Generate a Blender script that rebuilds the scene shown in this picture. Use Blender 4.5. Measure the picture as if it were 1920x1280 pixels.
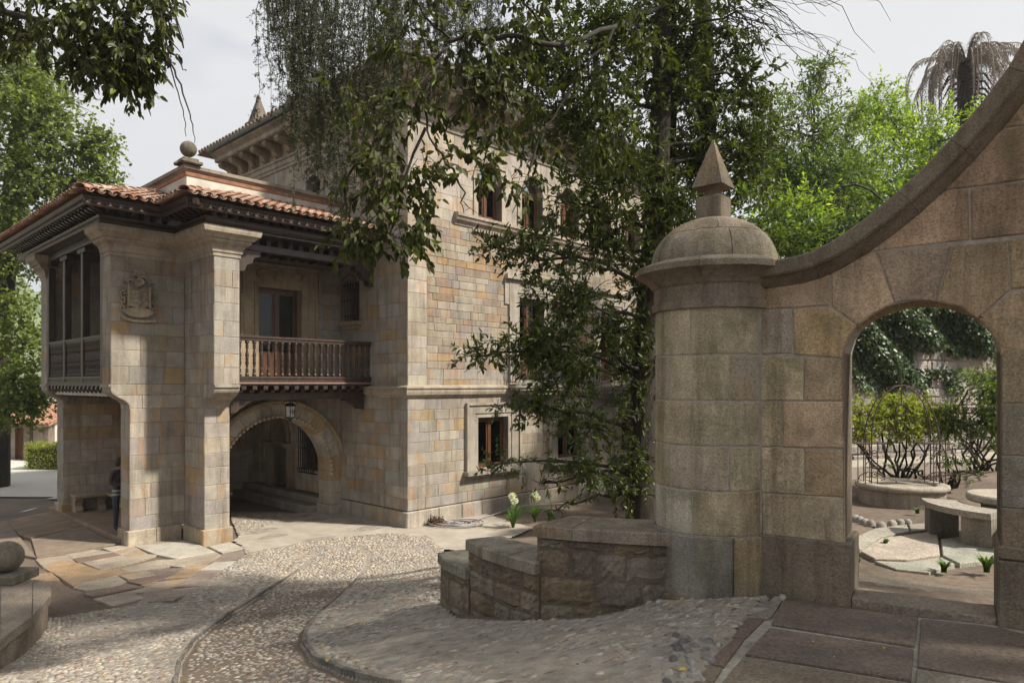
import bpy, math, random
import numpy as np
from mathutils import Vector, Matrix

SC = bpy.context.scene
COL = SC.collection
R = math.radians
for _o in list(bpy.data.objects):
    bpy.data.objects.remove(_o)

# ------------------------------------------------------------------ camera
F, HC, HOR = 1310.0, 3.6, 720.0           # focal length in photo pixels, eye height, horizon row
cam_d = bpy.data.cameras.new('camera')
cam = bpy.data.objects.new('camera', cam_d)
COL.objects.link(cam)
cam.location = (0, 0, HC)
cam.rotation_euler = (R(90), 0, 0)
cam_d.sensor_width = 36
cam_d.lens = F / 1920 * 36
cam_d.shift_y = (HOR - 640) / 1920
cam_d.clip_end = 4000
SC.camera = cam

# ------------------------------------------------------------------ light
SUN_AZ = math.atan2(-.25, .967)           # direction towards the sun in the ground plane
SUN_EL = R(46)
world = bpy.data.worlds.new('World')
SC.world = world
world.use_nodes = True
wn, wl = world.node_tree.nodes, world.node_tree.links
wn.clear()
w_out = wn.new('ShaderNodeOutputWorld')
w_bg = wn.new('ShaderNodeBackground')
w_bg.inputs['Strength'].default_value = .068
w_sky = wn.new('ShaderNodeTexSky')
w_sky.sky_type = 'NISHITA'
w_sky.sun_disc = False
w_sky.sun_elevation = SUN_EL
w_sky.sun_rotation = math.pi / 2 - SUN_AZ
w_sky.dust_density = 2.0
w_tc = wn.new('ShaderNodeTexCoord')
w_map = wn.new('ShaderNodeMapping')
w_map.inputs['Scale'].default_value = (1, 1, 2.4)
w_no = wn.new('ShaderNodeTexNoise')
w_no.inputs['Scale'].default_value = 1.6
w_no.inputs['Detail'].default_value = 7
w_no.inputs['Roughness'].default_value = .55
w_rp = wn.new('ShaderNodeValToRGB')
w_rp.color_ramp.elements[0].position = .36
w_rp.color_ramp.elements[0].color = (.35, .35, .35, 1)
w_rp.color_ramp.elements[1].position = .52
w_rp.color_ramp.elements[1].color = (1, 1, 1, 1)
w_cl = wn.new('ShaderNodeValToRGB')
w_cl.color_ramp.elements[0].position = .35
w_cl.color_ramp.elements[0].color = (6.05, 6.1, 6.25, 1)
w_cl.color_ramp.elements[1].position = .7
w_cl.color_ramp.elements[1].color = (5.75, 5.8, 5.88, 1)
w_mx = wn.new('ShaderNodeMix')
w_mx.data_type = 'RGBA'
wl.new(w_tc.outputs['Generated'], w_map.inputs['Vector'])
wl.new(w_map.outputs['Vector'], w_no.inputs['Vector'])
wl.new(w_no.outputs['Fac'], w_rp.inputs['Fac'])
wl.new(w_no.outputs['Fac'], w_cl.inputs['Fac'])
wl.new(w_rp.outputs['Color'], w_mx.inputs[0])
wl.new(w_sky.outputs['Color'], w_mx.inputs[6])
wl.new(w_cl.outputs['Color'], w_mx.inputs[7])
wl.new(w_mx.outputs[2], w_bg.inputs['Color'])
wl.new(w_bg.outputs['Background'], w_out.inputs['Surface'])

sun_d = bpy.data.lights.new('sun', 'SUN')
sun_d.energy = 4.1
sun_d.angle = R(3.0)
sun_d.color = (1.0, .93, .82)
sun = bpy.data.objects.new('sun', sun_d)
COL.objects.link(sun)
_sd = Vector((math.cos(SUN_AZ) * math.cos(SUN_EL), math.sin(SUN_AZ) * math.cos(SUN_EL), math.sin(SUN_EL)))
sun.rotation_euler = _sd.to_track_quat('Z', 'Y').to_euler()
sun.location = (20, -5, 30)

vs_ = SC.view_settings
vs_.view_transform = 'Standard'
vs_.look = 'None'
vs_.exposure = 1.0
vs_.gamma = 1
vs_.use_curve_mapping = False
SC.cycles.use_denoising = True
SC.cycles.max_bounces = 8
SC.cycles.diffuse_bounces = 6
SC.cycles.caustics_reflective = False
SC.cycles.caustics_refractive = False
SC.cycles.glossy_bounces = 2
SC.cycles.transmission_bounces = 4
SC.cycles.transparent_max_bounces = 8
SC.cycles.use_adaptive_sampling = True
SC.cycles.adaptive_threshold = .02

# ------------------------------------------------------------------ helpers
def tag(o, label=None, cat=None, group=None, kind=None):
    if label: o['label'] = label
    if cat: o['category'] = cat
    if group: o['group'] = group
    if kind: o['kind'] = kind
    return o

def empty(name, loc=(0, 0, 0), rz=0.0, label=None, cat=None, group=None, kind=None):
    o = bpy.data.objects.new(name, None)
    COL.objects.link(o)
    o.location = loc
    o.rotation_euler = (0, 0, rz)
    return tag(o, label, cat, group, kind)

def mk(name, V, Fc, mat, parent=None, smooth=False, tint=None, kind=None):
    me = bpy.data.meshes.new(name)
    me.from_pydata([tuple(v) for v in V], [], [tuple(f) for f in Fc])
    if tint is not None:
        a = me.attributes.new('tint', 'FLOAT_COLOR', 'POINT')
        t = np.asarray(tint, dtype=np.float32)
        if t.ndim == 1:
            t = np.tile(t, (len(V), 1))
        a.data.foreach_set('color', t.ravel())
    if mat is not None:
        me.materials.append(mat)
    if smooth:
        me.polygons.foreach_set('use_smooth', np.ones(len(me.polygons), dtype=bool))
    o = bpy.data.objects.new(name, me)
    COL.objects.link(o)
    if parent is not None:
        o.parent = parent
    if kind:
        o['kind'] = kind
    return o

def share(src, name, parent, loc=(0, 0, 0), rot=(0, 0, 0), scale=(1, 1, 1)):
    o = bpy.data.objects.new(name, src.data)
    COL.objects.link(o)
    o.parent = parent
    o.location, o.rotation_euler, o.scale = loc, rot, scale
    return o

def np_mesh(name, V, faces_quads=None, faces_tris=None, mat=None, parent=None, kind=None, smooth=False, tint=None):
    """large meshes from numpy arrays"""
    me = bpy.data.meshes.new(name)
    nq = 0 if faces_quads is None else len(faces_quads)
    nt = 0 if faces_tris is None else len(faces_tris)
    me.vertices.add(len(V))
    me.vertices.foreach_set('co', np.asarray(V, np.float32).ravel())
    loops = []
    if nq: loops.append(np.asarray(faces_quads, np.int32).ravel())
    if nt: loops.append(np.asarray(faces_tris, np.int32).ravel())
    lv = np.concatenate(loops)
    me.loops.add(len(lv))
    me.loops.foreach_set('vertex_index', lv)
    me.polygons.add(nq + nt)
    st = np.concatenate([np.arange(nq) * 4, nq * 4 + np.arange(nt) * 3]).astype(np.int32)
    me.polygons.foreach_set('loop_start', st)
    if smooth:
        me.polygons.foreach_set('use_smooth', np.ones(nq + nt, dtype=bool))
    me.update(calc_edges=True)
    if tint is not None:
        a = me.attributes.new('tint', 'FLOAT_COLOR', 'POINT')
        a.data.foreach_set('color', np.asarray(tint, np.float32).ravel())
    if mat is not None:
        me.materials.append(mat)
    o = bpy.data.objects.new(name, me)
    COL.objects.link(o)
    if parent is not None:
        o.parent = parent
    if kind:
        o['kind'] = kind
    return o

class MB:
    """collects shapes, then links them as one mesh object"""
    def __init__(s, tint=(.4, .35, .28, .5)):
        s.v, s.f, s.c, s.t = [], [], [], tint
    def add(s, vs, fs, tint=None):
        b = len(s.v)
        s.v.extend([tuple(p) for p in vs])
        s.f.extend([tuple(i + b for i in f) for f in fs])
        s.c.extend([tint or s.t] * len(vs))
        return s
    def box(s, x0, x1, y0, y1, z0, z1, ch=0.0, tint=None):
        if ch <= 0:
            vs = [(x, y, z) for z in (z0, z1) for y in (y0, y1) for x in (x0, x1)]
            fs = [(0, 2, 3, 1), (4, 5, 7, 6), (0, 1, 5, 4), (2, 6, 7, 3), (0, 4, 6, 2), (1, 3, 7, 5)]
            return s.add(vs, fs, tint)
        c = min(ch, (x1 - x0) * .45, (y1 - y0) * .45, (z1 - z0) * .45)
        xs, ys, zs = (x0, x1), (y0, y1), (z0, z1)
        vs = []; idx = {}
        for i in (0, 1):
            for j in (0, 1):
                for k in (0, 1):
                    sx, sy, sz = (1 if i == 0 else -1) * c, (1 if j == 0 else -1) * c, (1 if k == 0 else -1) * c
                    idx[i, j, k, 0] = len(vs); vs.append((xs[i], ys[j] + sy, zs[k] + sz))
                    idx[i, j, k, 1] = len(vs); vs.append((xs[i] + sx, ys[j], zs[k] + sz))
                    idx[i, j, k, 2] = len(vs); vs.append((xs[i] + sx, ys[j] + sy, zs[k]))
        g = lambda i, j, k, a: idx[i, j, k, a]
        fs = []
        for i in (0, 1): fs.append((g(i,0,0,0), g(i,1,0,0), g(i,1,1,0), g(i,0,1,0)))
        for j in (0, 1): fs.append((g(0,j,0,1), g(1,j,0,1), g(1,j,1,1), g(0,j,1,1)))
        for k in (0, 1): fs.append((g(0,0,k,2), g(1,0,k,2), g(1,1,k,2), g(0,1,k,2)))
        for j in (0, 1):
            for k in (0, 1): fs.append((g(0,j,k,1), g(1,j,k,1), g(1,j,k,2), g(0,j,k,2)))
        for i in (0, 1):
            for k in (0, 1): fs.append((g(i,0,k,0), g(i,1,k,0), g(i,1,k,2), g(i,0,k,2)))
        for i in (0, 1):
            for j in (0, 1): fs.append((g(i,j,0,0), g(i,j,1,0), g(i,j,1,1), g(i,j,0,1)))
        for i in (0, 1):
            for j in (0, 1):
                for k in (0, 1): fs.append((g(i,j,k,0), g(i,j,k,1), g(i,j,k,2)))
        return s.add(vs, fs, tint)
    def prism(s, poly, vec, tint=None):
        n = len(poly)
        vec = Vector(vec)
        vs = [Vector(p) for p in poly] + [Vector(p) + vec for p in poly]
        fs = [tuple(range(n)), tuple(range(2 * n - 1, n - 1, -1))]
        fs += [(i, (i + 1) % n, n + (i + 1) % n, n + i) for i in range(n)]
        return s.add(vs, fs, tint)
    def tube(s, path, rad, n=6, tint=None, cap=True):
        pts = [Vector(p) for p in path]
        m = len(pts)
        if not hasattr(rad, '__len__'): rad = [rad] * m
        vs, fs = [], []
        up = Vector((0, 0, 1))
        prev = None
        for i, p in enumerate(pts):
            d = (pts[min(i + 1, m - 1)] - pts[max(i - 1, 0)])
            d = d.normalized() if d.length > 1e-9 else Vector((0, 0, 1))
            if prev is None:
                a = d.cross(up)
                if a.length < 1e-3: a = d.cross(Vector((1, 0, 0)))
            else:
                a = prev - d * prev.dot(d)
                if a.length < 1e-4: a = d.cross(up)
            a.normalize(); prev = a
            b = d.cross(a)
            for k in range(n):
                t = 2 * math.pi * k / n
                vs.append(p + (a * math.cos(t) + b * math.sin(t)) * rad[i])
        for i in range(m - 1):
            for k in range(n):
                k2 = (k + 1) % n
                fs.append((i * n + k, i * n + k2, (i + 1) * n + k2, (i + 1) * n + k))
        if cap:
            fs.append(tuple(range(n - 1, -1, -1)))
            fs.append(tuple((m - 1) * n + k for k in range(n)))
        return s.add(vs, fs, tint)
    def lathe(s, prof, c=(0, 0, 0), n=16, tint=None, a0=0.0, a1=2 * math.pi, sx=1, sy=1):
        full = abs(a1 - a0 - 2 * math.pi) < 1e-6
        m = n if full else n + 1
        vs, fs = [], []
        for (r, z) in prof:
            for k in range(m):
                t = a0 + (a1 - a0) * k / n
                vs.append((c[0] + r * math.cos(t) * sx, c[1] + r * math.sin(t) * sy, c[2] + z))
        for i in range(len(prof) - 1):
            for k in range(n):
                k2 = (k + 1) % m
                fs.append((i * m + k, i * m + k2, (i + 1) * m + k2, (i + 1) * m + k))
        if prof[0][0] > 1e-6: fs.append(tuple(range(m - 1, -1, -1)))
        if prof[-1][0] > 1e-6: fs.append(tuple((len(prof) - 1) * m + k for k in range(m)))
        return s.add(vs, fs, tint)
    def sweep(s, path, prof, tint=None, cap=True, smooth=None):
        """profile (out, z) carried along an open plan path; out is to the right of travel, corners mitred"""
        P = [Vector((p[0], p[1])) for p in path]
        m = len(P)
        offs = []
        for i in range(m):
            def nr(a, b):
                d = (b - a).normalized(); return Vector((d.y, -d.x))
            if i == 0: n_ = nr(P[0], P[1])
            elif i == m - 1: n_ = nr(P[-2], P[-1])
            else:
                n1, n2 = nr(P[i - 1], P[i]), nr(P[i], P[i + 1])
                n_ = n1 + n2
                n_ = n_ / max(n_.dot(n1), .2)
            offs.append(n_)
        k = len(prof)
        vs = [(P[i].x + offs[i].x * o, P[i].y + offs[i].y * o, z) for i in range(m) for (o, z) in prof]
        fs = []
        for i in range(m - 1):
            for j in range(k - 1):
                fs.append((i * k + j, i * k + j + 1, (i + 1) * k + j + 1, (i + 1) * k + j))
        if cap:
            fs.append(tuple(range(k)))
            fs.append(tuple((m - 1) * k + j for j in range(k - 1, -1, -1)))
        return s.add(vs, fs, tint)
    def build(s, name, mat, parent=None, smooth=False, kind=None):
        return mk(name, s.v, s.f, mat, parent, smooth, s.c, kind)

# ------------------------------------------------------------------ materials
def new_mat(name):
    m = bpy.data.materials.new(name)
    m.use_nodes = True
    n, l = m.node_tree.nodes, m.node_tree.links
    b = n['Principled BSDF']
    return m, n, l, b

def node(n, t, **kw):
    x = n.new(t)
    for k, v in kw.items():
        if k in x.inputs: x.inputs[k].default_value = v
        else: setattr(x, k, v)
    return x

def mixc(n, l, fac, a, b, mode='MIX'):
    x = n.new('ShaderNodeMix'); x.data_type = 'RGBA'; x.blend_type = mode
    for sock, val in ((x.inputs[0], fac), (x.inputs[6], a), (x.inputs[7], b)):
        if hasattr(val, 'is_linked') or hasattr(val, 'links'): l.new(val, sock)
        elif isinstance(val, (int, float)): sock.default_value = val
        else: sock.default_value = (*val, 1) if len(val) == 3 else val
    return x.outputs[2]

def ramp(n, l, src, p0, p1, c0=(0, 0, 0), c1=(1, 1, 1)):
    x = n.new('ShaderNodeValToRGB')
    x.color_ramp.elements[0].position = p0; x.color_ramp.elements[1].position = p1
    x.color_ramp.elements[0].color = (*c0, 1); x.color_ramp.elements[1].color = (*c1, 1)
    l.new(src, x.inputs['Fac'])
    return x.outputs['Color']

def noise(n, l, vec, scale, detail=4, rough=.55, dist=0):
    x = node(n, 'ShaderNodeTexNoise', Scale=scale, Detail=detail, Roughness=rough, Distortion=dist)
    l.new(vec, x.inputs['Vector'])
    return x.outputs['Fac']

def bump(n, l, b, h, strength=.4, dist=.01, prev=None):
    x = node(n, 'ShaderNodeBump', Strength=strength, Distance=dist)
    l.new(h, x.inputs['Height'])
    if prev: l.new(prev, x.inputs['Normal'])
    l.new(x.outputs['Normal'], b.inputs['Normal'])
    return x.outputs['Normal']

def stone_mat(name, grime=.35, grime_c=(.07, .06, .05), vein=.5, fine=60, bstr=.35, bdist=.006, moss=0.0, rough=.9, blot=2.2, vein_c=(.42, .22, .07), pit=0.0, speck=.55, streak=.7):
    """colour of each stone comes from its 'tint' attribute; alpha shifts the grain so neighbours differ"""
    m, n, l, b = new_mat(name)
    at = node(n, 'ShaderNodeAttribute', attribute_name='tint')
    tc = n.new('ShaderNodeTexCoord')
    sh = node(n, 'ShaderNodeVectorMath', operation='MULTIPLY_ADD')
    cmb = n.new('ShaderNodeCombineXYZ')
    for i in range(3): l.new(at.outputs['Alpha'], cmb.inputs[i])
    l.new(cmb.outputs[0], sh.inputs[0]); sh.inputs[1].default_value = (37, 53, 71)
    l.new(tc.outputs['Object'], sh.inputs[2])
    v = sh.outputs[0]
    base = at.outputs['Color']
    n1 = noise(n, l, v, blot, 5, .6)
    c = mixc(n, l, 1.0, base, ramp(n, l, n1, .25, .75, (.72, .72, .74), (1.18, 1.16, 1.12)), 'MULTIPLY')
    if vein > 0:
        w = node(n, 'ShaderNodeTexWave', Scale=.55, Distortion=11.0, Detail=4.0)
        w.inputs['Detail Scale'].default_value = 1.2
        l.new(v, w.inputs['Vector'])
        wv = ramp(n, l, w.outputs['Fac'], .55, 1.0)
        sel = node(n, 'ShaderNodeMath', operation='GREATER_THAN'); sel.inputs[1].default_value = 1 - vein
        l.new(at.outputs['Alpha'], sel.inputs[0])
        fm = node(n, 'ShaderNodeMath', operation='MULTIPLY')
        l.new(wv, fm.inputs[0]); l.new(sel.outputs[0], fm.inputs[1])
        fm2 = node(n, 'ShaderNodeMath', operation='MULTIPLY'); fm2.inputs[1].default_value = .38
        l.new(fm.outputs[0], fm2.inputs[0])
        c = mixc(n, l, fm2.outputs[0], c, vein_c)
    # weathering, continuous over the wall
    g = noise(n, l, tc.outputs['Object'], .9, 7, .68, .4)
    gm = node(n, 'ShaderNodeMath', operation='MULTIPLY'); gm.inputs[1].default_value = grime
    l.new(ramp(n, l, g, .48, .72), gm.inputs[0])
    c = mixc(n, l, gm.outputs[0], c, grime_c)
    if streak > 0:
        mp = n.new('ShaderNodeMapping'); mp.inputs['Scale'].default_value = (3.2, 3.2, .32)
        l.new(tc.outputs['Object'], mp.inputs['Vector'])
        st = noise(n, l, mp.outputs['Vector'], 1.6, 6, .7, .3)
        sm = node(n, 'ShaderNodeMath', operation='MULTIPLY'); sm.inputs[1].default_value = streak
        l.new(ramp(n, l, st, .47, .70), sm.inputs[0])
        c = mixc(n, l, sm.outputs[0], c, mixc(n, l, 1.0, c, (.45, .42, .38), 'MULTIPLY'))
    sp = noise(n, l, v, fine, 3, .7)
    c = mixc(n, l, speck, c, mixc(n, l, 1.0, c, ramp(n, l, sp, .32, .68, (.5, .5, .5), (1.42, 1.40, 1.36)), 'MULTIPLY'))
    if moss > 0:
        mo = noise(n, l, tc.outputs['Object'], 2.7, 6, .7, .5)
        mm = node(n, 'ShaderNodeMath', operation='MULTIPLY'); mm.inputs[1].default_value = moss
        l.new(ramp(n, l, mo, .5, .66), mm.inputs[0])
        c = mixc(n, l, mm.outputs[0], c, (.12, .115, .06))
    l.new(c, b.inputs['Base Color'])
    b.inputs['Roughness'].default_value = rough
    b.inputs['Specular IOR Level'].default_value = .25
    h1 = noise(n, l, v, fine, 4, .65)
    nb = bump(n, l, b, h1, bstr, bdist)
    h2 = noise(n, l, v, fine * .18, 4, .6)
    nb = bump(n, l, b, h2, bstr * .8, bdist * 2.5, nb)
    if pit > 0:
        vo = node(n, 'ShaderNodeTexVoronoi', Scale=fine * .9); l.new(v, vo.inputs['Vector'])
        bump(n, l, b, ramp(n, l, vo.outputs['Distance'], .05, .35), pit, bdist * 1.3, nb)
    return m

def plain_mat(name, c0, c1, scale=8, rough=.8, bstr=.2, bdist=.004, metal=0, spec=.3, detail=5, stretch=None):
    m, n, l, b = new_mat(name)
    tc = n.new('ShaderNodeTexCoord')
    v = tc.outputs['Object']
    if stretch:
        mp = n.new('ShaderNodeMapping'); mp.inputs['Scale'].default_value = stretch
        l.new(v, mp.inputs['Vector']); v = mp.outputs['Vector']
    f = noise(n, l, v, scale, detail, .62)
    c = ramp(n, l, f, .3, .7, c0, c1)
    l.new(c, b.inputs['Base Color'])
    b.inputs['Roughness'].default_value = rough
    b.inputs['Metallic'].default_value = metal
    b.inputs['Specular IOR Level'].default_value = spec
    if bstr > 0:
        bump(n, l, b, noise(n, l, v, scale * 4, 4, .6), bstr, bdist)
    return m

def leaf_mat(name, c0, c1, c2=None, rough=.45, trans=.35, spec=.35):
    m, n, l, b = new_mat(name)
    g = n.new('ShaderNodeNewGeometry')
    x = n.new('ShaderNodeValToRGB')
    x.color_ramp.elements[0].color = (*c0, 1); x.color_ramp.elements[1].color = (*c1, 1)
    if c2:
        e = x.color_ramp.elements.new(.93); e.color = (*c1, 1)
        x.color_ramp.elements[-1].color = (*c2, 1); x.color_ramp.elements[-1].position = 1.0
    l.new(g.outputs['Random Per Island'], x.inputs['Fac'])
    l.new(x.outputs['Color'], b.inputs['Base Color'])
    b.inputs['Roughness'].default_value = rough
    b.inputs['Specular IOR Level'].default_value = spec
    t = n.new('ShaderNodeBsdfTranslucent')
    tcol = mixc(n, l, 1.0, x.outputs['Color'], (1.5, 1.7, .5), 'MULTIPLY')
    l.new(tcol, t.inputs['Color'])
    mx = n.new('ShaderNodeMixShader'); mx.inputs[0].default_value = trans
    out = n['Material Output']
    l.new(b.outputs[0], mx.inputs[1]); l.new(t.outputs[0], mx.inputs[2])
    l.new(mx.outputs[0], out.inputs['Surface'])
    return m

def glass_mat(name, tintc=(.85, .9, .9)):
    m, n, l, b = new_mat(name)
    n.remove(b)
    gl = n.new('ShaderNodeBsdfGlossy'); gl.inputs['Roughness'].default_value = .03; gl.inputs['Color'].default_value = (.45, .47, .48, 1)
    tr = n.new('ShaderNodeBsdfTransparent'); tr.inputs['Color'].default_value = (*tintc, 1)
    fr = n.new('ShaderNodeFresnel'); fr.inputs['IOR'].default_value = 1.5
    mx = n.new('ShaderNodeMixShader')
    l.new(fr.outputs[0], mx.inputs[0]); l.new(tr.outputs[0], mx.inputs[1]); l.new(gl.outputs[0], mx.inputs[2])
    l.new(mx.outputs[0], n['Material Output'].inputs['Surface'])
    return m

M_SAND = stone_mat('sandstone', grime=.34, vein=.30)
M_TRIM = stone_mat('dressed_sandstone', grime=.45, vein=.12, fine=45, bstr=.25)
M_GATE = stone_mat('bush_hammered_stone', grime=.62, grime_c=(.075, .062, .045), vein=.22, fine=70, bstr=.85, bdist=.009, moss=.5, pit=.6, vein_c=(.30, .20, .09), blot=2.6, speck=.72, streak=.9)
M_RUBBLE = stone_mat('rubble_stone', grime=.5, grime_c=(.04, .033, .028), vein=0, fine=38, bstr=.9, bdist=.012, moss=.3, blot=5, vein_c=(.2, .1, .04))
M_FLAG = stone_mat('flagstone', grime=.45, grime_c=(.07, .055, .04), vein=.08, fine=48, bstr=.8, bdist=.010, speck=.8, streak=0, blot=3, rough=.8)
M_PEB = stone_mat('river_pebble', grime=.2, vein=0, fine=40, bstr=.2, bdist=.003, blot=9, rough=.75, streak=0)
M_MORTAR = plain_mat('lime_mortar', (.20, .17, .13), (.31, .27, .21), 9, .95, .5, .006)
M_MORTAR_L = plain_mat('pale_mortar', (.20, .18, .15), (.36, .33, .28), 14, .95, .6, .006)
M_WOOD = plain_mat('dark_timber', (.024, .015, .011), (.070, .043, .030), 14, .42, .35, .004, spec=.45, stretch=(1, 1, .25))
M_DOOR = plain_mat('varnished_timber', (.055, .022, .010), (.13, .055, .022), 12, .38, .25, .003, spec=.5, stretch=(1, 1, .2))
M_TILE = stone_mat('terracotta', grime=.45, grime_c=(.10, .075, .055), vein=0, fine=35, bstr=.4, bdist=.004, blot=6)
M_IRON = plain_mat('wrought_iron', (.012, .011, .012), (.05, .04, .038), 30, .5, .3, .002, metal=.5, spec=.4)
M_RUSTY = plain_mat('weathered_iron', (.05, .035, .035), (.11, .07, .06), 40, .7, .3, .002, metal=.3)
M_GLASS = glass_mat('window_glass', (.55, .6, .6))
M_DARK = plain_mat('room_shade_fill', (.05, .04, .035), (.09, .075, .06), 3, .95, 0)  # dark colour stands in for the dimness of rooms behind the panes
M_ZINC = plain_mat('zinc_gutter', (.09, .10, .09), (.18, .19, .17), 12, .55, .2, .002, metal=.4)
M_PLASTER = plain_mat('cream_render', (.42, .38, .31), (.60, .56, .48), 3, .9, .3, .004)
M_WHITE = plain_mat('white_render', (.62, .60, .55), (.78, .76, .71), 3, .9, .2, .004)
M_BARK = plain_mat('bark', (.022, .018, .013), (.07, .057, .043), 9, .95, .9, .03, stretch=(3, 3, .5))
M_TWIG = plain_mat('twig_bark', (.022, .019, .013), (.055, .046, .034), 20, .9, .3, .004)

# ------------------------------------------------------------------ picture <-> place
def px(X, Y, Z):
    return 960 + F * X / Y, HOR - F * (Z - HC) / Y

def gh(X, Y):
    """height of the ground: a flat court, a cobbled ramp, the terrace at 2 m and the sunk garden behind the gate"""
    return float(gh_np(np.float64(X), np.float64(Y)))

def _sst(x, a, b):
    t = np.clip((x - a) / (b - a), 0, 1)
    return t * t * (3 - 2 * t)

def gh_np(X, Y):
    q = -.75 * X + .66 * Y
    z = .235 * (10.67 - q)
    z = np.logaddexp(0, z / .07) * .07
    z = 2.0 - np.logaddexp(0, (2.0 - z) / .05) * .05
    wx = (X - 2.49) * .845 - (Y - 5.14) * .535
    wy = (X - 2.49) * .535 + (Y - 5.14) * .845
    g = _sst(wy, .75, 1.5) * _sst(wx, -2.2, -.9)
    return z + (1.62 - z) * g

def on_ground(u, v, lift=0.0):
    dx, dz = (u - 960) / F, (HOR - v) / F
    lo, hi = 1.0, 200.0
    for _ in range(60):
        m = (lo + hi) / 2
        if HC + dz * m > gh(dx * m, m) + lift: lo = m
        else: hi = m
    return (dx * lo, lo, HC + dz * lo)

def at_y(u, v, Y):
    return ((u - 960) / F * Y, Y, HC - (v - HOR) / F * Y)

def on_level(u, v, z):
    Y = F * (HC - z) / (v - HOR)
    return ((u - 960) / F * Y, Y, z)

def in_poly(x, y, poly):
    x = np.asarray(x); y = np.asarray(y)
    r = np.zeros(x.shape, bool)
    n = len(poly)
    j = n - 1
    for i in range(n):
        xi, yi = poly[i][:2]; xj, yj = poly[j][:2]
        c = ((yi > y) != (yj > y)) & (x < (xj - xi) * (y - yi) / (yj - yi + 1e-12) + xi)
        r ^= c
        j = i
    return r

# ------------------------------------------------------------------ masonry
def inset_poly(poly, d):
    n = len(poly)
    A = sum(poly[i][0] * poly[(i + 1) % n][1] - poly[(i + 1) % n][0] * poly[i][1] for i in range(n))
    sg = 1 if A > 0 else -1
    out = []
    for i in range(n):
        p0, p1, p2 = Vector(poly[i - 1]), Vector(poly[i]), Vector(poly[(i + 1) % n])
        a, b = (p1 - p0), (p2 - p1)
        if a.length < 1e-6 or b.length < 1e-6:
            out.append(tuple(p1)); continue
        a.normalize(); b.normalize()
        n1 = Vector((-a.y, a.x)) * sg; n2 = Vector((-b.y, b.x)) * sg
        m = n1 + n2
        m = m / max(m.dot(n1), .45)
        out.append(tuple(p1 + m * d))
    return out

def clean_poly(poly, eps=1e-4):
    o = []
    for p in poly:
        if not o or (abs(p[0] - o[-1][0]) + abs(p[1] - o[-1][1])) > eps: o.append(p)
    if len(o) > 1 and (abs(o[0][0] - o[-1][0]) + abs(o[0][1] - o[-1][1])) <= eps: o.pop()
    return o

def stone_geo(P, poly, front, cham, back=-.03, joint=.004):
    poly = clean_poly(poly)
    o = inset_poly(poly, joint)
    i = inset_poly(o, cham)
    n = len(o)
    vs = [P(u, v, front) for u, v in i] + [P(u, v, front - cham * .8) for u, v in o] + [P(u, v, back) for u, v in o]
    fs = [tuple(range(n))]
    for k in range(n):
        k2 = (k + 1) % n
        fs.append((k, n + k, n + k2, k2))
        fs.append((n + k, 2 * n + k, 2 * n + k2, n + k2))
    return vs, fs

def hole_rect(ua, ub, va, vb):
    def f(v): return (ua, ub) if va < v < vb else None
    f.rng = (va, vb); f.mid = (ua + ub) / 2; f.curve = False
    return f
def hole_arch(uc, vc, r, vb):
    def f(v):
        if v <= vb or v >= vc + r: return None
        h = r if v <= vc else math.sqrt(max(r * r - (v - vc) ** 2, 0))
        return (uc - h, uc + h)
    f.rng = (vb, vc + r); f.mid = uc; f.curve = True; f.spring = vc
    return f
def hole_gothic(uc, vc, w, vb):
    def f(v):
        if v <= vb or v >= vc + w * .866: return None
        h = w / 2 if v <= vc else max(math.sqrt(max(w * w - (v - vc) ** 2, 0)) - w / 2, 0)
        return (uc - h, uc + h)
    f.rng = (vb, vc + w * .866); f.mid = uc; f.curve = True; f.spring = vc
    return f

class Masonry:
    """gathers the stones of one thing; the largest in the picture become parts, the others one mass"""
    def __init__(s, root, to_world):
        s.root, s.tw, s.items = root, to_world, []
    def add(s, vs, fs, tint, mat, parent):
        w = [s.tw(v) for v in (vs[0], vs[1], vs[2], vs[3 if len(vs) > 3 else 2])]
        if len(vs) > 8:
            n4 = len(vs) // 3
            w = [s.tw(vs[int(k * n4 / 4)]) for k in range(4)]
        q = [px(*p) for p in w if p[1] > .3]
        area = 0
        if len(q) >= 3:
            area = abs(sum(q[i][0] * q[(i + 1) % len(q)][1] - q[(i + 1) % len(q)][0] * q[i][1] for i in range(len(q)))) / 2
            cx = sum(p[0] for p in q) / len(q); cy = sum(p[1] for p in q) / len(q)
            if not (-20 < cx < 1940 and -20 < cy < 1300): area *= .001
        s.items.append((area, vs, fs, tint, mat, parent))
    def emit(s, limit=300, name='stone', rest='masonry'):
        s.items.sort(key=lambda a: -a[0])
        for (a, vs, fs, tint, mat, parent) in s.items[:limit]:
            mk(name, vs, fs, mat, parent, False, tint)
        bym = {}
        for (a, vs, fs, tint, mat, parent) in s.items[limit:]:
            bym.setdefault(mat.name, (mat, MB()))[1].add(vs, fs, tint)
        for k, (mat, mb) in bym.items():
            mb.build(rest, mat, s.root, kind='stuff')

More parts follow.
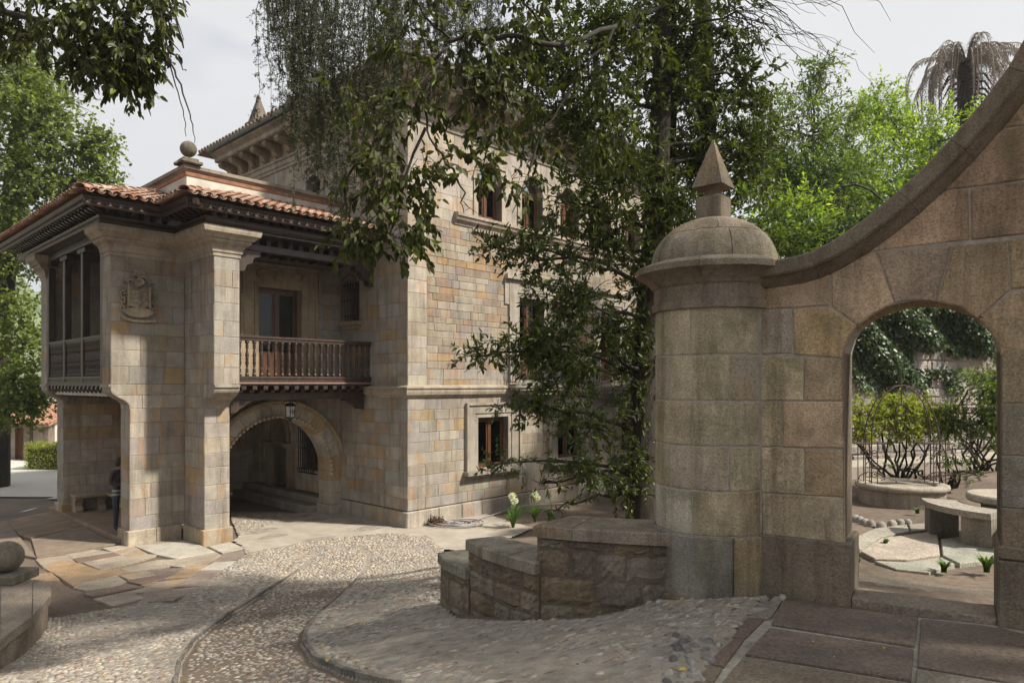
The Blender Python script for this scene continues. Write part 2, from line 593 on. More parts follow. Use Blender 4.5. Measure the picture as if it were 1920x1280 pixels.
PAL_MAIN = [((.44, .36, .255), 5), ((.39, .365, .32), 5), ((.47, .415, .32), 5), ((.415, .325, .215), 2.6), ((.42, .29, .15), .9), ((.385, .33, .27), 3), ((.42, .31, .225), 1.5)]
PAL_RUBBLE = [((.42, .34, .23), 5), ((.38, .34, .28), 5), ((.41, .30, .175), 2.4), ((.39, .235, .115), 1.2), ((.46, .40, .30), 4), ((.34, .25, .19), 2), ((.30, .28, .25), 1.5)]
PAL_PALE = [((.50, .43, .33), 5), ((.47, .41, .33), 5), ((.52, .46, .37), 3), ((.47, .38, .27), 2)]
def _tone(pal, k, g):
    out = []
    for c, w in pal:
        m = sum(c) / 3
        out.append((tuple(k * (x + (m - x) * g) for x in c), w))
    return out
def _calm(pal, k):
    tw_ = sum(w for c, w in pal); m = [sum(c[i] * w for c, w in pal) / tw_ for i in range(3)]
    return [(tuple(c[i] + (m[i] - c[i]) * k for i in range(3)), w) for c, w in pal]
PAL_MAIN, PAL_RUBBLE, PAL_PALE = _calm(_tone(PAL_MAIN, .84, .36), .30), _calm(_tone(PAL_RUBBLE, .84, .26), .28), _calm(_tone(PAL_PALE, .84, .26), .2)
PAL_MAIN.append(((.36, .275, .165), .9)); PAL_RUBBLE.append(((.34, .24, .14), .8))
PAL_GATE = [((.31, .25, .17), 5), ((.25, .215, .17), 4), ((.34, .28, .19), 4), ((.25, .195, .145), 3), ((.26, .235, .20), 3)]

def pick(pal, rng, jit=.07):
    c = rng.choices([p[0] for p in pal], [p[1] for p in pal])[0]
    k = 1 + rng.uniform(-jit, jit)
    return (c[0] * k, c[1] * k * (1 + rng.uniform(-.02, .02)), c[2] * k * (1 + rng.uniform(-.05, .05)), rng.random())

def fill(mas, P, u0, u1, v0, v1, holes=(), ch=.33, sw=(.4, 1.0), pal=PAL_MAIN, seed=1, proud=(0, .008), cham=.008, thick=.5,
         mat=None, wall=None, wname='wall', wmat=None, breaks=(), u0f=None, u1f=None, joint=.004, parent=None):
    rng = random.Random(seed)
    mat = mat or M_SAND
    brk = {v0, v1}
    for h in holes:
        for b in h.rng:
            if v0 < b < v1: brk.add(b)
        if h.curve and v0 < h.spring < v1: brk.add(h.spring)
    for b in breaks:
        if v0 < b < v1: brk.add(b)
    brk = sorted(brk)
    rows = []
    for a, b in zip(brk[:-1], brk[1:]):
        n = max(1, round((b - a) / ch))
        e = [a + (b - a) * k / n for k in range(n + 1)]
        for k in range(1, n): e[k] += rng.uniform(-.12, .12) * (b - a) / n
        rows += list(zip(e[:-1], e[1:]))
    mb = MB((.2, .17, .13, .5))
    wallo = parent
    sts = []
    for (va, vb) in rows:
        ns = 5 if (any(h.curve for h in holes) or u0f or u1f) else 2
        smp = [va + (vb - va) * k / (ns - 1) for k in range(ns)]
        ins = [min(max(x, va + 1e-4), vb - 1e-4) for x in smp]
        act = []
        for h in holes:
            vals = [h(x) for x in ins]
            if all(x is None for x in vals): continue
            act.append((h.mid, [x[0] if x else h.mid for x in vals], [x[1] if x else h.mid for x in vals]))
        act.sort(key=lambda a: a[0])
        lefts = [[u0f(x) if u0f else u0 for x in smp]] + [a[2] for a in act]
        rights = [a[1] for a in act] + [[u1f(x) if u1f else u1 for x in smp]]
        for L, Rr in zip(lefts, rights):
            Lm, Rm = sum(L) / ns, sum(Rr) / ns
            if max(b - a for a, b in zip(L, Rr)) < .03: continue
            pl = [(a, v) for a, v in zip(Rr, smp)] + [(a, v) for a, v in reversed(list(zip(L, smp)))]
            pl = clean_poly(pl)
            mb.prism([P(u, v, -.006) for u, v in pl], Vector(P(0, 0, -thick)) - Vector(P(0, 0, -.006)))
            cuts = []
            x = Lm + rng.uniform(*sw) * rng.uniform(.55, 1)
            while x < Rm - sw[0] * .55:
                cuts.append(x); x += rng.uniform(*sw)
            bl = [L] + [[c] * ns for c in cuts] + [Rr]
            for A, B in zip(bl[:-1], bl[1:]):
                A2 = A; B2 = [max(b, a) for a, b in zip(A, B)]
                straight = len(set(A2)) == 1 and len(set(B2)) == 1
                if straight: pg = [(A2[0], va), (B2[0], va), (B2[0], vb), (A2[0], vb)]
                else: pg = [(a, v) for a, v in zip(B2, smp)] + [(a, v) for a, v in reversed(list(zip(A2, smp)))]
                pg = clean_poly(pg)
                if len(pg) < 3: continue
                sts.append((stone_geo(P, pg, rng.uniform(*proud), cham, joint=joint), pick(pal, rng)))
    if wallo is None:
        wallo = mb.build(wname, wmat or M_MORTAR, mas.root)
    else:
        mb.build('mortar_bed', wmat or M_MORTAR, wallo)
    for (g, t) in sts:
        mas.add(g[0], g[1], t, mat, wallo)
    return wallo

def pbox(mb, P, u0, u1, v0, v1, d0, d1, tint=None):
    vs = [P(u, v, d) for d in (d0, d1) for v in (v0, v1) for u in (u0, u1)]
    fs = [(0, 2, 3, 1), (4, 5, 7, 6), (0, 1, 5, 4), (2, 6, 7, 3), (0, 4, 6, 2), (1, 3, 7, 5)]
    return mb.add(vs, fs, tint)

def pprism(mb, P, poly, d0, d1, tint=None):
    n = len(poly)
    vs = [P(u, v, d0) for u, v in poly] + [P(u, v, d1) for u, v in poly]
    fs = [tuple(range(n)), tuple(range(2 * n - 1, n - 1, -1))] + [(i, (i + 1) % n, n + (i + 1) % n, n + i) for i in range(n)]
    return mb.add(vs, fs, tint)

def timber_window(root, P, ua, ub, va, vb, d=-.24, arch=False, panel=0.0, name='window', mat=None, transom=None):
    """two leaves in a timber frame; arch adds a half-round head"""
    mat = mat or M_DOOR
    mb = MB()
    fw, th = .07, .07
    um = (ua + ub) / 2
    pbox(mb, P, ua, ua + fw, va, vb, d - th, d)
    pbox(mb, P, ub - fw, ub, va, vb, d - th, d)
    pbox(mb, P, ua + fw, ub - fw, va, va + fw, d - th, d - .002)
    if not arch:
        pbox(mb, P, ua + fw, ub - fw, vb - fw, vb, d - th, d - .002)
    pbox(mb, P, um - .045, um + .045, va + fw, vb - (0 if arch else fw), d - th, d + .012)
    for a, b in ((ua + fw, um - .045), (um + .045, ub - fw)):
        pbox(mb, P, a, a + .05, va + fw, vb - .02, d - .055, d - .012)
        pbox(mb, P, b - .05, b, va + fw, vb - .02, d - .055, d - .012)
        pbox(mb, P, a + .05, b - .05, va + fw, va + fw + .07 + panel, d - .05, d - .014)
        if panel > .2:
            pbox(mb, P, a + .09, b - .09, va + fw + .1, va + fw + panel - .04, d - .03, d - .004)
        pbox(mb, P, a + .05, b - .05, vb - fw - .07, vb - fw, d - .05, d - .014)
    if transom:
        pbox(mb, P, ua + fw, ub - fw, transom - .04, transom + .04, d - th, d + .006)
    if arch:
        r = (ub - ua) / 2
        n = 10
        out = [(um + r * math.cos(math.pi * k / n), vb + r * math.sin(math.pi * k / n)) for k in range(n + 1)]
        inn = [(um + (r - fw) * math.cos(math.pi * k / n), vb + (r - fw) * math.sin(math.pi * k / n)) for k in range(n, -1, -1)]
        pprism(mb, P, out + inn, d - th, d)
        pbox(mb, P, ua + fw, ub - fw, vb - .04, vb + .04, d - th, d + .006)
    w = mb.build(name, mat, root)
    for a, b in ((ua + fw, um - .045), (um + .045, ub - fw)):
        g = MB(); pbox(g, P, a + .04, b - .04, va + fw + panel + .05, vb - fw - .05, d - .034, d - .028)
        g.build('pane', M_GLASS, w)
    if arch:
        g = MB()
        r = (ub - ua) / 2 - fw
        pprism(g, P, [(um + r * math.cos(math.pi * k / 10), vb + .03 + (r - .03) * math.sin(math.pi * k / 10)) for k in range(11)], d - .034, d - .028)
        g.build('pane', M_GLASS, w)
    return w

T_PALE = (.37, .335, .28, .3)
T_CREAM = (.40, .35, .28, .35)
T_GREY = (.29, .265, .225, .2)
T_OCH = (.34, .275, .19, .4)

# ================================================================== the mansion
C0 = Vector((-2.61, 17.47, 0))
ER, EL = Vector((.687, .7267, 0)), Vector((-.7267, .687, 0))
RZ = math.atan2(.7267, .687)
def bw(p):
    return C0 + ER * p[0] + EL * p[1] + Vector((0, 0, p[2]))

MAN = empty('mansion', C0, RZ, 'tall sandstone mansion with bracketed cornice and arched upper windows behind the trees', 'building')
mm = Masonry(MAN, bw)
PF = lambda u, v, d: (u, -d, v)          # sunlit facade, u along it
PS = lambda u, v, d: (-d, u, v)          # shaded side, u going back
TL, SLN = 12.0, 9.6

gw = [(2.42, 3.62), (5.85, 7.05), (9.3, 10.5)]
fd = [(4.09, 5.2), (8.1, 9.2)]
aw = [2.88, 4.65, 6.42, 8.19, 9.96]
fill(mm, PF, 0, TL, .42, 3.27, [hole_rect(a, b, 1.28, 2.68) for a, b in gw], .30, (.38, .95), PAL_MAIN, 3, thick=.5)
fill(mm, PF, 0, .62, 3.5, 7.9, [], .34, (.5, .7), PAL_PALE, 4, thick=.5)
fill(mm, PF, .62, TL, 3.5, 4.0, [hole_rect(a, b, 3.72, 6.14) for a, b in fd], .25, (.5, 1.0), PAL_MAIN, 44, thick=.5)
fill(mm, PF, .62, TL, 4.0, 7.9, [hole_rect(a, b, 3.72, 6.14) for a, b in fd], .19, (.24, .75), PAL_RUBBLE, 5, proud=(-.002, .010), cham=.010, thick=.5, joint=.003)
fill(mm, PF, 0, TL, 7.9, 10.3, [hole_arch(c, 9.3, .47, 8.2) for c in aw], .42, (.6, 1.1), PAL_PALE, 6, thick=.5, cham=.004, joint=.002)
# shaded side
fill(mm, PS, 0, 3.5, .42, 3.27, [], .31, (.38, .9), PAL_MAIN, 7, thick=.5)
fill(mm, PS, 3.5, SLN, .42, 3.27, [hole_rect(4.2, 5.1, 1.07, 2.35), hole_gothic(6.35, 1.85, .9, .4)], .31, (.45, 1.0), [((.47, .41, .33), 4), ((.44, .395, .33), 3), ((.45, .37, .27), 2)], 77, thick=.5)
fill(mm, PS, 0, SLN, 3.5, 7.9, [hole_rect(2.1, 2.78, 5.32, 6.4)], .32, (.38, .9), PAL_MAIN, 8, thick=.5)
fill(mm, PS, 0, SLN, 7.9, 10.3, [hole_arch(c, 9.3, .42, 8.35) for c in (1.6, 4.4, 7.2)], .40, (.6, 1.1), PAL_PALE, 9, thick=.5, cham=.004, joint=.002)
# added solid core: stops light leaks, its dark colour stands in for dim rooms
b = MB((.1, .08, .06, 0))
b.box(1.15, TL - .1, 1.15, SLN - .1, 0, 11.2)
b.build('light_block_core', M_DARK, MAN)
b = MB((.42, .36, .28, .2)); b.box(.5, TL, SLN - .5, SLN, 0, 10.9); b.box(TL - .5, TL, .5, SLN - .5, 0, 10.9)
b.build('rear_wall', M_PLASTER, MAN)

# plinth, string course, sill band, cornice
corner = [(0, SLN), (0, 0), (TL, 0)]
rng = random.Random(11)
x = 0.0
while x < TL:
    w = rng.uniform(.7, 1.3); x1 = min(x + w, TL)
    b = MB(pick(PAL_PALE, rng)); b.box(x + .003 if x > 0 else -.07, x1 - .003, -.07, .05, -.3, .40, .02); b.build('plinth_block', M_TRIM, MAN); x = x1
x = -.0
while x < 3.0:
    w = rng.uniform(.8, 1.1); x1 = min(x + w, 3.0)
    b = MB(pick(PAL_MAIN, rng)); b.box(-.068, .05, x + (.052 if x == 0 else .003), x1 - .003, -.3, .40, .02); b.build('plinth_block', M_TRIM, MAN); x = x1
b = MB((.37, .32, .25, .2))
b.sweep([(0, 1.75), (0, 0), (TL, 0)], [(-.05, 3.25), (.03, 3.25), (.05, 3.30), (.10, 3.33), (.12, 3.40), (.12, 3.47), (.15, 3.49), (.15, 3.53), (.0, 3.58), (-.05, 3.58)])
b.build('string_course', M_TRIM, MAN)
b = MB(T_CREAM)
b.sweep([(1.55, 0), (10.9, 0)], [(-.02, 7.86), (.03, 7.86), (.05, 7.92), (.12, 7.98), (.15, 8.06), (.18, 8.08), (.18, 8.16), (.02, 8.19), (-.02, 8.19)])
b.build('sill_band', M_TRIM, MAN)
for c in aw:
    b = MB(T_CREAM)
    b.box(c - .66, c + .68, -.03, 0, 7.74, 7.857)
    for k in range(12):
        x = c - .62 + k * .11
        b.box(x, x + .06, -.09, -.031, 7.76, 7.855)
    b.build('dentil_strip', M_TRIM, MAN, kind='stuff')
b = MB(T_CREAM)
b.sweep(corner, [(-.05, 10.26), (.04, 10.26), (.04, 10.36), (.07, 10.38), (.07, 10.50), (.12, 10.54), (.12, 10.60), (.0, 10.62), (-.05, 10.62)])
b.build('architrave', M_TRIM, MAN)
b = MB((.45, .37, .28, .3)); b.sweep(corner, [(-.4, 10.6), (.02, 10.6), (.02, 11.12), (-.4, 11.12)]); b.build('frieze', M_TRIM, MAN)
b = MB(T_CREAM)
b.sweep(corner, [(-.3, 11.06), (.62, 11.06), (.66, 11.09), (.66, 11.20), (.72, 11.24), (.80, 11.28), (.82, 11.34), (-.3, 11.36)])
b.build('cornice', M_TRIM, MAN)
b = MB((.2, .2, .2, 0))
b.sweep(corner, [(.78, 11.36), (.80, 11.36), (.93, 11.34), (.95, 11.40), (.95, 11.46), (.88, 11.47), (.80, 11.47)])
b.build('gutter', M_ZINC, MAN)
def scroll(P_, x):
    b = MB(T_OCH)
    prof = [(0, 10.64), (.1, 10.62), (.2, 10.66), (.25, 10.74), (.30, 10.82), (.42, 10.86), (.54, 10.88), (.60, 10.95), (.58, 11.05), (0, 11.05)]
    vs = []
    n = len(prof)
    vs = [P_(x - .11, z, o) for o, z in prof] + [P_(x + .11, z, o) for o, z in prof]
    fs = [tuple(range(n)), tuple(range(2 * n - 1, n - 1, -1))] + [(i, (i + 1) % n, n + (i + 1) % n, n + i) for i in range(n)]
    b.add(vs, fs)
    return b.build('bracket', M_TRIM, MAN)
for k in range(16): scroll(PF, .25 + k * .76)
for k in range(13): scroll(PS, .25 + k * .76)
# hipped tile roof
b = MB((.22, .14, .10, .3))
o = .9
e = [(-o, -o, 11.46), (TL + o, -o, 11.46), (TL + o, SLN + o, 11.46), (-o, SLN + o, 11.46), (4.8, 4.8, 13.4), (TL - 4.8, 4.8, 13.4)]
b.add(e, [(0, 1, 5, 4), (1, 2, 5), (2, 3, 4, 5), (3, 0, 4), (3, 2, 1, 0)])
rf = b.build('roof', M_TILE, MAN)
b = MB((.17, .12, .09, .3))
for k in range(58):
    x = -.85 + k * .23
    b.lathe([(.0, 0)], n=3) if False else None
    b.tube([(x, -.93, 11.50), (x, -.4, 11.69)], .07, 6)
    if x < SLN + .6: b.tube([(-.93, x, 11.50), (-.4, x, 11.69)], .07, 6)
b.build('eave_tiles', M_TILE, rf, kind='stuff')
# stone pinnacle on the far corner of the roof
b = MB((.17, .15, .12, .2))
b.box(.45, 1.15, 9.05, 9.75, 11.5, 12.75, .03)
def pyr(b, cx, cy, z0, h, r0, r1):
    vs = [(cx + sx * r0, cy + sy * r0, z0) for sx, sy in ((-1, -1), (1, -1), (1, 1), (-1, 1))] + [(cx + sx * r1, cy + sy * r1, z0 + h) for sx, sy in ((-1, -1), (1, -1), (1, 1), (-1, 1))]
    b.add(vs, [(3, 2, 1, 0), (4, 5, 6, 7), (0, 1, 5, 4), (1, 2, 6, 5), (2, 3, 7, 6), (3, 0, 4, 7)])
pyr(b, .8, 9.4, 12.75, .8, .27, .06)
b.lathe([(0.0, 0), (.07, .02), (.09, .08), (.07, .14), (0, .18)], (.8, 9.4, 13.53), 8)
b.build('pinnacle', M_TRIM, MAN)

# windows of the facade
def ground_window(a, bb):
    s = MB(T_PALE)
    for (u0, u1, v0, v1) in ((a - .40, a - .13, 1.235, 3.02), (bb + .13, bb + .42, 1.235, 3.02), (a - .13, bb + .13, 2.80, 3.02)):
        pbox(s, PF, u0, u1, v0, v1, -.02, .055)
    for (u0, u1, v0, v1) in ((a - .126, a, 1.235, 2.68), (bb, bb + .126, 1.235, 2.68), (a - .126, bb + .126, 2.682, 2.797)):
        pbox(s, PF, u0, u1, v0, v1, -.25, .025)
    pbox(s, PF, a - .47, a - .404, 1.235, 3.09, -.02, .10)
    pbox(s, PF, bb + .424, bb + .49, 1.235, 3.09, -.02, .10)
    pbox(s, PF, a - .40, bb + .42, 3.024, 3.09, -.02, .10)
    s.build('window_surround', M_TRIM, MAN)
    s = MB(T_GREY)
    pbox(s, PF, a - .55, bb + .55, 1.13, 1.23, -.25, .22)
    pbox(s, PF, a - .42, bb + .42, 1.05, 1.127, -.02, .12)
    s.build('window_sill', M_TRIM, MAN)
    timber_window(MAN, PF, a, bb, 1.235, 2.68, -.17)
for a, bb in gw: ground_window(a, bb)

def iron_balcony(a, bb):
    c = (a + bb) / 2
    o_ = MB(T_PALE)
    for (u0, u1, v0, v1) in ((a - .44, a - .12, 3.6, 6.62), (bb + .12, bb + .44, 3.6, 6.62), (a - .12, bb + .12, 6.26, 6.62)):
        pbox(o_, PF, u0, u1, v0, v1, -.02, .06)
    for (u0, u1, v0, v1) in ((a - .116, a, 3.6, 6.14), (bb, bb + .116, 3.6, 6.14), (a - .116, bb + .116, 6.142, 6.257)):
        pbox(o_, PF, u0, u1, v0, v1, -.26, .03)
    pbox(o_, PF, a - .62, bb + .62, 6.624, 6.70, -.02, .16)
    pbox(o_, PF, a - .56, bb + .56, 6.703, 6.78, -.02, .10)
    for u in (a - .62, bb + .44): pbox(o_, PF, u, u + .18, 5.9, 6.62, -.02, .045)
    o_.build('door_surround', M_TRIM, MAN)
    timber_window(MAN, PF, a, bb, 3.62, 6.14, -.18, panel=.55, name='balcony_door')
    s = MB(T_GREY)
    hw = 1.08
    def outline(off, n=14):
        pts = [(c - hw - off, 0)]
        for k in range(n + 1):
            t = math.pi * k / n
            pts.append((c - (hw + off) * math.cos(t) ** 1 if abs(math.cos(t)) < 1 else c - (hw + off) * math.cos(t), (.30 + .26 * math.sin(t)) + off * .6))
        pts.append((c + hw + off, 0))
        return pts
    for off, z0, z1 in ((.07, 3.50, 3.57), (.02, 3.42, 3.498), (-.10, 3.30, 3.418), (-.30, 3.14, 3.298), (-.55, 3.02, 3.138)):
        pl = outline(off)
        s.prism([(u, -max(y * (1 if off > -.2 else .75 if off > -.4 else .5), 0), z0) for u, y in pl], (0, 0, z1 - z0))
    bal = s.build('balcony', M_TRIM, MAN)
    r = MB()
    path = outline(-.04)
    r.tube([(u, -y, 4.62) for u, y in path], .022, 6)
    r.build('handrail', M_ZINC, bal)
    r = MB(); r.tube([(u, -y, 3.66) for u, y in path], .015, 6)
    r.build('bottom_rail', M_ZINC, bal)
    q = MB(); q.lathe([(.010, 0), (.010, .2), (.022, .26), (.010, .32), (.010, .44), (.026, .50), (.010, .56), (.010, .95)], n=6)
    first = None
    pts = [Vector((u, -y, 3.66)) for u, y in path]
    L = [0]
    for i in range(1, len(pts)): L.append(L[-1] + (pts[i] - pts[i - 1]).length)
    nb = 26
    for k in range(nb + 1):
        d = L[-1] * k / nb
        i = max(j for j in range(len(L)) if L[j] <= d + 1e-9); i = min(i, len(pts) - 2)
        p = pts[i].lerp(pts[i + 1], (d - L[i]) / max(L[i + 1] - L[i], 1e-6))
        if first is None:
            first = q.build('baluster', M_ZINC, bal, True); first.location = p
        else: share(first, 'baluster', bal, p)
for a, bb in fd: iron_balcony(a, bb)

def arched_window(P_, c, r, v0, vs, wmat):
    s = MB(T_CREAM)
    n = 12
    out = [(c + (r + .16) * math.cos(math.pi * k / n), vs + (r + .16) * math.sin(math.pi * k / n)) for k in range(n + 1)]
    inn = [(c + (r + .0) * math.cos(math.pi * k / n), vs + (r + .0) * math.sin(math.pi * k / n)) for k in range(n, -1, -1)]
    pprism(s, P_, out + inn, -.3, .04)
    pbox(s, P_, c - r - .16, c - r, v0, vs, -.3, .04); pbox(s, P_, c + r, c + r + .16, v0, vs, -.3, .04)
    pbox(s, P_, c - r - .2, c - r + .005, vs - .08, vs, -.28, .07); pbox(s, P_, c + r - .005, c + r + .2, vs - .08, vs, -.28, .07)
    s.build('window_surround', M_TRIM, MAN)
    timber_window(MAN, P_, c - r, c + r, v0, vs, -.2, arch=True)
for c in aw: arched_window(PF, c, .47, 8.2, 9.3, M_DOOR)
for c in (1.6, 4.4, 7.2): arched_window(PS, c, .42, 8.35, 9.3, M_DOOR)

def grille(root, P_, u0, u1, v0, v1, nbar, d=.09, belly=0.0, name='window_grille'):
    g = MB()
    for k in range(nbar):
        u = u0 + (u1 - u0) * k / (nbar - 1)
        if belly:
            g.tube([P_(u, v1, d), P_(u, v0 + .2, d), P_(u, v0 + .08, d + belly * .3), P_(u, v0, d - .02), P_(u, v0, -.05)], .014, 5)
        else:
            g.tube([P_(u, v1 + .02, d), P_(u, v0, d)], .013, 5)
    for v in (v0 + .12, (v0 + v1) / 2, v1 - .1):
        g.tube([P_(u0 - .04, v, d + .006), P_(u1 + .04, v, d + .006)], .014, 5)
    for k in range(nbar - 1):
        u = u0 + (u1 - u0) * (k + .5) / (nbar - 1)
        w = (u1 - u0) / (nbar - 1) * .45
        g.tube([P_(u + w * math.cos(t * .7), v1 - .2 + w * 1.3 * math.sin(t * .7), d) for t in range(10)], .008, 4)
    for v in (v0 + .12, v1 - .1):
        for u in (u0, u1): g.tube([P_(u, v, d), P_(u, v, -.02)], .012, 5)
    if not belly:
        um = (u0 + u1) / 2
        g.tube([P_(u0, v1 + .02, d), P_(u0 + .1, v1 + .1, d), P_(um, v1 + .18, d), P_(u1 - .1, v1 + .1, d), P_(u1, v1 + .02, d)], .012, 5)
    return g.build(name, M_IRON, root)
# small barred window on the shaded side
timber_window(MAN, PS, 2.1, 2.78, 5.32, 6.4, -.2)
grille(MAN, PS, 2.12, 2.76, 5.34, 6.42, 6, .10)
s = MB(T_OCH); pbox(s, PS, 1.98, 2.9, 5.2, 5.31, -.2, .14); pbox(s, PS, 2.06, 2.82, 5.1, 5.197, -.02, .08); s.build('window_sill', M_TRIM, MAN)
# barred window and pointed doorway under the porch
timber_window(MAN, PS, 4.2, 5.1, 1.07, 2.35, -.2)
grille(MAN, PS, 4.22, 5.08, .98, 2.45, 8, .12, belly=.08)
s = MB(T_OCH)
def gothic_pts(c, w, vs_, k=8):
    right = []
    for i in range(k + 1):
        t = math.radians(60) * i / k
        right.append((c - w / 2 + w * math.cos(t), vs_ + w * math.sin(t)))
    return right + [(2 * c - u, v) for u, v in reversed(right[:-1])]
g_in = gothic_pts(6.35, .9, 1.85); g_out = gothic_pts(6.35, 1.28, 1.80)
pprism(s, PS, g_out + list(reversed(g_in)), -.35, .07)
s.build('doorway_arch', M_TRIM, MAN)
for a, bb in ((5.48, 5.9), (6.8, 7.22)):
    s = MB(T_OCH)
    pbox(s, PS, a, bb, .40, 1.62, -.35, .07)
    pbox(s, PS, a - .03, bb + .03, 1.622, 1.68, -.35, .10); pbox(s, PS, a - .07, bb + .07, 1.682, 1.76, -.35, .16); pbox(s, PS, a - .1, bb + .1, 1.762, 1.80, -.35, .20)
    s.build('doorway_pier', M_TRIM, MAN)
s = MB(); pbox(s, PS, 5.9, 6.8, .42, 2.65, -.62, -.55); s.build('door', M_DOOR, MAN)
s = MB(T_GREY)
s.box(-.34, .0, 3.58, 8.19, .2, .40, .02); s.box(-.70, -.001, 3.58, 8.19, -.1, .199, .02)
s.build('doorstep', M_FLAG, MAN)
mm.emit(300)

# ================================================================== the porch wing with its timber balconies
POR = empty('porch_wing', C0, RZ, 'sandstone porch wing with timber balconies, carved coat of arms and tiled eaves', 'building')
pm = Masonry(POR, bw)
PW = lambda u, v, d: (u, 3.0 - d, v)       # front wall plane with the arch
ZC0, ZC1, ZT = 3.05, 3.60, 6.45            # corbel zone, top of the piers
def ess(z, amp):
    t = min(max((z - ZC0) / (ZC1 - .07 - ZC0), 0), 1)
    t = t * t * (3 - 2 * t)
    t = t * t * (3 - 2 * t)
    return amp * t
# coat-of-arms wall (three storeys of stones)
fill(pm, PW, -5.44, -4.25, .32, ZC0, [], .325, (.45, 1.0), PAL_MAIN, 21, thick=.57)
fill(pm, PW, -5.82, -4.25, ZC0, ZC1, [], .275, (.6, 1.0), PAL_PALE, 22, thick=.57, u0f=lambda v: -5.44 - ess(v, .38))
fill(pm, PW, -5.82, -4.25, ZC1, ZT, [], .355, (.5, 1.05), PAL_MAIN, 23, thick=.57)
P1 = lambda u, v, d: (-5.44 - d, u, v)
P1u = lambda u, v, d: (-5.82 - d, u, v)
for (P_, s0, s1) in ((P1, 3.0, 3.57), (P1, 8.2, 8.77)):
    fill(pm, P_, s0, s1, .32, ZC0, [], .325, (.9, 1.0), PAL_MAIN, 24 + int(s0), thick=.3)
for (P_, s0, s1) in ((P1u, 3.0, 3.57), (P1u, 8.2, 8.77)):
    fill(pm, P_, s0, s1, ZC1, ZT, [], .355, (.9, 1.0), PAL_MAIN, 34 + int(s0), thick=.3)
def s_corbel(s0, s1):
    prof = [(-5.3, ZC0 - .04)] + [(-5.44 - ess(z, .38) - .003, z) for z in [ZC0 + (ZC1 - ZC0) * k / 12 for k in range(12)]] + [(-5.86, ZC1 - .07), (-5.86, ZC1 - .002), (-5.3, ZC1 - .002)]
    b = MB(T_PALE)
    b.prism([(t, s0 + .002, z) for t, z in prof], (0, s1 - s0 - .004, 0))
    b.build('corbel', M_TRIM, POR)
s_corbel(3.001, 3.57); s_corbel(8.201, 8.77)
# buttress pier standing forward
PB = lambda u, v, d: (u, 1.9 - d, v)
PBu = lambda u, v, d: (u, 1.4 - d, v)
PBl = lambda u, v, d: (-4.25 - d, u, v)
fill(pm, PB, -4.25, -3.67, .32, ZC0, [], .325, (.26, .6), PAL_PALE + PAL_MAIN[:4], 41, thick=.4)
fill(pm, PBu, -4.25, -3.67, ZC1, ZT, [], .355, (.26, .6), PAL_PALE + PAL_MAIN[:5], 42, thick=.4)
fill(pm, PBl, 1.9, 3.0, .32, ZC0, [], .325, (.4, .9), PAL_MAIN, 43, thick=.4)
fill(pm, PBl, 1.4, 3.0, ZC0, ZC1, [], .275, (.4, .9), PAL_MAIN, 45, thick=.4, u0f=lambda v: 1.9 - ess(v, .5))
fill(pm, PBl, 1.4, 3.0, ZC1, ZT, [], .355, (.4, .9), PAL_MAIN, 44, thick=.4)
prof = [(2.1, ZC0 - .03)] + [(1.9 - ess(z, .5) - .003, z) for z in [ZC0 + (ZC1 - ZC0) * k / 12 for k in range(12)]] + [(1.36, ZC1 - .07), (1.36, ZC1 - .002), (2.1, ZC1 - .002)]
b = MB(T_PALE); b.prism([(-4.247, s, z) for s, z in prof], (.577, 0, 0)); b.build('corbel', M_TRIM, POR)
b = MB((.3, .25, .2, .5)); b.box(-4.0, -3.67, 2.0, 3.0, 0, ZT); b.box(-4.0, -3.668, 1.6, 2.0, ZC1, ZT); b.build('pier_core', M_PLASTER, POR)
# plinths
rng = random.Random(5)
for (x0, x1, y0, y1) in ((-5.50, -4.9, 2.93, 3.2), (-4.894, -4.32, 2.95, 3.2), (-5.50, -5.3, 3.206, 3.62), (-4.31, -3.62, 1.83, 2.2), (-4.31, -4.1, 2.206, 2.94), (-5.50, -5.0, 8.13, 8.4), (-5.50, -5.2, 8.406, 8.82)):
    t = pick([((.43, .30, .15), 2), ((.42, .36, .27), 2)], rng)
    b = MB(t); b.box(x0, x1, y0, y1, -.15, .33, .02); b.build('plinth_block', M_TRIM, POR)
# wall with the great arch, door wall above, back wall, inner wall
AC, AZ, AR = -1.88, 1.21, 1.52
fill(pm, PW, -3.67, -.0, 0, 3.3, [hole_arch(AC, AZ, AR + .2, -.2)], .30, (.4, .8), PAL_MAIN, 51, thick=.5)
fill(pm, PW, -3.67, -.0, 3.3, 7.0, [hole_rect(-2.43, -1.23, 3.3, 6.08)], .36, (.45, .9), PAL_MAIN, 52, thick=.4)
PK = lambda u, v, d: (u, 8.2 - d, v)
fill(pm, PK, -5.44, -.0, .1, 3.05, [], .33, (.45, 1.1), [((.44, .39, .31), 5), ((.42, .375, .31), 4), ((.42, .32, .21), 2.5)], 53, thick=.5)
fill(pm, PK, -5.29, -.02, 3.05, 3.33, [], .28, (.5, 1.0), PAL_MAIN, 57, thick=.5)
fill(pm, PK, -5.82, -5.3, ZC0, ZC1, [], .275, (.5, .6), PAL_MAIN, 54, thick=.5, u0f=lambda v: -5.44 - ess(v, .38))
fill(pm, PK, -5.82, -4.2, ZC1, 7.05, [], .355, (.4, .9), PAL_MAIN, 55, thick=.5)
PI = lambda u, v, d: (-4.05 - d, u, v)
fill(pm, PI, 3.57, 8.2, ZC1, 7.0, [], .36, (.45, .9), PAL_MAIN, 56, thick=.3)
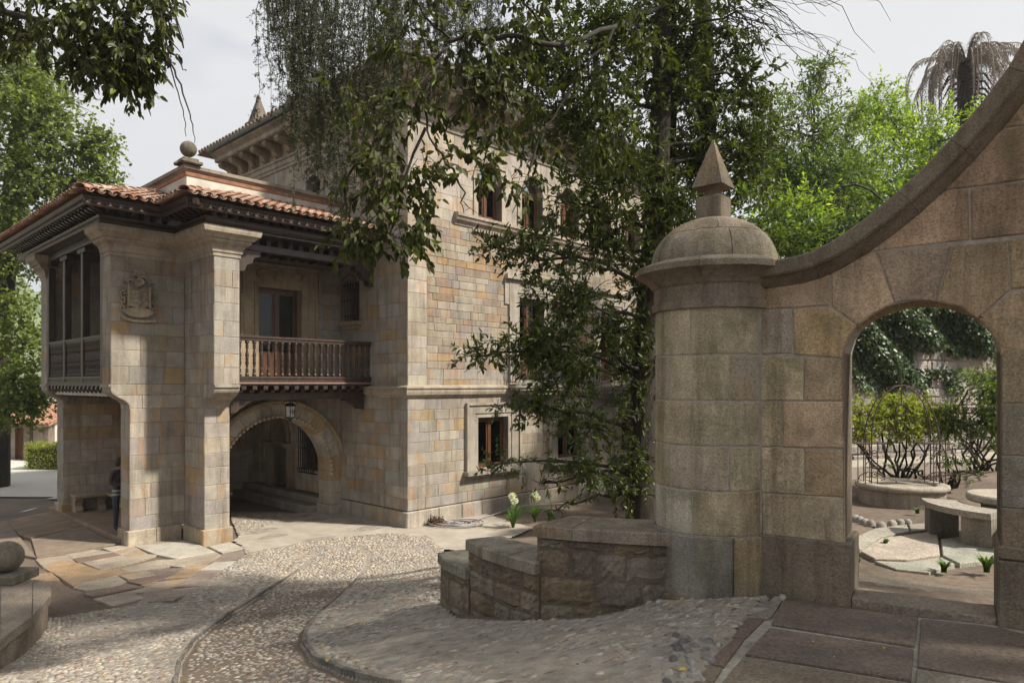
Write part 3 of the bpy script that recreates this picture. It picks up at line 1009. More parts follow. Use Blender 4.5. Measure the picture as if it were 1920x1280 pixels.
# voussoirs, archivolt and pearls of the arch
arch_o = None
nv = 13
rng = random.Random(77)
RO = AR + .40
pvous = []
for k in range(nv):
    a0, a1 = math.pi * k / nv, math.pi * (k + 1) / nv
    pts = [(AC + RO * math.cos(a0 + (a1 - a0) * i / 3), AZ + RO * math.sin(a0 + (a1 - a0) * i / 3)) for i in range(4)]
    pts += [(AC + (AR) * math.cos(a1 + (a0 - a1) * i / 3), AZ + (AR) * math.sin(a1 + (a0 - a1) * i / 3)) for i in range(4)]
    o_ = inset_poly(pts, .003); i_ = inset_poly(o_, .006); n = len(o_)
    vs = [PW(u, v, .05) for u, v in i_] + [PW(u, v, .044) for u, v in o_] + [PW(u, v, -.55) for u, v in o_]
    fs = [tuple(range(n))] + [f for q in range(n) for f in ((q, n + q, n + (q + 1) % n, (q + 1) % n), (n + q, 2 * n + q, 2 * n + (q + 1) % n, n + (q + 1) % n))]
    t = pick(PAL_PALE + [((.42, .31, .19), 5), ((.36, .34, .31), 4)], rng)
    v_ = mk('voussoir', vs, fs, M_TRIM, POR, False, t)
for sgn in (-1, 1):
    z = .28
    while z < AZ - .05:
        z1 = min(z + .33, AZ) if AZ - z - .33 > .1 else AZ
        u0, u1 = sorted((AC + sgn * AR, AC + sgn * RO))
        b = MB(pick(PAL_PALE + [((.42, .31, .19), 3)], rng)); b.box(u0, u1, 2.951, 3.55, z + .003, z1 - .003, .006); b.build('jamb_stone', M_TRIM, POR)
        z = z1
    u0, u1 = sorted((AC + sgn * (AR - .05), AC + sgn * (RO + .06)))
    b = MB(T_PALE); b.box(u0, u1, 2.88, 3.61, -.15, .277, .02); b.build('jamb_base', M_TRIM, POR)
b = MB(T_OCH)
prof = [(RO - .06, .049), (RO - .06, .075), (RO - .03, .09), (RO - .02, .075), (RO, .12), (RO + .03, .14), (RO + .05, .12), (RO + .07, .13), (RO + .09, .08), (RO + .09, .0)]
vs, fs = [], []
n = 28
for k in range(n + 1):
    t = math.pi * (k / n * 1.06 - .03)
    for r, d in prof: vs.append(PW(AC + r * math.cos(t), AZ + r * math.sin(t), d))
m_ = len(prof)
for k in range(n):
    for j in range(m_ - 1): fs.append((k * m_ + j, k * m_ + j + 1, (k + 1) * m_ + j + 1, (k + 1) * m_ + j))
fs += [tuple(range(m_)), tuple(n * m_ + j for j in range(m_))]
b.add(vs, fs); b.build('archivolt', M_TRIM, POR)
b = MB((.47, .39, .29, .3))
for k in range(42):
    t = math.pi * (k + .5) / 42 * 1.06 - .03 * math.pi
    c = PW(AC + (AR + .035) * math.cos(t), AZ + (AR + .035) * math.sin(t), .075)
    b.lathe([(0, -.052), (.037, -.037), (.052, 0), (.037, .037), (0, .052)], c, 7)
b.build('pearl_row', M_TRIM, POR, smooth=True, kind='stuff')
# stone cornice over the piers
ppath = [(-5.82, 3.58), (-5.82, 3.0), (-4.25, 3.0), (-4.25, 1.4), (-3.67, 1.4), (-3.67, 2.3)]
cprof = [(-.1, 6.43), (.02, 6.43), (.025, 6.50), (.05, 6.52), (.06, 6.60), (.10, 6.67), (.17, 6.72), (.19, 6.74), (.19, 6.78), (.24, 6.80), (.26, 6.83), (.34, 6.90), (.36, 6.97), (.36, 7.03), (-.1, 7.04)]
b = MB(T_CREAM); b.sweep(ppath, cprof); b.build('cornice', M_TRIM, POR)
b = MB(T_CREAM); b.sweep([(-5.3, 8.2), (-5.82, 8.2)][::-1] if False else [(-5.82, 8.8), (-5.82, 8.2), (-5.3, 8.2)], cprof); b.build('cornice', M_TRIM, POR)
# ceilings
b = MB(); b.box(-5.62, -.02, 3.58, 8.19, 3.32, 3.62); b.build('porch_ceiling', M_PLASTER, POR)
b = MB(); b.box(-5.98, -.02, 3.41, 9.7, 7.05, 7.12); b.build('loggia_ceiling', M_WOOD, POR)

# ---------------------------------------------------------------- roof: height field of two hips
ET1, ES1, ET2, ES2, ZE, SLP = -6.66, 2.08, -5.15, .72, 7.47, .34
SB = 10.1                                  # rear end of the roof
def rh(t, s):
    h1 = min(s - ES1, t - ET1, SB - s); h2 = min(s - ES2, t - ET2)
    return SLP * max(h1, h2)
def which(t, s):
    h1 = min(s - ES1, t - ET1, SB - s); h2 = min(s - ES2, t - ET2)
    if max(h1, h2) < -.02 or (t > -4.2 and 3.0 < s < 8.2): return None
    if h1 >= h2: return 'F1' if (s - ES1) <= min(t - ET1, SB - s) else ('L1' if (t - ET1) <= SB - s else 'B1')
    return 'F2' if (s - ES2) < (t - ET2) else 'L2'
# boarding under the tiles
b = MB((.22, .12, .08, .4))
N = 66
idx = {}
g_t = [ET1 + (0 - ET1) * k / N for k in range(N + 1)]
g_s = [ES2 + (SB - ES2) * k / 90 for k in range(91)]
for i, t in enumerate(g_t):
    for j, s in enumerate(g_s):
        idx[i, j] = len(b.v); b.v.append((t, s, ZE - .0 + max(rh(t, s), -.02))); b.c.append(b.t)
for i in range(N):
    for j in range(90):
        tm, sm = (g_t[i] + g_t[i + 1]) / 2, (g_s[j] + g_s[j + 1]) / 2
        if which(tm, sm): b.f.append((idx[i, j], idx[i + 1, j], idx[i + 1, j + 1], idx[i, j + 1]))
ROOF = b.build('roof', M_TILE, POR)
# barrel tiles
def tile_mesh(w0, w1, L, up=True, n=6, th=.016):
    vs, fs = [], []
    for (x, w) in ((0, w0), (L, w1)):
        for rr in (w / 2, w / 2 - th):
            for k in range(n + 1):
                a = math.pi * k / n
                vs.append((x, rr * math.cos(a), (rr * math.sin(a) if up else -rr * math.sin(a)) * .8))
    m = n + 1
    for k in range(n):
        fs.append((k, k + 1, 2 * m + k + 1, 2 * m + k))
        fs.append((m + k, 3 * m + k, 3 * m + k + 1, m + k + 1))
        fs.append((k, m + k, m + k + 1, k + 1))
        fs.append((2 * m + k, 2 * m + k + 1, 3 * m + k + 1, 3 * m + k))
    return vs, fs
tv, tf = tile_mesh(.20, .155, .46)
pv, pf = tile_mesh(.155, .20, .46, up=False)
rng = random.Random(9)
tiles = []
PT = [((.38, .215, .15), 5), ((.42, .265, .195), 5), ((.34, .19, .135), 3), ((.44, .33, .26), 3.5), ((.28, .175, .13), 2)]
def tile_rows(slope):
    if slope == 'F1': org, along, up, n = (ET1, ES1), (1, 0), (0, 1), 14
    if slope == 'F2': org, along, up, n = (ET2, ES2), (1, 0), (0, 1), 26
    if slope == 'L1': org, along, up, n = (ET1, ES1), (0, 1), (1, 0), 39
    if slope == 'L2': org, along, up, n = (ET2, ES2), (0, 1), (1, 0), 12
    ca = math.atan(SLP)
    for k in range(n + 1):
        for pan in (0, 1):
            a = k * .205 + .06 + (.1025 if pan else 0)
            for r_ in range(9):
                d = r_ * .335 - (.07 if not pan else .10)
                t = org[0] + along[0] * a + up[0] * (d + .12); s = org[1] + along[1] * a + up[1] * (d + .12)
                w_ = which(t + up[0] * .06, s + up[1] * .06)
                if r_ == 0:
                    t2 = org[0] + along[0] * a + up[0] * .1; s2 = org[1] + along[1] * a + up[1] * .1
                    w_ = which(t2, s2)
                if w_ != slope or t > -.05: continue
                px_, py_ = org[0] + along[0] * a + up[0] * d, org[1] + along[1] * a + up[1] * d
                z = ZE + SLP * d + (.075 if not pan else .105) - (.0 if not pan else 0)
                jit = rng.uniform(-.012, .012); tilt = rng.uniform(-.02, .02)
                X = Vector((up[0] * math.cos(ca - .05), up[1] * math.cos(ca - .05), math.sin(ca - .05)))
                Yv = Vector((along[0], along[1], 0)) + X * tilt
                Z = X.cross(Yv); 
                if Z.z < 0: Z = -Z
                o = Vector((px_, py_, z)) + Yv * jit
                src = tv if not pan else pv
                vs = [tuple(o + X * p[0] + Yv * p[1] + Z * p[2]) for p in src]
                c = o + X * .2
                w3 = bw(c); u, v = px(*w3)
                area = (1000 / w3.y) * (1 if not pan else .25) * (1 if -10 < u < 700 else .01)
                tiles.append((area, vs, tf if not pan else pf, pick(PT, rng, .12)))
for q in ('F1', 'F2', 'L1', 'L2'): tile_rows(q)
# hip ridges
def ridge(p0, p1):
    p0, p1 = Vector(p0), Vector(p1)
    d = (p1 - p0); L = d.length; d.normalize()
    n = int(L / .34)
    Yv = d.cross(Vector((0, 0, 1))).normalized(); Z = Yv.cross(d)
    for k in range(n):
        o = p0 + d * (k * .34) + Z * .035
        vs = [tuple(o + d * p[0] + Yv * p[1] * 1.25 + Z * (p[2] * 1.2 + .03 - p[0] * .04)) for p in tv]
        tiles.append((95, vs, tf, pick(PT, rng, .12)))
def rz(t, s, e=.03): return (t, s, ZE + rh(t, s) + e)
ridge(rz(ET1, ES1), rz(ET1 + .9, ES1 + .9) if False else rz(-4.25, ES1 + (-4.25 - ET1)))
ridge(rz(ET2, ES2), rz(-4.25, ES2 + (-4.25 - ET2)))
tiles.sort(key=lambda a: -a[0])
for (a, vs, fs, t) in tiles[:300]: mk('roof_tile', vs, fs, M_TILE, ROOF, True, t)
b = MB()
for (a, vs, fs, t) in tiles[300:]: b.add(vs, fs, t)
b.build('roof_tiles', M_TILE, ROOF, smooth=True, kind='stuff')

# parapet of the roof terrace
b = MB(); b.box(-4.2, -.02, 3.0, 3.3, 7.9, 8.64); b.box(-4.2, -3.9, 3.301, 8.2, 7.9, 8.64); b.build('parapet', M_PLASTER, POR)
b = MB((.27, .235, .19, .2)); b.sweep([(-4.2, 8.2), (-4.2, 3.0), (-.02, 3.0)], [(-.34, 8.62), (.02, 8.62), (.05, 8.66), (.09, 8.68), (.09, 8.76), (-.34, 8.78)])
b.build('coping', M_TRIM, POR)
b = MB((.26, .22, .17, .2)); b.sweep([(-4.2, 8.2), (-4.2, 3.0), (-.02, 3.0)], [(-.01, 8.52), (.02, 8.52), (.04, 8.60), (-.01, 8.60)])
b.build('parapet_band', plain_mat('stained_terracotta', (.24, .11, .06), (.40, .22, .13), 6, .9, .2), POR)
b = MB((.16, .14, .11, .2))
b.box(-4.38, -3.88, 2.82, 3.32, 8.782, 8.86, .015); b.box(-4.31, -3.95, 2.89, 3.25, 8.862, 8.93, .015)
b.lathe([(.07, 0), (.045, .03), (.05, .07)], (-4.13, 3.07, 8.93), 10)
b.lathe([(.19 * math.sin(math.pi * k / 10), .19 - .19 * math.cos(math.pi * k / 10)) for k in range(11)], (-4.13, 3.07, 8.98), 16)
b.build('ball_finial', M_RUBBLE, POR, smooth=True)

# ---------------------------------------------------------------- timber eaves
eave_path = [(ET1 + .10, 10.0), (ET1 + .10, ES1 + .10), (ET2 + .10, ES1 + .10), (ET2 + .10, ES2 + .10), (-.03, ES2 + .10)]
b = MB()
b.sweep(eave_path, [(-.05, 7.26), (.0, 7.26), (.02, 7.30), (.0, 7.33), (.0, 7.38), (.03, 7.42), (.05, 7.45), (-.05, 7.45)])
FASC = b.build('eaves_board', M_WOOD, POR)
b = MB()        # rope carving on the fascia
for (p0, p1, nx) in (((-6.56, 9.9), (-6.56, 2.2), (-1, 0)), ((-6.5, 2.18), (-5.1, 2.18), (0, -1)), ((-5.05, 2.1), (-5.05, .9), (-1, 0)), ((-5.0, .82), (-.1, .82), (0, -1))):
    L = math.dist(p0, p1); n = int(L / .075)
    ax = ((p1[0] - p0[0]) / L, (p1[1] - p0[1]) / L)
    for k in range(n):
        c = (p0[0] + ax[0] * (k + .5) * .075, p0[1] + ax[1] * (k + .5) * .075)
        q = [(-.025, 7.335), (.0, 7.335), (.035, 7.378), (.010, 7.378)]
        vs = [(c[0] + ax[0] * a + nx[0] * .018, c[1] + ax[1] * a + nx[1] * .018, z) for a, z in q]
        b.prism(vs, (-nx[0] * .02, -nx[1] * .02, 0))
b.build('rope_carving', M_WOOD, FASC, kind='stuff')
b = MB()        # boards above the rafters
def sheet(b, pts): b.add(pts, [tuple(range(len(pts)))])
sheet(b, [(ET1 + .08, 10, 7.44), (ET1 + .08, ES1 + .08, 7.44), (-4.0, ES1 + .08, 7.44), (-4.0, 10, 7.44)])
sheet(b, [(ET2 + .08, ES2 + .08, 7.435), (-.02, ES2 + .08, 7.435), (-.02, 3.0, 7.435), (ET2 + .08, 3.0, 7.435)])
b.build('soffit_boards', M_WOOD, POR)
# lower carved beam along the wall line
beam_path = [(-6.13, 9.8), (-6.13, 2.67), (-4.56, 2.67), (-4.56, 1.07), (-.02, 1.07)]
b = MB(); b.sweep(beam_path, [(-.16, 7.045), (.0, 7.045), (.03, 7.09), (.01, 7.11), (.01, 7.16), (.04, 7.20), (-.16, 7.20)])
BEAM = b.build('wall_plate', M_WOOD, POR)
# carved rafter tails
raf = [(0, 7.20), (0, 7.42), (.62, 7.42), (.62, 7.30), (.56, 7.28), (.50, 7.31), (.44, 7.33), (.36, 7.29), (.28, 7.27), (.18, 7.29), (.10, 7.25)]
q = MB()
q.prism([(-.045, -a, z) for a, z in raf], (.09, 0, 0))
r0 = None
def rafter(x, y, rot, sc=1.0):
    global r0
    if r0 is None:
        r0 = q.build('rafter', M_WOOD, POR); r0.location = (x, y, 0); r0.rotation_euler = (0, 0, rot); r0.scale = (1, sc, 1)
    else: share(r0, 'rafter', POR, (x, y, 0), (0, 0, rot), (1, sc, 1))
k = 0
while -4.45 + k * .245 < -.1:
    rafter(-4.45 + k * .245, 1.25, 0, .66); k += 1
for k in range(6): rafter(-6.02 + k * .25, 2.85, 0, .92)
for k in range(29): rafter(-5.95, 2.8 + k * .245, -math.pi / 2, .85)
for k in range(6): rafter(-4.4, 1.2 + k * .25, -math.pi / 2, .85)
for (x, y, rot) in ((-6.05, 2.75, -math.pi / 4), (-4.48, 1.15, -math.pi / 4)): rafter(x, y, rot, 1.1)

# ceiling of the front balcony: joists, beam, end bracket
for k in range(13):
    b = MB(); x = -3.52 + k * .28
    b.box(x, x + .11, 1.52, 3.0, 6.83, 6.98); b.build('ceiling_joist', M_WOOD, POR)
b = MB(); b.box(-3.66, -.02, 1.42, 1.60, 6.66, 6.82, .01); b.box(-3.66, -.02, 1.30, 1.66, 7.0, 7.04); b.build('ceiling_beam', M_WOOD, POR)
b = MB(); b.box(-3.66, -.02, 1.1, 2.98, 6.985, 7.03); b.build('balcony_ceiling', M_WOOD, POR)
for (x, w_) in ((-.02, -.55), (-3.66, .5)):
    b = MB(); pf_ = [(0, 6.16), (w_ * .25, 6.18), (w_ * .35, 6.32), (w_ * .6, 6.36), (w_ * .7, 6.5), (w_, 6.54), (w_, 6.655), (0, 6.655)]
    b.prism([(x + a, 1.42, z) for a, z in pf_], (0, .2, 0)); b.build('timber_bracket', M_WOOD, POR)

# ---------------------------------------------------------------- balconies
def turned(r=.047, h=.82):
    return [(r, 0), (r, .07 * h), (r * .45, .09 * h), (r * .95, .12 * h), (r * .55, .15 * h), (r * .95, .18 * h), (r * .4, .22 * h), (r * .62, .30 * h), (r, .38 * h), (r * .55, .45 * h), (r * .95, .48 * h),
            (r * .6, .51 * h), (r, .58 * h), (r * .62, .68 * h), (r * .4, .76 * h), (r * .95, .80 * h), (r * .55, .83 * h), (r * .95, .86 * h), (r * .55, .9 * h), (r, .93 * h), (r, h)]
def balustrade(name, axis, fix, a0, a1, n, zb, floor=None):
    """timber balustrade along t (axis 0) or s (axis 1)"""
    q = MB()
    def bx(b, c0, c1, d0, d1, z0, z1, ch=.0):
        if axis == 0: b.box(c0, c1, fix + d0, fix + d1, z0, z1, ch)
        else: b.box(fix + d0, fix + d1, c0, c1, z0, z1, ch)
    bx(q, a0, a1, -.075, .075, zb + .94, zb + 1.0, .012); bx(q, a0, a1, -.055, .055, zb + .885, zb + .938)
    bx(q, a0, a1, -.075, .075, zb + .0, zb + .065, .01); bx(q, a0, a1, -.06, .06, zb - .07, zb - .002)
    base = q.build(name, M_WOOD, POR)
    c = MB()
    nn = int((a1 - a0) / .05)
    for k in range(nn):
        a = a0 + (k + .5) * .05
        for (zz, hh) in ((zb - .055, .045), (zb + .89, .04)):
            pl = [(a - .02, zz), (a, zz), (a + .02, zz + hh), (a, zz + hh)]
            dd = -.062 if zz < zb else -.0575
            if axis == 0: c.prism([(x, fix + dd, z) for x, z in pl], (0, .004, 0))
            else: c.prism([(fix + dd, x, z) for x, z in pl], (.004, 0, 0))
    c.build('rail_carving', M_WOOD, base, kind='stuff')
    t = MB(); t.lathe(turned(), n=8)
    f = None
    for k in range(n):
        a = a0 + (a1 - a0) * (k + .5) / n
        loc = (a, fix, zb + .065) if axis == 0 else (fix, a, zb + .065)
        if f is None: f = t.build('baluster', M_WOOD, base, True); f.location = loc
        else: share(f, 'baluster', base, loc)
    return base
BZ = 3.72
balustrade('balcony_rail', 0, 1.60, -3.66, .02, 21, BZ)
b = MB(); b.box(-3.66, -.01, 1.55, 2.995, 3.56, 3.65); b.build('balcony_floor', M_WOOD, POR)
b = MB(); b.box(-3.66, -.01, 1.50, 1.56, 3.60, 3.645, .008); b.build('balcony_edge', plain_mat('worn_timber', (.16, .10, .08), (.26, .17, .14), 20, .6, .2), POR)
for k in range(14):
    b = MB(); x = -3.55 + k * .265
    pl = [(1.54, 3.56), (1.54, 3.48), (1.60, 3.45), (1.66, 3.47), (1.74, 3.40), (2.99, 3.40), (2.99, 3.56)]
    b.prism([(x, s, z) for s, z in pl], (.11, 0, 0)); b.build('floor_joist', M_WOOD, POR)
b = MB(); b.box(-3.66, -.01, 1.86, 2.02, 3.22, 3.40, .01); b.build('floor_beam', M_WOOD, POR)
for (x, w_) in ((-.01, -.62), (-3.66, .5)):
    b = MB(); pf_ = [(0, 2.93), (w_ * .3, 2.95), (w_ * .42, 3.04), (w_ * .62, 3.07), (w_ * .75, 3.15), (w_, 3.17), (w_, 3.218), (0, 3.218)]
    b.prism([(x + a, 1.86, z) for a, z in pf_], (0, .16, 0)); b.build('timber_bracket', M_WOOD, POR)
# loggia on the open side
balustrade('loggia_rail', 1, -5.74, 3.58, 8.19, 34, BZ)
b = MB(); b.box(-5.80, -5.60, 3.58, 8.19, 3.56, 3.645); b.build('loggia_floor', M_WOOD, POR)
for k in range(15):
    b = MB(); s_ = 3.7 + k * .31
    pl = [(-5.80, 3.56), (-5.82, 3.48), (-5.76, 3.44), (-5.70, 3.46), (-5.62, 3.38), (-5.55, 3.34), (-5.48, 3.28), (-5.3, 3.25), (-5.3, 3.56)]
    b.prism([(t, s_, z) for t, z in pl], (0, .12, 0)); b.build('floor_joist', M_WOOD, POR)
for s_ in (3.66, 5.1, 6.6, 8.1):
    b = MB(); b.box(-5.82, -5.66, s_ - .08, s_ + .08, 3.65, 6.75, .015); b.box(-5.84, -5.64, s_ - .3, s_ + .3, 6.752, 6.86, .02); b.build('loggia_post', M_WOOD, POR)
b = MB(); b.box(-5.86, -5.64, 3.58, 8.195, 6.87, 7.045, .01); b.build('loggia_beam', M_WOOD, POR)

# ---------------------------------------------------------------- balcony door with stone surround
PD = PW
timber_window(POR, PD, -2.43, -1.23, 3.68, 6.08, -.2, panel=.62, name='balcony_door')
b = MB(T_OCH)
for (u0, u1, v0, v1, d) in ((-2.54, -2.432, 3.66, 6.19, .03), (-1.228, -1.12, 3.66, 6.19, .03), (-2.432, -1.228, 6.082, 6.19, .03),
                            (-2.84, -2.543, 3.66, 6.52, .012), (-1.117, -.82, 3.66, 6.52, .012), (-2.543, -1.117, 6.193, 6.52, .012)):
    pbox(b, PD, u0, u1, v0, v1, -.25 if d > .02 else -.02, d + .02)
for u0, u1 in ((-2.92, -2.843), (-.817, -.74)): pbox(b, PD, u0, u1, 3.66, 5.8, -.02, .07)
for u0, u1 in ((-3.04, -2.94), (-.72, -.62)): pbox(b, PD, u0, u1, 5.86, 6.6, -.02, .06)
for u0, u1 in ((-3.04, -2.84), (-.82, -.62)): pbox(b, PD, u0, u1, 5.803, 5.857, -.02, .075)
pbox(b, PD, -3.05, -.61, 6.602, 6.68, -.02, .12)
b.build('door_surround', M_TRIM, POR)
b = MB(T_OCH)
for sg in (-1, 1):
    cx = -1.83 + sg * .52
    pts = []
    for k in range(14):
        a = math.pi * (.1 + 1.5 * k / 13); r = .20 - .011 * k
        pts.append(PD(cx + sg * (.1 - r * math.cos(a)) - sg * .1, 6.40 + r * math.sin(a) * .75, .05))
    b.tube(pts, [.05 - .002 * k for k in range(14)], 6)
pprism(b, PD, [(-2.06, 6.30), (-1.60, 6.30), (-1.72, 6.44), (-1.76, 6.52), (-1.90, 6.52), (-1.94, 6.44)], -.01, .07)
b.tube([PD(-2.0, 6.28, .06), PD(-1.66, 6.5, .085)], .02, 5); b.tube([PD(-1.66, 6.28, .06), PD(-2.0, 6.5, .085)], .02, 5)
b.build('scroll_pediment', M_TRIM, POR)

# ---------------------------------------------------------------- coat of arms
CX, CZ = -5.27, 5.56
crest = empty('coat_of_arms', (0, 0, 0)); crest.parent = POR
PA = lambda u, v, d: PW(CX + u, CZ + v, d * 1.7)
def arc(cx, cy, r, a0, a1, n=8, d=.035): return [PA(cx + r * math.cos(a0 + (a1 - a0) * k / n), cy + r * math.sin(a0 + (a1 - a0) * k / n), d) for k in range(n + 1)]
TC = (.40, .335, .25, .3)
b = MB(TC)
sh = [(-.20, .20), (.19, .20), (.19, -.22), (.10, -.25), (0, -.30), (-.10, -.25), (-.20, -.22)]
pprism(b, PA, sh, 0, .05)
pprism(b, PA, [(-.24, .24), (-.20, .205), (-.20, -.22), (-.24, -.26)], 0, .075); pprism(b, PA, [(.24, .24), (.19, .205), (.19, -.22), (.24, -.26)], 0, .075)
pprism(b, PA, [(-.24, -.26), (.24, -.26), (.30, -.36), (.18, -.45), (0, -.47), (-.2, -.45), (-.32, -.36)], 0, .045)
pbox(b, PA, -.008, .008, -.25, .2, .05, .062); pbox(b, PA, .008, .19, -.012, .004, .05, .062)
b.build('shield', M_TRIM, crest)
b = MB(TC)
pbox(b, PA, .03, .17, .02, .035, .05, .064); pbox(b, PA, .03, .045, .035, .18, .05, .064); pbox(b, PA, .155, .17, .035, .18, .05, .064); pbox(b, PA, .03, .17, .18, .194, .05, .064)
b.tube(arc(.10, .10, .04, 0, math.pi, 6, .06), .012, 5); pbox(b, PA, .06, .14, .045, .09, .05, .068)
for (x, y) in ((.05, -.06), (.15, -.06), (.10, -.12), (.05, -.19), (.15, -.19)): b.tube(arc(x, y, .022, 0, 5.5, 6, .06), .010, 5)
rr = random.Random(3)
for k in range(16):
    x, y = -.175 + (k % 4) * .045, .16 - (k // 4) * .10
    b.tube(arc(x + .01, y, .018, rr.uniform(0, 3), rr.uniform(4, 6), 6, .058), .009, 4)
b.build('charges', M_TRIM, crest)
b = MB(TC)
pts = [(-.10, .21), (-.11, .36), (-.04, .41), (.05, .40), (.085, .33), (.06, .27), (.0, .235), (-.05, .20)]
pprism(b, PA, pts, 0, .10)
for k in range(3): pbox(b, PA, -.05, .03, .315 + k * .02, .325 + k * .02, .10, .108)
b.build('helmet', M_TRIM, crest)
b = MB(TC)
for (x1, y1, bend) in ((-.14, .48, .05), (-.10, .56, .06), (.03, .57, .07), (.14, .52, .06), (.18, .44, .04)):
    p0 = (.02, .39)
    mid = ((p0[0] + x1) / 2, max(p0[1], y1) + bend * .8)
    pts = []
    for k in range(8):
        t = k / 7
        u = (1 - t) ** 2 * p0[0] + 2 * t * (1 - t) * mid[0] + t * t * x1; v = (1 - t) ** 2 * p0[1] + 2 * t * (1 - t) * (mid[1] + .06) + t * t * (y1 - .05)
        pts.append(PA(u, v, .04))
    b.tube(pts, [.018, .026, .032, .034, .034, .032, .026, .014], 6)
b.build('plumes', M_TRIM, crest, smooth=True)
b = MB(TC)
for sg in (-1, 1):
    for (x, y, r, a0, a1) in ((.27, .27, .07, .2, 5.0), (.31, .16, .045, 2.0, 7.0), (.30, .03, .07, -1.8, 2.4), (.27, .02, .035, 0, 5.2), (.33, -.10, .05, 1.0, 6.0), (.29, -.20, .06, -1.5, 2.2), (.33, -.28, .045, 2.5, 7.4), (.27, -.38, .05, .5, 4.0), (.17, .30, .06, 0, 3.1)):
        pts = arc(0, 0, r, a0, a1, 9, .03)
        pts = [PA(sg * (x + r * math.cos(a0 + (a1 - a0) * k / 9)), y + r * math.sin(a0 + (a1 - a0) * k / 9), .03) for k in range(10)]
        b.tube(pts, [.022 - .001 * k for k in range(10)], 5)
b.build('mantling', M_TRIM, crest, smooth=True, kind='stuff')
b = MB(TC)
pprism(b, PA, [(-.36, -.46), (-.12, -.52), (.12, -.53), (.36, -.50), (.36, -.55), (.12, -.58), (-.12, -.57), (-.36, -.51)], 0, .04)
b.build('motto_ribbon', M_TRIM, crest)
pm.emit(300)

# ---------------------------------------------------------------- things in and under the porch
LAN = empty('lantern', bw((-1.95, 2.25, 2.70)), RZ, 'black wrought iron lantern with crown hanging in front of the great arch', 'lantern')
b = MB()
b.lathe([(.0, -.04), (.03, -.02), (.05, .02), (.13, .05), (.14, .08)], (0, 0, 0), 6)
for k in range(6):
    a = math.pi * 2 * k / 6
    b.tube([(.115 * math.cos(a), .115 * math.sin(a), .07), (.135 * math.cos(a), .135 * math.sin(a), .36)], .010, 4)
    b.tube([(.135 * math.cos(a), .135 * math.sin(a), .36), (.20 * math.cos(a), .20 * math.sin(a), .42), (.14 * math.cos(a), .14 * math.sin(a), .48), (.03 * math.cos(a), .03 * math.sin(a), .47)], .010, 4)
    b.tube([(.115 * math.cos(a), .115 * math.sin(a), .08), (.16 * math.cos(a), .16 * math.sin(a), .04), (.17 * math.cos(a), .17 * math.sin(a), .0)], .008, 4)
b.lathe([(.145, .34), (.15, .37), (.12, .40), (.05, .43)], (0, 0, 0), 6)
b.tube([(0, 0, .43), (0, 0, .55)], .012, 5); b.tube([(0, 0, .55), (0, -.25, .545)], .012, 5)
b.build('frame', M_IRON, LAN)
b = MB(); b.lathe([(.105, .08), (.122, .34)], (0, 0, 0), 6)
b.build('pane', plain_mat('milky_glass', (.5, .5, .48), (.62, .62, .6), 10, .25, 0), LAN)
b = MB(); b.tube([(.06 * math.cos(t), -.115, .21 + .06 * math.sin(t)) for t in [k * math.pi / 2 for k in range(5)]], .008, 4); b.tube([(-.11, -.12, .21), (.11, -.12, .21)], .005, 4); b.tube([(0, -.12, .08), (0, -.12, .34)], .005, 4)
b.build('ornament', M_IRON, LAN)

# platform, bench, pedestal
b = MB((.24, .17, .12, .3)); b.box(-5.52, -4.05, 3.35, 9.35, -.1, .12, .02)
tag(b.build('porch_platform', M_FLAG), 'low stone platform of the porch floor', None, None, 'structure')
o_ = bpy.data.objects['porch_platform']; o_.location = C0; o_.rotation_euler = (0, 0, RZ)
BEN = empty('stone_bench', bw((-4.6, 6.5, .12)), RZ, 'angled stone bench with scrolled legs against the porch back wall', 'bench')
def L_(p): return (p[0] + 4.6, p[1] - 6.5, p[2] - .12)
b = MB(T_OCH); x0, y0, z0 = L_((-5.30, 7.62, .50)); b.box(x0, x0 + .76, y0, y0 + .5, z0, z0 + .09, .015); x0, y0, z0 = L_((-4.53, 4.6, .50)); b.box(x0, x0 + .46, y0, y0 + 3.52, z0, z0 + .09, .015)
b.build('seat', M_TRIM, BEN)
for (t, s, rot) in ((-5.18, 7.86, 0), (-4.62, 7.86, 0), (-4.3, 7.0, 1), (-4.3, 6.0, 1), (-4.3, 5.0, 1)):
    b = MB(T_OCH); c = L_((t, s, .12))
    pr = [(-.20, 0), (-.12, 0), (-.10, .08), (-.02, .14), (.0, .24), (-.04, .32), (-.02, .378), (.22, .378), (.22, 0), (.14, 0), (.16, .12), (.10, .2), (.05, .1), (.04, 0)]
    pr = [(-.20, 0), (.20, 0), (.20, .378), (-.16, .378), (-.17, .33), (-.10, .27), (-.09, .16), (-.16, .10), (-.21, .06)]
    if rot: b.prism([(c[0] + a, c[1] - .09, c[2] + z) for a, z in pr], (0, .18, 0))
    else: b.prism([(c[0] - .09, c[1] + a, c[2] + z) for a, z in pr], (.18, 0, 0))
    b.build('leg', M_TRIM, BEN)
PED = empty('porch_pedestal', bw((-3.75, 6.0, .0)), RZ, 'moulded stone pedestal wall behind the porch bench', 'pedestal')
b = MB(T_OCH); b.box(-.28, .3, -1.6, 2.18, 0, 1.0, .01); b.build('dado', M_SAND, PED)
b = MB(T_PALE); b.box(-.36, .38, -1.68, 2.18, 1.002, 1.06, .01); b.box(-.42, .44, -1.74, 2.18, 1.062, 1.13, .02); b.build('moulding', M_TRIM, PED)
b = MB(T_OCH); b.box(-.2, .3, .3, 2.18, 1.132, 2.9, .01); b.build('pier', M_SAND, PED)
b = MB(T_PALE); b.box(-.27, .37, .23, 2.18, 2.2, 2.3, .015); b.build('capital', M_TRIM, PED)

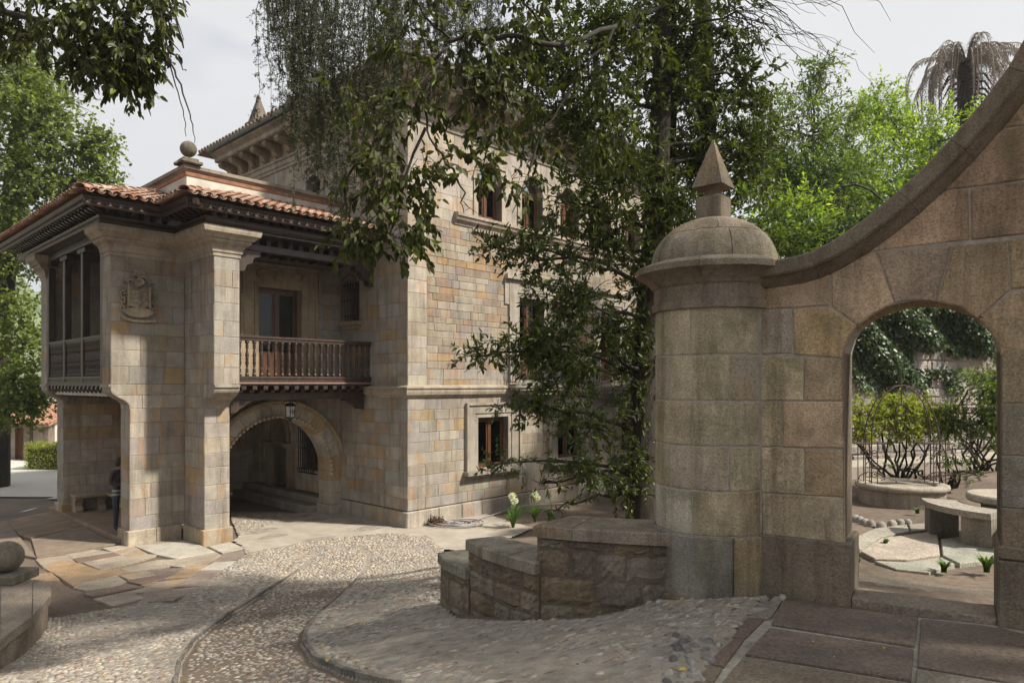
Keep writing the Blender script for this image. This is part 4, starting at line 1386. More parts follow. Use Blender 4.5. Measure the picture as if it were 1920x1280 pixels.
# ================================================================== ground
def grid_mesh(name, x0, x1, y0, y1, nx, ny, zf, mat, kind='structure', keep=None):
    xs, ys = np.linspace(x0, x1, nx + 1), np.linspace(y0, y1, ny + 1)
    X, Y = np.meshgrid(xs, ys, indexing='ij')
    Z = zf(X, Y)
    V = np.stack([X, Y, Z], -1).reshape(-1, 3)
    i = np.arange(nx)[:, None] * (ny + 1) + np.arange(ny)[None, :]
    i = i.ravel()
    Q = np.stack([i, i + ny + 1, i + ny + 2, i + 1], -1)
    if keep is not None:
        cx = V[Q].mean(1)
        Q = Q[keep(cx[:, 0], cx[:, 1])]
    return tag(np_mesh(name, V, Q, None, mat, None, kind, True))

def soil_mat():
    m, n, l, b = new_mat('packed_earth')
    tc = n.new('ShaderNodeTexCoord')
    f1 = noise(n, l, tc.outputs['Object'], .5, 6, .65); f2 = noise(n, l, tc.outputs['Object'], 14, 5, .7)
    c = ramp(n, l, f1, .3, .7, (.085, .062, .045), (.17, .13, .095))
    c = mixc(n, l, .7, c, mixc(n, l, 1, c, ramp(n, l, f2, .3, .7, (.5, .5, .5), (1.5, 1.45, 1.4)), 'MULTIPLY'))
    l.new(c, b.inputs['Base Color']); b.inputs['Roughness'].default_value = .95
    nb = bump(n, l, b, f2, .6, .02)
    bump(n, l, b, noise(n, l, tc.outputs['Object'], 70, 3, .7), .5, .006, nb)
    return m
M_SOIL = soil_mat()
M_BED = plain_mat('cobble_mortar', (.17, .148, .12), (.34, .305, .255), 7, .95, 1.0, .018, detail=11)
M_CONC = plain_mat('worn_concrete', (.27, .235, .19), (.40, .36, .30), 2.2, .9, .35, .006, detail=9)
M_GRAVEL = plain_mat('pale_gravel', (.42, .39, .34), (.62, .59, .53), 40, .95, .8, .015, detail=6)

def wob(X, Y, a=.02):
    return a * (np.sin(X * 2.3 + Y * 1.1) * np.sin(Y * 1.9 - X * .7) + .5 * np.sin(X * 5.1 - Y * 4.3))

def far_ground(X, Y):
    return gh_np(X, Y) - .03 + wob(X, Y, .012)
g1 = grid_mesh('ground', -14, 16, 1.5, 34, 200, 220, far_ground, M_SOIL)
# the sheet beyond, out to the horizon
def ring_ground():
    xs = [-900, -300, -120, -60, -30, -14, 16, 30, 60, 120, 300, 900]
    ys = [-120, -40, -10, 1.5, 34, 60, 120, 300, 900]
    V, Q = [], []
    for i, x in enumerate(xs):
        for y in ys:
            V.append((x, y, float(far_ground(np.float64(max(min(x, 16), -14)), np.float64(max(min(y, 34), 1.5)))) - .01))
    n = len(ys)
    for i in range(len(xs) - 1):
        for j in range(n - 1):
            if xs[i] == -14 and ys[j] == 1.5: continue
            Q.append((i * n + j, (i + 1) * n + j, (i + 1) * n + j + 1, i * n + j + 1))
    return mk('terrain', V, Q, M_SOIL, None, True, None, 'structure')
ring_ground()

# ---------------------------------------------------------------- cobbled ramp with its sunk lane
lane_px = [(332, 1400), (333, 1280), (340, 1238), (365, 1200), (430, 1150), (520, 1095), (575, 1060), (593, 1042), (590, 1032), (640, 1028), (672, 1026), (690, 1040), (690, 1062), (668, 1085), (640, 1112), (600, 1146), (572, 1180), (567, 1205), (585, 1232), (640, 1258), (740, 1283), (760, 1400)]
def G(u, v): return on_ground(u, min(v, 1500))
def dens(poly, n=4):
    o = []
    for i in range(len(poly)):
        a, b_ = poly[i], poly[(i + 1) % len(poly)]
        for k in range(n): o.append((a[0] + (b_[0] - a[0]) * k / n, a[1] + (b_[1] - a[1]) * k / n))
    return o
lane = [G(*p) for p in dens(lane_px, 4)]
flag_px = [(-30, 985), (99, 962), (222, 1019), (432, 1012), (462, 1030), (455, 1046), (330, 1128), (262, 1128), (213, 1142), (185, 1120), (118, 1090), (50, 1040), (-30, 1000)]
flagz = [G(*p) for p in dens(flag_px)]
dirt_px = [(50, 1040), (118, 1090), (213, 1142), (95, 1152), (98, 1090), (40, 1060)]
dirtz = [G(*p) for p in dirt_px]
conc_px = [(436, 1012), (470, 1036), (560, 1020), (660, 1006), (740, 1000), (800, 1010), (830, 1030), (900, 1030), (1000, 990), (900, 960), (764, 990), (640, 962), (600, 955), (560, 962)]
concz = [G(*p) for p in conc_px]
terr_px = [(1430, 1118), (1300, 1290), (1230, 1400), (2100, 1400), (2300, 1260), (1880, 1176)]
terrz = [G(*p) for p in terr_px]
cob_px = [(-400, 1150), (60, 1165), (215, 1142), (262, 1130), (330, 1130), (462, 1040), (450, 1010), (430, 965), (450, 930), (540, 940), (590, 968), (640, 962), (764, 988), (830, 1020), (822, 1130), (860, 1162), (1000, 1166), (1130, 1156), (1255, 1122), (1470, 1118), (1360, 1290), (1300, 1420), (-400, 1420)]
cobz = [G(*p) for p in dens(cob_px, 3)]
def dist_poly(X, Y, poly):
    d = np.full(X.shape, 1e9)
    P = np.array([p[:2] for p in poly])
    for a, b_ in zip(P, np.roll(P, -1, 0)):
        ab = b_ - a; L2 = (ab ** 2).sum() + 1e-12
        t = np.clip(((X - a[0]) * ab[0] + (Y - a[1]) * ab[1]) / L2, 0, 1)
        d = np.minimum(d, np.hypot(X - a[0] - t * ab[0], Y - a[1] - t * ab[1]))
    return d
def cob_h(X, Y):
    ins = in_poly(X, Y, lane)
    d = dist_poly(X, Y, lane)
    sd = np.where(ins, d, -d)
    fade = 1 - _sst(Y, 11.5, 13.8)
    drop = .055 * fade * _sst(sd, -.012, .02)
    kerb = .012 * fade * np.exp(-((sd + .06) / .035) ** 2)
    groove = .035 * fade * np.exp(-((sd - .035) / .022) ** 2)
    return gh_np(X, Y) + .012 + wob(X, Y, .010) - drop + kerb - groove - .035 * in_poly(X, Y, terrz)
COB = grid_mesh('cobbled_ramp', -8.0, 2.6, 3.2, 19.6, 230, 340, cob_h, M_BED, keep=lambda x, y: in_poly(x, y, cobz))
rs = np.random.RandomState(4)
def pebble_unit(seed, n=6):
    r = np.random.RandomState(seed)
    ang = np.arange(n) * 2 * np.pi / n + r.uniform(-.25, .25, n)
    rad = r.uniform(.85, 1.08, n)
    v = []
    for (k, z) in ((1.0, -.35), (.88, .45), (.45, .9)):
        for a, q in zip(ang, rad): v.append((math.cos(a) * q * k, math.sin(a) * q * k, z))
    v.append((0, 0, 1.0))
    f = []
    for lv in range(2):
        for k in range(n): f.append((lv * n + k, lv * n + (k + 1) % n, (lv + 1) * n + (k + 1) % n, (lv + 1) * n + k))
    t = [(2 * n + k, 2 * n + (k + 1) % n, 3 * n) for k in range(n)]
    return np.array(v), f, t
def cobbles():
    sp_ = .071
    xs = np.arange(-8, 2.6, sp_); ys = np.arange(3.2, 19.5, sp_ * .8)
    X, Y = np.meshgrid(xs, ys, indexing='ij')
    X = X + rs.uniform(-.32, .32, X.shape) * sp_ + (np.arange(Y.shape[1]) % 2)[None, :] * sp_ * .5
    Y = Y + rs.uniform(-.32, .32, Y.shape) * sp_ * .8
    X, Y = X.ravel(), Y.ravel()
    ok = in_poly(X, Y, cobz) & ~in_poly(X, Y, terrz) & ~in_poly(X, Y, concz)
    dl = dist_poly(X, Y, lane); ins = in_poly(X, Y, lane)
    ok &= ~((dl < .045) & ins) & ~((dl < .09) & ~ins)
    X, Y, ins = X[ok], Y[ok], ins[ok]
    Z = cob_h(X, Y)
    U, Vv = 960 + F * X / Y, HOR - F * (Z - HC) / Y
    ok = (U > -60) & (U < 1980) & (Vv < 1330)
    X, Y, Z, ins, U, Vv = X[ok], Y[ok], Z[ok], ins[ok], U[ok], Vv[ok]
    # how far the stones stand out of the bedding mortar
    nz = np.sin(X * 1.7 + 1.3 * np.sin(Y * 1.1)) * np.sin(Y * 1.5 + np.sin(X * 2.1)) + .5 * np.sin(X * 4.7 + Y * 3.9)
    ex = .62 + .22 * nz + rs.normal(0, .2, len(X))
    worn = in_poly(U, Vv, [(575, 1180), (700, 1120), (830, 1130), (1000, 1168), (1255, 1125), (1440, 1110), (1290, 1330), (640, 1330), (760, 1283)])
    ex = np.where(worn, ex - .56, ex)
    worn2 = in_poly(U, Vv, [(-60, 1230), (100, 1185), (300, 1125), (420, 1080), (470, 1100), (330, 1200), (330, 1330), (-60, 1330)])
    ex = np.where(worn2, ex - .36, ex)
    worn3 = (Vv < 1000)
    ex = np.where(worn3, ex - .35, ex)
    ex = np.where(ins, np.maximum(ex + .25, .38 + .25 * rs.uniform(0, 1, len(ex))), ex)
    loose = in_poly(U, Vv, [(1225, 1290), (1270, 1215), (1330, 1190), (1350, 1200), (1290, 1330), (1225, 1330)])
    ok = (ex > .05) & ~loose
    X, Y, Z, ex, U, Vv, slit = X[ok], Y[ok], Z[ok], np.clip(ex[ok], 0, 1.05), U[ok], Vv[ok], (worn | worn2)[ok]
    n = len(X)
    a = rs.uniform(.026, .049, n); b_ = a * rs.uniform(.55, .95, n)
    th = rs.normal(.3, .6, n)
    # in the worn stretches thin stones stand on edge in the mortar
    sl = slit & (rs.uniform(0, 1, n) < .75)
    a = np.where(sl, a * 1.15, a); b_ = np.where(sl, b_ * .42, b_); th = np.where(sl, rs.normal(.55, .25, n), th)
    h = .003 + .021 * ex * rs.uniform(.7, 1.2, n)
    dx, dy = .02, .02
    gx = (cob_h(X + dx, Y) - cob_h(X - dx, Y)) / (2 * dx); gy = (cob_h(X, Y + dy) - cob_h(X, Y - dy)) / (2 * dy)
    gx = np.clip(gx, -.4, .4); gy = np.clip(gy, -.4, .4)
    pal = np.array([(.36, .325, .27), (.31, .285, .25), (.42, .39, .33), (.30, .235, .185), (.24, .215, .20), (.38, .315, .225), (.235, .165, .14)])
    pr = np.array([5, 4, 4, 3, 2, 2, 1.0]); pr /= pr.sum()
    ci = rs.choice(len(pal), n, p=pr)
    colr = pal[ci] * rs.uniform(.78, 1.1, (n, 1))
    colr = np.where(sl[:, None], colr * .9, colr)
    tint = np.concatenate([colr, rs.uniform(0, 1, (n, 1))], 1)
    size = a * b_ / Y ** 2 * (ex + .2) * ((U > 0) & (U < 1920) & (Vv < 1270))
    order = np.argsort(-size)
    ct, st = np.cos(th), np.sin(th)
    protos = [pebble_unit(s) for s in range(5)]
    which_ = rs.randint(0, 5, n)
    for k in order[:300]:
        v, f, t = protos[which_[k]]
        lx, ly = v[:, 0] * a[k], v[:, 1] * b_[k]
        wx, wy = lx * ct[k] - ly * st[k], lx * st[k] + ly * ct[k]
        P = np.stack([X[k] + wx, Y[k] + wy, Z[k] + v[:, 2] * h[k] + gx[k] * wx + gy[k] * wy], 1)
        mk('cobble', P, f + t, M_PEB, COB, True, tint[k])
    rest = order[300:]
    VV, QQ, TT, CC = [], [], [], []
    base = 0
    for p in range(5):
        ks = rest[which_[rest] == p]
        v, f, t = protos[p]
        m = len(v)
        lx = v[None, :, 0] * a[ks, None]; ly = v[None, :, 1] * b_[ks, None]
        wx = lx * ct[ks, None] - ly * st[ks, None]; wy = lx * st[ks, None] + ly * ct[ks, None]
        P = np.stack([X[ks, None] + wx, Y[ks, None] + wy, Z[ks, None] + v[None, :, 2] * h[ks, None] + gx[ks, None] * wx + gy[ks, None] * wy], -1)
        VV.append(P.reshape(-1, 3))
        off = base + np.arange(len(ks))[:, None, None] * m
        QQ.append((np.array(f)[None] + off).reshape(-1, 4)); TT.append((np.array(t)[None] + off).reshape(-1, 3))
        CC.append(np.repeat(tint[ks], m, 0))
        base += len(ks) * m
    np_mesh('cobbles', np.concatenate(VV), np.concatenate(QQ), np.concatenate(TT), M_PEB, COB, 'stuff', True, np.concatenate(CC))
cobbles()
# kerb stones along the lane: a line of narrow setts
def kerb_line():
    P = [Vector(p[:2]) for p in lane]
    b = MB()
    rng = random.Random(2)
    for i in range(len(P)):
        a, c = P[i], P[(i + 1) % len(P)]
        if (c - a).length < .02 or a.y < 3.4 or a.y > 13.2: continue
        d = (c - a).normalized(); n_ = Vector((d.y, -d.x))
        L = (c - a).length; m = max(1, int(L / .16))
        for k in range(m):
            p0 = a + d * (L * k / m + .004); p1 = a + d * (L * (k + 1) / m - .004)
            w0, w1 = .0, .032 + rng.uniform(-.006, .008)
            qs = [p0 + n_ * w0, p1 + n_ * w0, p1 + n_ * w1, p0 + n_ * w1]
            # outside of the lane is the side where cob_h is higher
            if float(cob_h(np.array([(qs[2].x)]), np.array([qs[2].y]))[0]) < float(cob_h(np.array([p0.x - n_.x * .05]), np.array([p0.y - n_.y * .05]))[0]):
                qs = [p0 - n_ * w0, p1 - n_ * w0, p1 - n_ * w1, p0 - n_ * w1]
            zt = [gh(q.x, q.y) + .026 + rng.uniform(-.004, .004) for q in qs]
            vs = [(q.x, q.y, z) for q, z in zip(qs, zt)] + [(q.x, q.y, z - .09) for q, z in zip(qs, zt)]
            b.add(vs, [(0, 1, 2, 3), (0, 1, 5, 4), (1, 2, 6, 5), (2, 3, 7, 6), (3, 0, 4, 7)], pick([((.19, .17, .145), 3), ((.14, .135, .13), 2), ((.21, .19, .16), 2)], rng))
    b.build('kerb', M_FLAG, COB, kind='stuff')
kerb_line()

# ---------------------------------------------------------------- smooth strip by the house, gravel yard
tag(grid_mesh('pavement', -8.5, 4, 12, 24, 150, 150, lambda X, Y: gh_np(X, Y) + .016 + wob(X, Y, .004), M_CONC, keep=lambda x, y: in_poly(x, y, concz)))
yard = [G(-400, 985), G(-300, 935), G(30, 932), G(112, 934), G(140, 905), G(150, 884), (-14, 31, 0), (-40, 60, 0), (-60, 40, 0)]
tag(grid_mesh('gravel_yard', -45, -8, 14, 62, 90, 110, lambda X, Y: X * 0 + .0 + wob(X * .3, Y * .3, .02) + .02, M_GRAVEL, keep=lambda x, y: in_poly(x, y, yard)))

# ---------------------------------------------------------------- flagstones before the porch
FL = [([(80,210),(330,175),(410,240),(150,280)],0), ([(160,287),(430,242),(620,308),(300,365)],1), ([(335,170),(560,130),(715,153),(382,203)],0), ([(388,206),(712,158),(800,174),(440,238)],2),
      ([(475,235),(790,180),(1000,168),(1080,174),(780,268),(632,303)],0), ([(300,372),(760,292),(845,325),(500,392),(400,438)],1), ([(785,290),(1095,218),(1190,268),(862,324)],0), ([(722,150),(900,108),(1005,164),(862,202)],0),
      ([(908,102),(1330,60),(1460,100),(1570,148),(1262,208),(1085,170)],3), ([(1105,222),(1262,214),(1572,154),(1628,180),(1540,226),(1310,276),(1200,266)],0), ([(870,332),(1008,312),(1078,345),(855,378),(795,350)],0),
      ([(1015,308),(1305,284),(1250,330),(1084,343)],4), ([(1340,284),(1538,232),(1370,356),(1165,373)],1), ([(845,393),(1080,350),(1235,336),(1150,376),(962,418)],2), ([(450,412),(750,350),(828,398),(690,443),(500,468),(402,448)],0),
      ([(492,500),(840,422),(958,440),(552,522)],2), ([(572,540),(860,477),(985,533),(722,598)],0), ([(865,482),(1008,442),(1195,453),(1000,488),(900,492)],0), ([(964,430),(1088,397),(1040,438)],1),
      ([(942,505),(1220,462),(1465,442),(1220,556),(940,572),(992,535)],4), ([(732,605),(935,556),(932,578),(752,628)],2), ([(1092,402),(1328,374),(1232,441),(1004,468)],0), ([(1243,438),(1332,380),(1418,377),(1416,434)],4),
      ([(1424,375),(1556,371),(1468,438),(1422,434)],4), ([(1345,373),(1472,307),(1636,302),(1558,366)],4), ([(1452,301),(1572,236),(1745,227),(1660,298)],3), ([(1532,106),(1700,67),(1826,120),(1642,158)],3),
      ([(1644,164),(1838,126),(1818,204),(1572,230)],4), ([(22,345),(200,322),(268,380),(52,404)],1), ([(640,118),(880,82),(905,100),(720,148)],0), ([(890,84),(1130,55),(1320,52),(1320,58),(910,98)],0)]
FT = [(.34, .295, .235), (.345, .25, .16), (.20, .145, .12), (.40, .375, .325), (.275, .225, .19)]
PAV = empty('flagstone_paving', (0, 0, 0)); PAV['kind'] = 'structure'
rng = random.Random(8)
def slab(poly3, th, tint, parent, name='flagstone', mat=None, lift=.0, ch=.008, grow=0.0):
    P2 = [(p[0], p[1]) for p in poly3]
    if grow: P2 = inset_poly(P2, -grow)
    i_ = inset_poly(P2, ch); n = len(P2)
    zt = [p[2] + lift for p in poly3]
    tx, ty = rng.uniform(-.006, .006), rng.uniform(-.006, .006)
    cx = sum(p[0] for p in P2) / n; cy = sum(p[1] for p in P2) / n
    zt = [z + (p[0] - cx) * tx + (p[1] - cy) * ty for z, p in zip(zt, P2)]
    vs = [(i_[k][0], i_[k][1], zt[k]) for k in range(n)] + [(P2[k][0], P2[k][1], zt[k] - ch) for k in range(n)] + [(P2[k][0], P2[k][1], zt[k] - th) for k in range(n)]
    fs = [tuple(range(n))] + [f for k in range(n) for f in ((k, n + k, n + (k + 1) % n, (k + 1) % n), (n + k, 2 * n + k, 2 * n + (k + 1) % n, n + (k + 1) % n))]
    return mk(name, vs, fs, mat or M_FLAG, parent, False, tint)
for (pl, ti) in FL:
    w = [on_ground(x / 4.465 + 50, y / 4.465 + 1000, .01) for x, y in pl]
    w = [(p[0], p[1], gh(p[0], p[1]) + .008) for p in w]
    k = rng.uniform(.88, 1.12)
    slab(w, .08, tuple(c * k for c in FT[ti]) + (rng.random(),), PAV, lift=rng.uniform(-.003, .005), grow=.016)
for pl in ([(-60, 990), (10, 975), (68, 1045), (50, 1040), (-60, 1012)], [(14, 974), (96, 958), (150, 986), (60, 1008), (40, 1002)], [(62, 1010), (152, 987), (218, 1019), (178, 1024), (72, 1044)]):
    w = [on_ground(x, y, .02) for x, y in pl]
    slab([(p[0], p[1], gh(p[0], p[1]) + .022) for p in w], .08, (.22, .175, .135, rng.random()), PAV, grow=.03)

# ---------------------------------------------------------------- terrace slabs in the corner
TER = empty('terrace_paving', (0, 0, 0)); TER['kind'] = 'structure'
def tp(x, y): return on_level(x / 2.595 + 1180, y / 2.595 + 1040, 2.0)
TS = [([(745, 218), (1405, 304), (1388, 440), (692, 332)], (.155, .122, .098)), ([(682, 352), (1383, 458), (1372, 606), (564, 478)], (.150, .118, .098)), ([(556, 492), (1366, 622), (1340, 900), (330, 760)], (.165, .14, .105)),
      ([(1420, 307), (1815, 352), (1990, 400), (2300, 480), (2300, 690), (1402, 536)], (.155, .124, .10)), ([(1398, 550), (2300, 705), (2400, 1000), (1362, 900)], (.18, .165, .135)),
      ([(590, 285), (690, 255), (740, 225), (690, 300), (660, 306), (575, 298)], (.22, .20, .17)), ([(572, 302), (655, 308), (565, 398), (502, 394)], (.15, .11, .09)), ([(508, 402), (558, 405), (458, 538), (372, 524)], (.15, .11, .088)), ([(366, 530), (452, 545), (300, 780), (190, 770)], (.17, .135, .105))]
for pl, c in TS:
    slab([tp(*p) for p in pl], .1, (*c, rng.random()), TER, 'paving_slab', M_FLAG, rng.uniform(-.003, .003), .006)
b = MB(); pts = [tp(*p) for p in [(470, 240), (1000, 250), (2500, 400), (2600, 1200), (100, 1000), (150, 800)]]
b.add([(p[0], p[1], 1.982) for p in pts], [tuple(range(len(pts)))]); b.build('joint_mortar', M_MORTAR_L, TER)
# loose pebbles in the worn patch
rng = random.Random(31)
pebs = []
for k in range(150):
    u, v = rng.uniform(1228, 1345), rng.uniform(1195, 1290)
    if (u - 1228) < (1300 - v) * .35 or u > 1300 + (1290 - v) * .62: continue
    pebs.append((u, v))
protos = [pebble_unit(40 + s, 8) for s in range(4)]
used = []
for (u, v) in pebs:
    p = on_ground(u, v)
    if any(math.dist(p, q) < .062 for q in used): continue
    used.append(p)
    vv, f, t = protos[len(used) % 4]
    a = rng.uniform(.035, .06); bb = a * rng.uniform(.5, .85); th = rng.uniform(0, 3.1)
    P = [(p[0] + x * a * math.cos(th) - y * bb * math.sin(th), p[1] + x * a * math.sin(th) + y * bb * math.cos(th), p[2] + .006 + z * .032) for x, y, z in vv]
    c = rng.choice([(.16, .15, .145), (.21, .195, .17), (.12, .112, .108), (.18, .16, .145), (.26, .25, .23)])
    o = mk('pebble', P, f + t, M_PEB, COB, True, (*c, rng.random()))

# ================================================================== gate wall with its round pier
P0 = Vector((2.49, 5.14, 2.0)); DW = Vector((.845, -.535, 0)); NB = Vector((.535, .845, 0))
RW = math.atan2(-.535, .845)
GAT = empty('gate_wall', P0, RW, 'brown stone garden wall with arched gateway, swept coping and domed round pier', 'wall')
def gwld(p): return P0 + DW * p[0] + NB * p[1] + Vector((0, 0, p[2]))
def wuv(u, v, y=.04):
    dx, dz = (u - 960) / F, (HOR - v) / F
    m = (y + P0.x * NB.x + P0.y * NB.y) / (dx * NB.x + NB.y)
    X, Y = dx * m, m
    return ((X - P0.x) * DW.x + (Y - P0.y) * DW.y, HC + dz * m - 2.0)
PG = lambda u, v, d: (u, .04 - d, v)
top_px = [(1440, 489), (1455, 486), (1487, 481), (1518, 472), (1553, 455), (1588, 433), (1635, 399), (1684, 358.6), (1733, 312), (1780.5, 262.4), (1837, 197), (1890, 127), (1920, 74)]
tw = [wuv(u, v, -.08) for u, v in top_px]
tw = [(-1.0, tw[0][1] + .01)] + tw + [(1.2, tw[-1][1] + .33), (1.35, tw[-1][1] + .58), (1.55, tw[-1][1] + .80), (1.9, tw[-1][1] + .95), (2.6, tw[-1][1] + .98)]
TWX = np.array([p[0] for p in tw]); TWZ = np.array([p[1] for p in tw])
def topz(w): return float(np.interp(w, TWX, TWZ))
# arch opening
OA, OB, OS, OR = -.05, .908, 1.835, .355
OC, OH = (OA + OB) / 2, (OB - OA) / 2
def opening(w):
    if OA < w < OB: return OS + OR * math.sqrt(max(1 - ((w - OC) / OH) ** 2, 0))
    return None
b = MB((.24, .21, .17, .5))
ws = sorted(set([-1.2] + list(np.linspace(-1.2, OA, 14)) + list(np.linspace(OA, OB, 29)) + list(np.linspace(OB, 2.6, 20))))
for a, c in zip(ws[:-1], ws[1:]):
    m = (a + c) / 2
    if OA < m < OB:
        za, zc = opening(a) or OS, opening(c) or OS
        pl = [(a, za), (c, zc), (c, topz(c) - .08), (a, topz(a) - .08)]
    else: pl = [(a, -.3), (c, -.3), (c, topz(c) - .08), (a, topz(a) - .08)]
    b.prism([(u, .047, z) for u, z in pl], (0, .48, 0))
core = b.build('wall_core', M_MORTAR_L, GAT)
gpx = [[(1440,531),(1500,522),(1554,508),(1557,572),(1432,580)], [(1558,507),(1602,480),(1640,473),(1676,567),(1636,588.6),(1608.6,610),(1560,573.7)], [(1645,473),(1783,461.6),(1755,566),(1725,562),(1692,564.5),(1678,568)],
       [(1787,461),(1887,451),(1893,544),(1833,597),(1801,575),(1758,566)], [(1836,599),(1897,548),(1990,534),(1990,655),(1877,668),(1868,640),(1855,618)], [(1488,580),(1557,576),(1606,611),(1591,632),(1583,651),(1580,671),(1489,664)],
       [(1423,582),(1484,579),(1484,662),(1423,664)], [(1614,473),(1665,430),(1716,386),(1754,360),(1815,355),(1818,449)], [(1821,355),(1990,331),(1990,431),(1822,449)], [(1758,357),(1800,312),(1830,277),(1858,247),(1990,229),(1990,327),(1817,351)],
       [(1864,243),(1890,205),(1920,163),(1990,60),(1990,225)], [(1891,450),(1990,438),(1990,531),(1897,542)],
       [(1424,667),(1507,670),(1505,750),(1424,751)], [(1509,671),(1580,674),(1580,751),(1507,751)], [(1424,753),(1464,753),(1466,837),(1424,836)], [(1467,753),(1580,753),(1582,839),(1468,838)],
       [(1426,839),(1507,841),(1508,927),(1427,922)], [(1509,842),(1582,844),(1583,931),(1510,928)], [(1427,925),(1583,933),(1584,1024),(1430,1011)]]
gt = [(.215,.165,.125),(.225,.175,.13),(.20,.16,.13),(.225,.175,.125),(.215,.165,.12),(.245,.19,.12),(.21,.185,.165),(.235,.175,.13),(.22,.16,.12),(.235,.17,.125),(.22,.165,.12),(.225,.18,.12),(.235,.205,.145),(.23,.18,.13),(.235,.20,.145),(.235,.18,.13),(.235,.20,.15),(.225,.175,.13),(.225,.19,.145)]
rng = random.Random(17)
for pl, c in zip(gpx, gt):
    uv = [wuv(*p) for p in pl]
    uv = inset_poly(uv, -.0045)
    g = stone_geo(PG, uv, rng.uniform(.0, .006), .010, -.03, .003)
    kv = rng.uniform(.86, 1.14)
    mk('stone', g[0], g[1], M_GATE, core, False, (c[0] * 1.95 * kv, c[1] * 1.92 * kv, c[2] * 1.78 * kv, rng.random()))
zr = [1.84, 1.47, 1.12, .77, .43]
for a, c in zip(zr[:-1], zr[1:]):
    for (w0, w1) in ((OB, 1.55), (1.55, 2.3)):
        g = stone_geo(PG, [(w0, c), (w1, c), (w1, a), (w0, a)], rng.uniform(0, .006), .010, -.03, .004)
        mk('stone', g[0], g[1], M_GATE, core, False, pick(PAL_GATE, rng))
# plinth blocks
for (w0, w1, y1) in ((-.66, .0, .55), (.89, 1.9, .55)):
    b = MB((.20, .165, .125, rng.random())); b.box(w0, w1, -.005, y1, -.35, .425, .012); b.build('plinth_block', M_GATE, GAT)
b = MB((.215, .17, .125, .4)); b.box(.895, 1.5, .015, .55, .43, .52, .012); b.build('plinth_block', M_GATE, GAT)
# lining of the opening
b = MB((.33, .245, .165, .3))
n = 24
arc_ = [(OC - OH * math.cos(math.pi * k / n), OS + OR * math.sin(math.pi * k / n)) for k in range(n + 1)]
arc_ = [(OA, .43)] + arc_ + [(OB, .52)]
vs, fs = [], []
for (w, z) in arc_:
    for y in (.036, .046, .28, .54): vs.append((w + (.006 if y == .036 and w < OC else (-.006 if y == .036 else 0)) * 0, y, z))
for k in range(len(arc_) - 1):
    for j in range(3): fs.append((k * 4 + j, k * 4 + j + 1, k * 4 + j + 5, k * 4 + j + 4))
b.add(vs, fs); b.build('arch_lining', M_GATE, GAT)
# threshold and steps down to the garden
b = MB((.24, .20, .155, .4)); b.box(.0, .89, .02, .34, -.2, .03, .01); b.build('threshold', M_FLAG, GAT)
b = MB((.25, .21, .165, .6)); b.box(-.02, .92, .345, .80, -.3, -.035, .012); b.build('step', M_FLAG, GAT)
b = MB((.26, .22, .175, .2)); b.box(-.1, 1.0, .805, 1.28, -.4, -.12, .012); b.build('step', M_FLAG, GAT)
b = MB((.26, .22, .175, .8)); b.box(-.2, 1.1, 1.285, 1.8, -.5, -.22, .012); b.build('step', M_FLAG, GAT)
# swept coping in stones
jw = [-.68] + [wuv(u, v, -.08)[0] for u, v in ((1518, 472), (1588, 433), (1684, 358.6), (1780.5, 262.4), (1890, 127))] + [1.2, 1.6, 2.1, 2.6]
cp = [(0, .60), (0, -.075), (-.014, -.088), (-.105, -.088), (-.12, -.075), (-.125, -.05), (-.145, -.03), (-.17, -.005), (-.19, .02), (-.20, .05), (-.2, .48), (-.1, .60)]
for a, c in zip(jw[:-1], jw[1:]):
    n = 10
    vs, fs = [], []
    for k in range(n + 1):
        w = a + .0008 + (c - a - .0016) * k / n
        dz = (topz(w + .02) - topz(w - .02)) / .04
        L = math.hypot(1, dz); nx, nz = -dz / L, 1 / L
        z = topz(w)
        for (o, y) in cp: vs.append((w + nx * o, y, z + nz * o))
    m = len(cp)
    for k in range(n):
        for j in range(m): fs.append((k * m + j, k * m + (j + 1) % m, (k + 1) * m + (j + 1) % m, (k + 1) * m + j))
    fs += [tuple(range(m)), tuple(n * m + j for j in range(m))]
    mk('coping_stone', vs, fs, M_GATE, GAT, False, (.20 * rng.uniform(.9, 1.1), .165, .125, rng.random()))

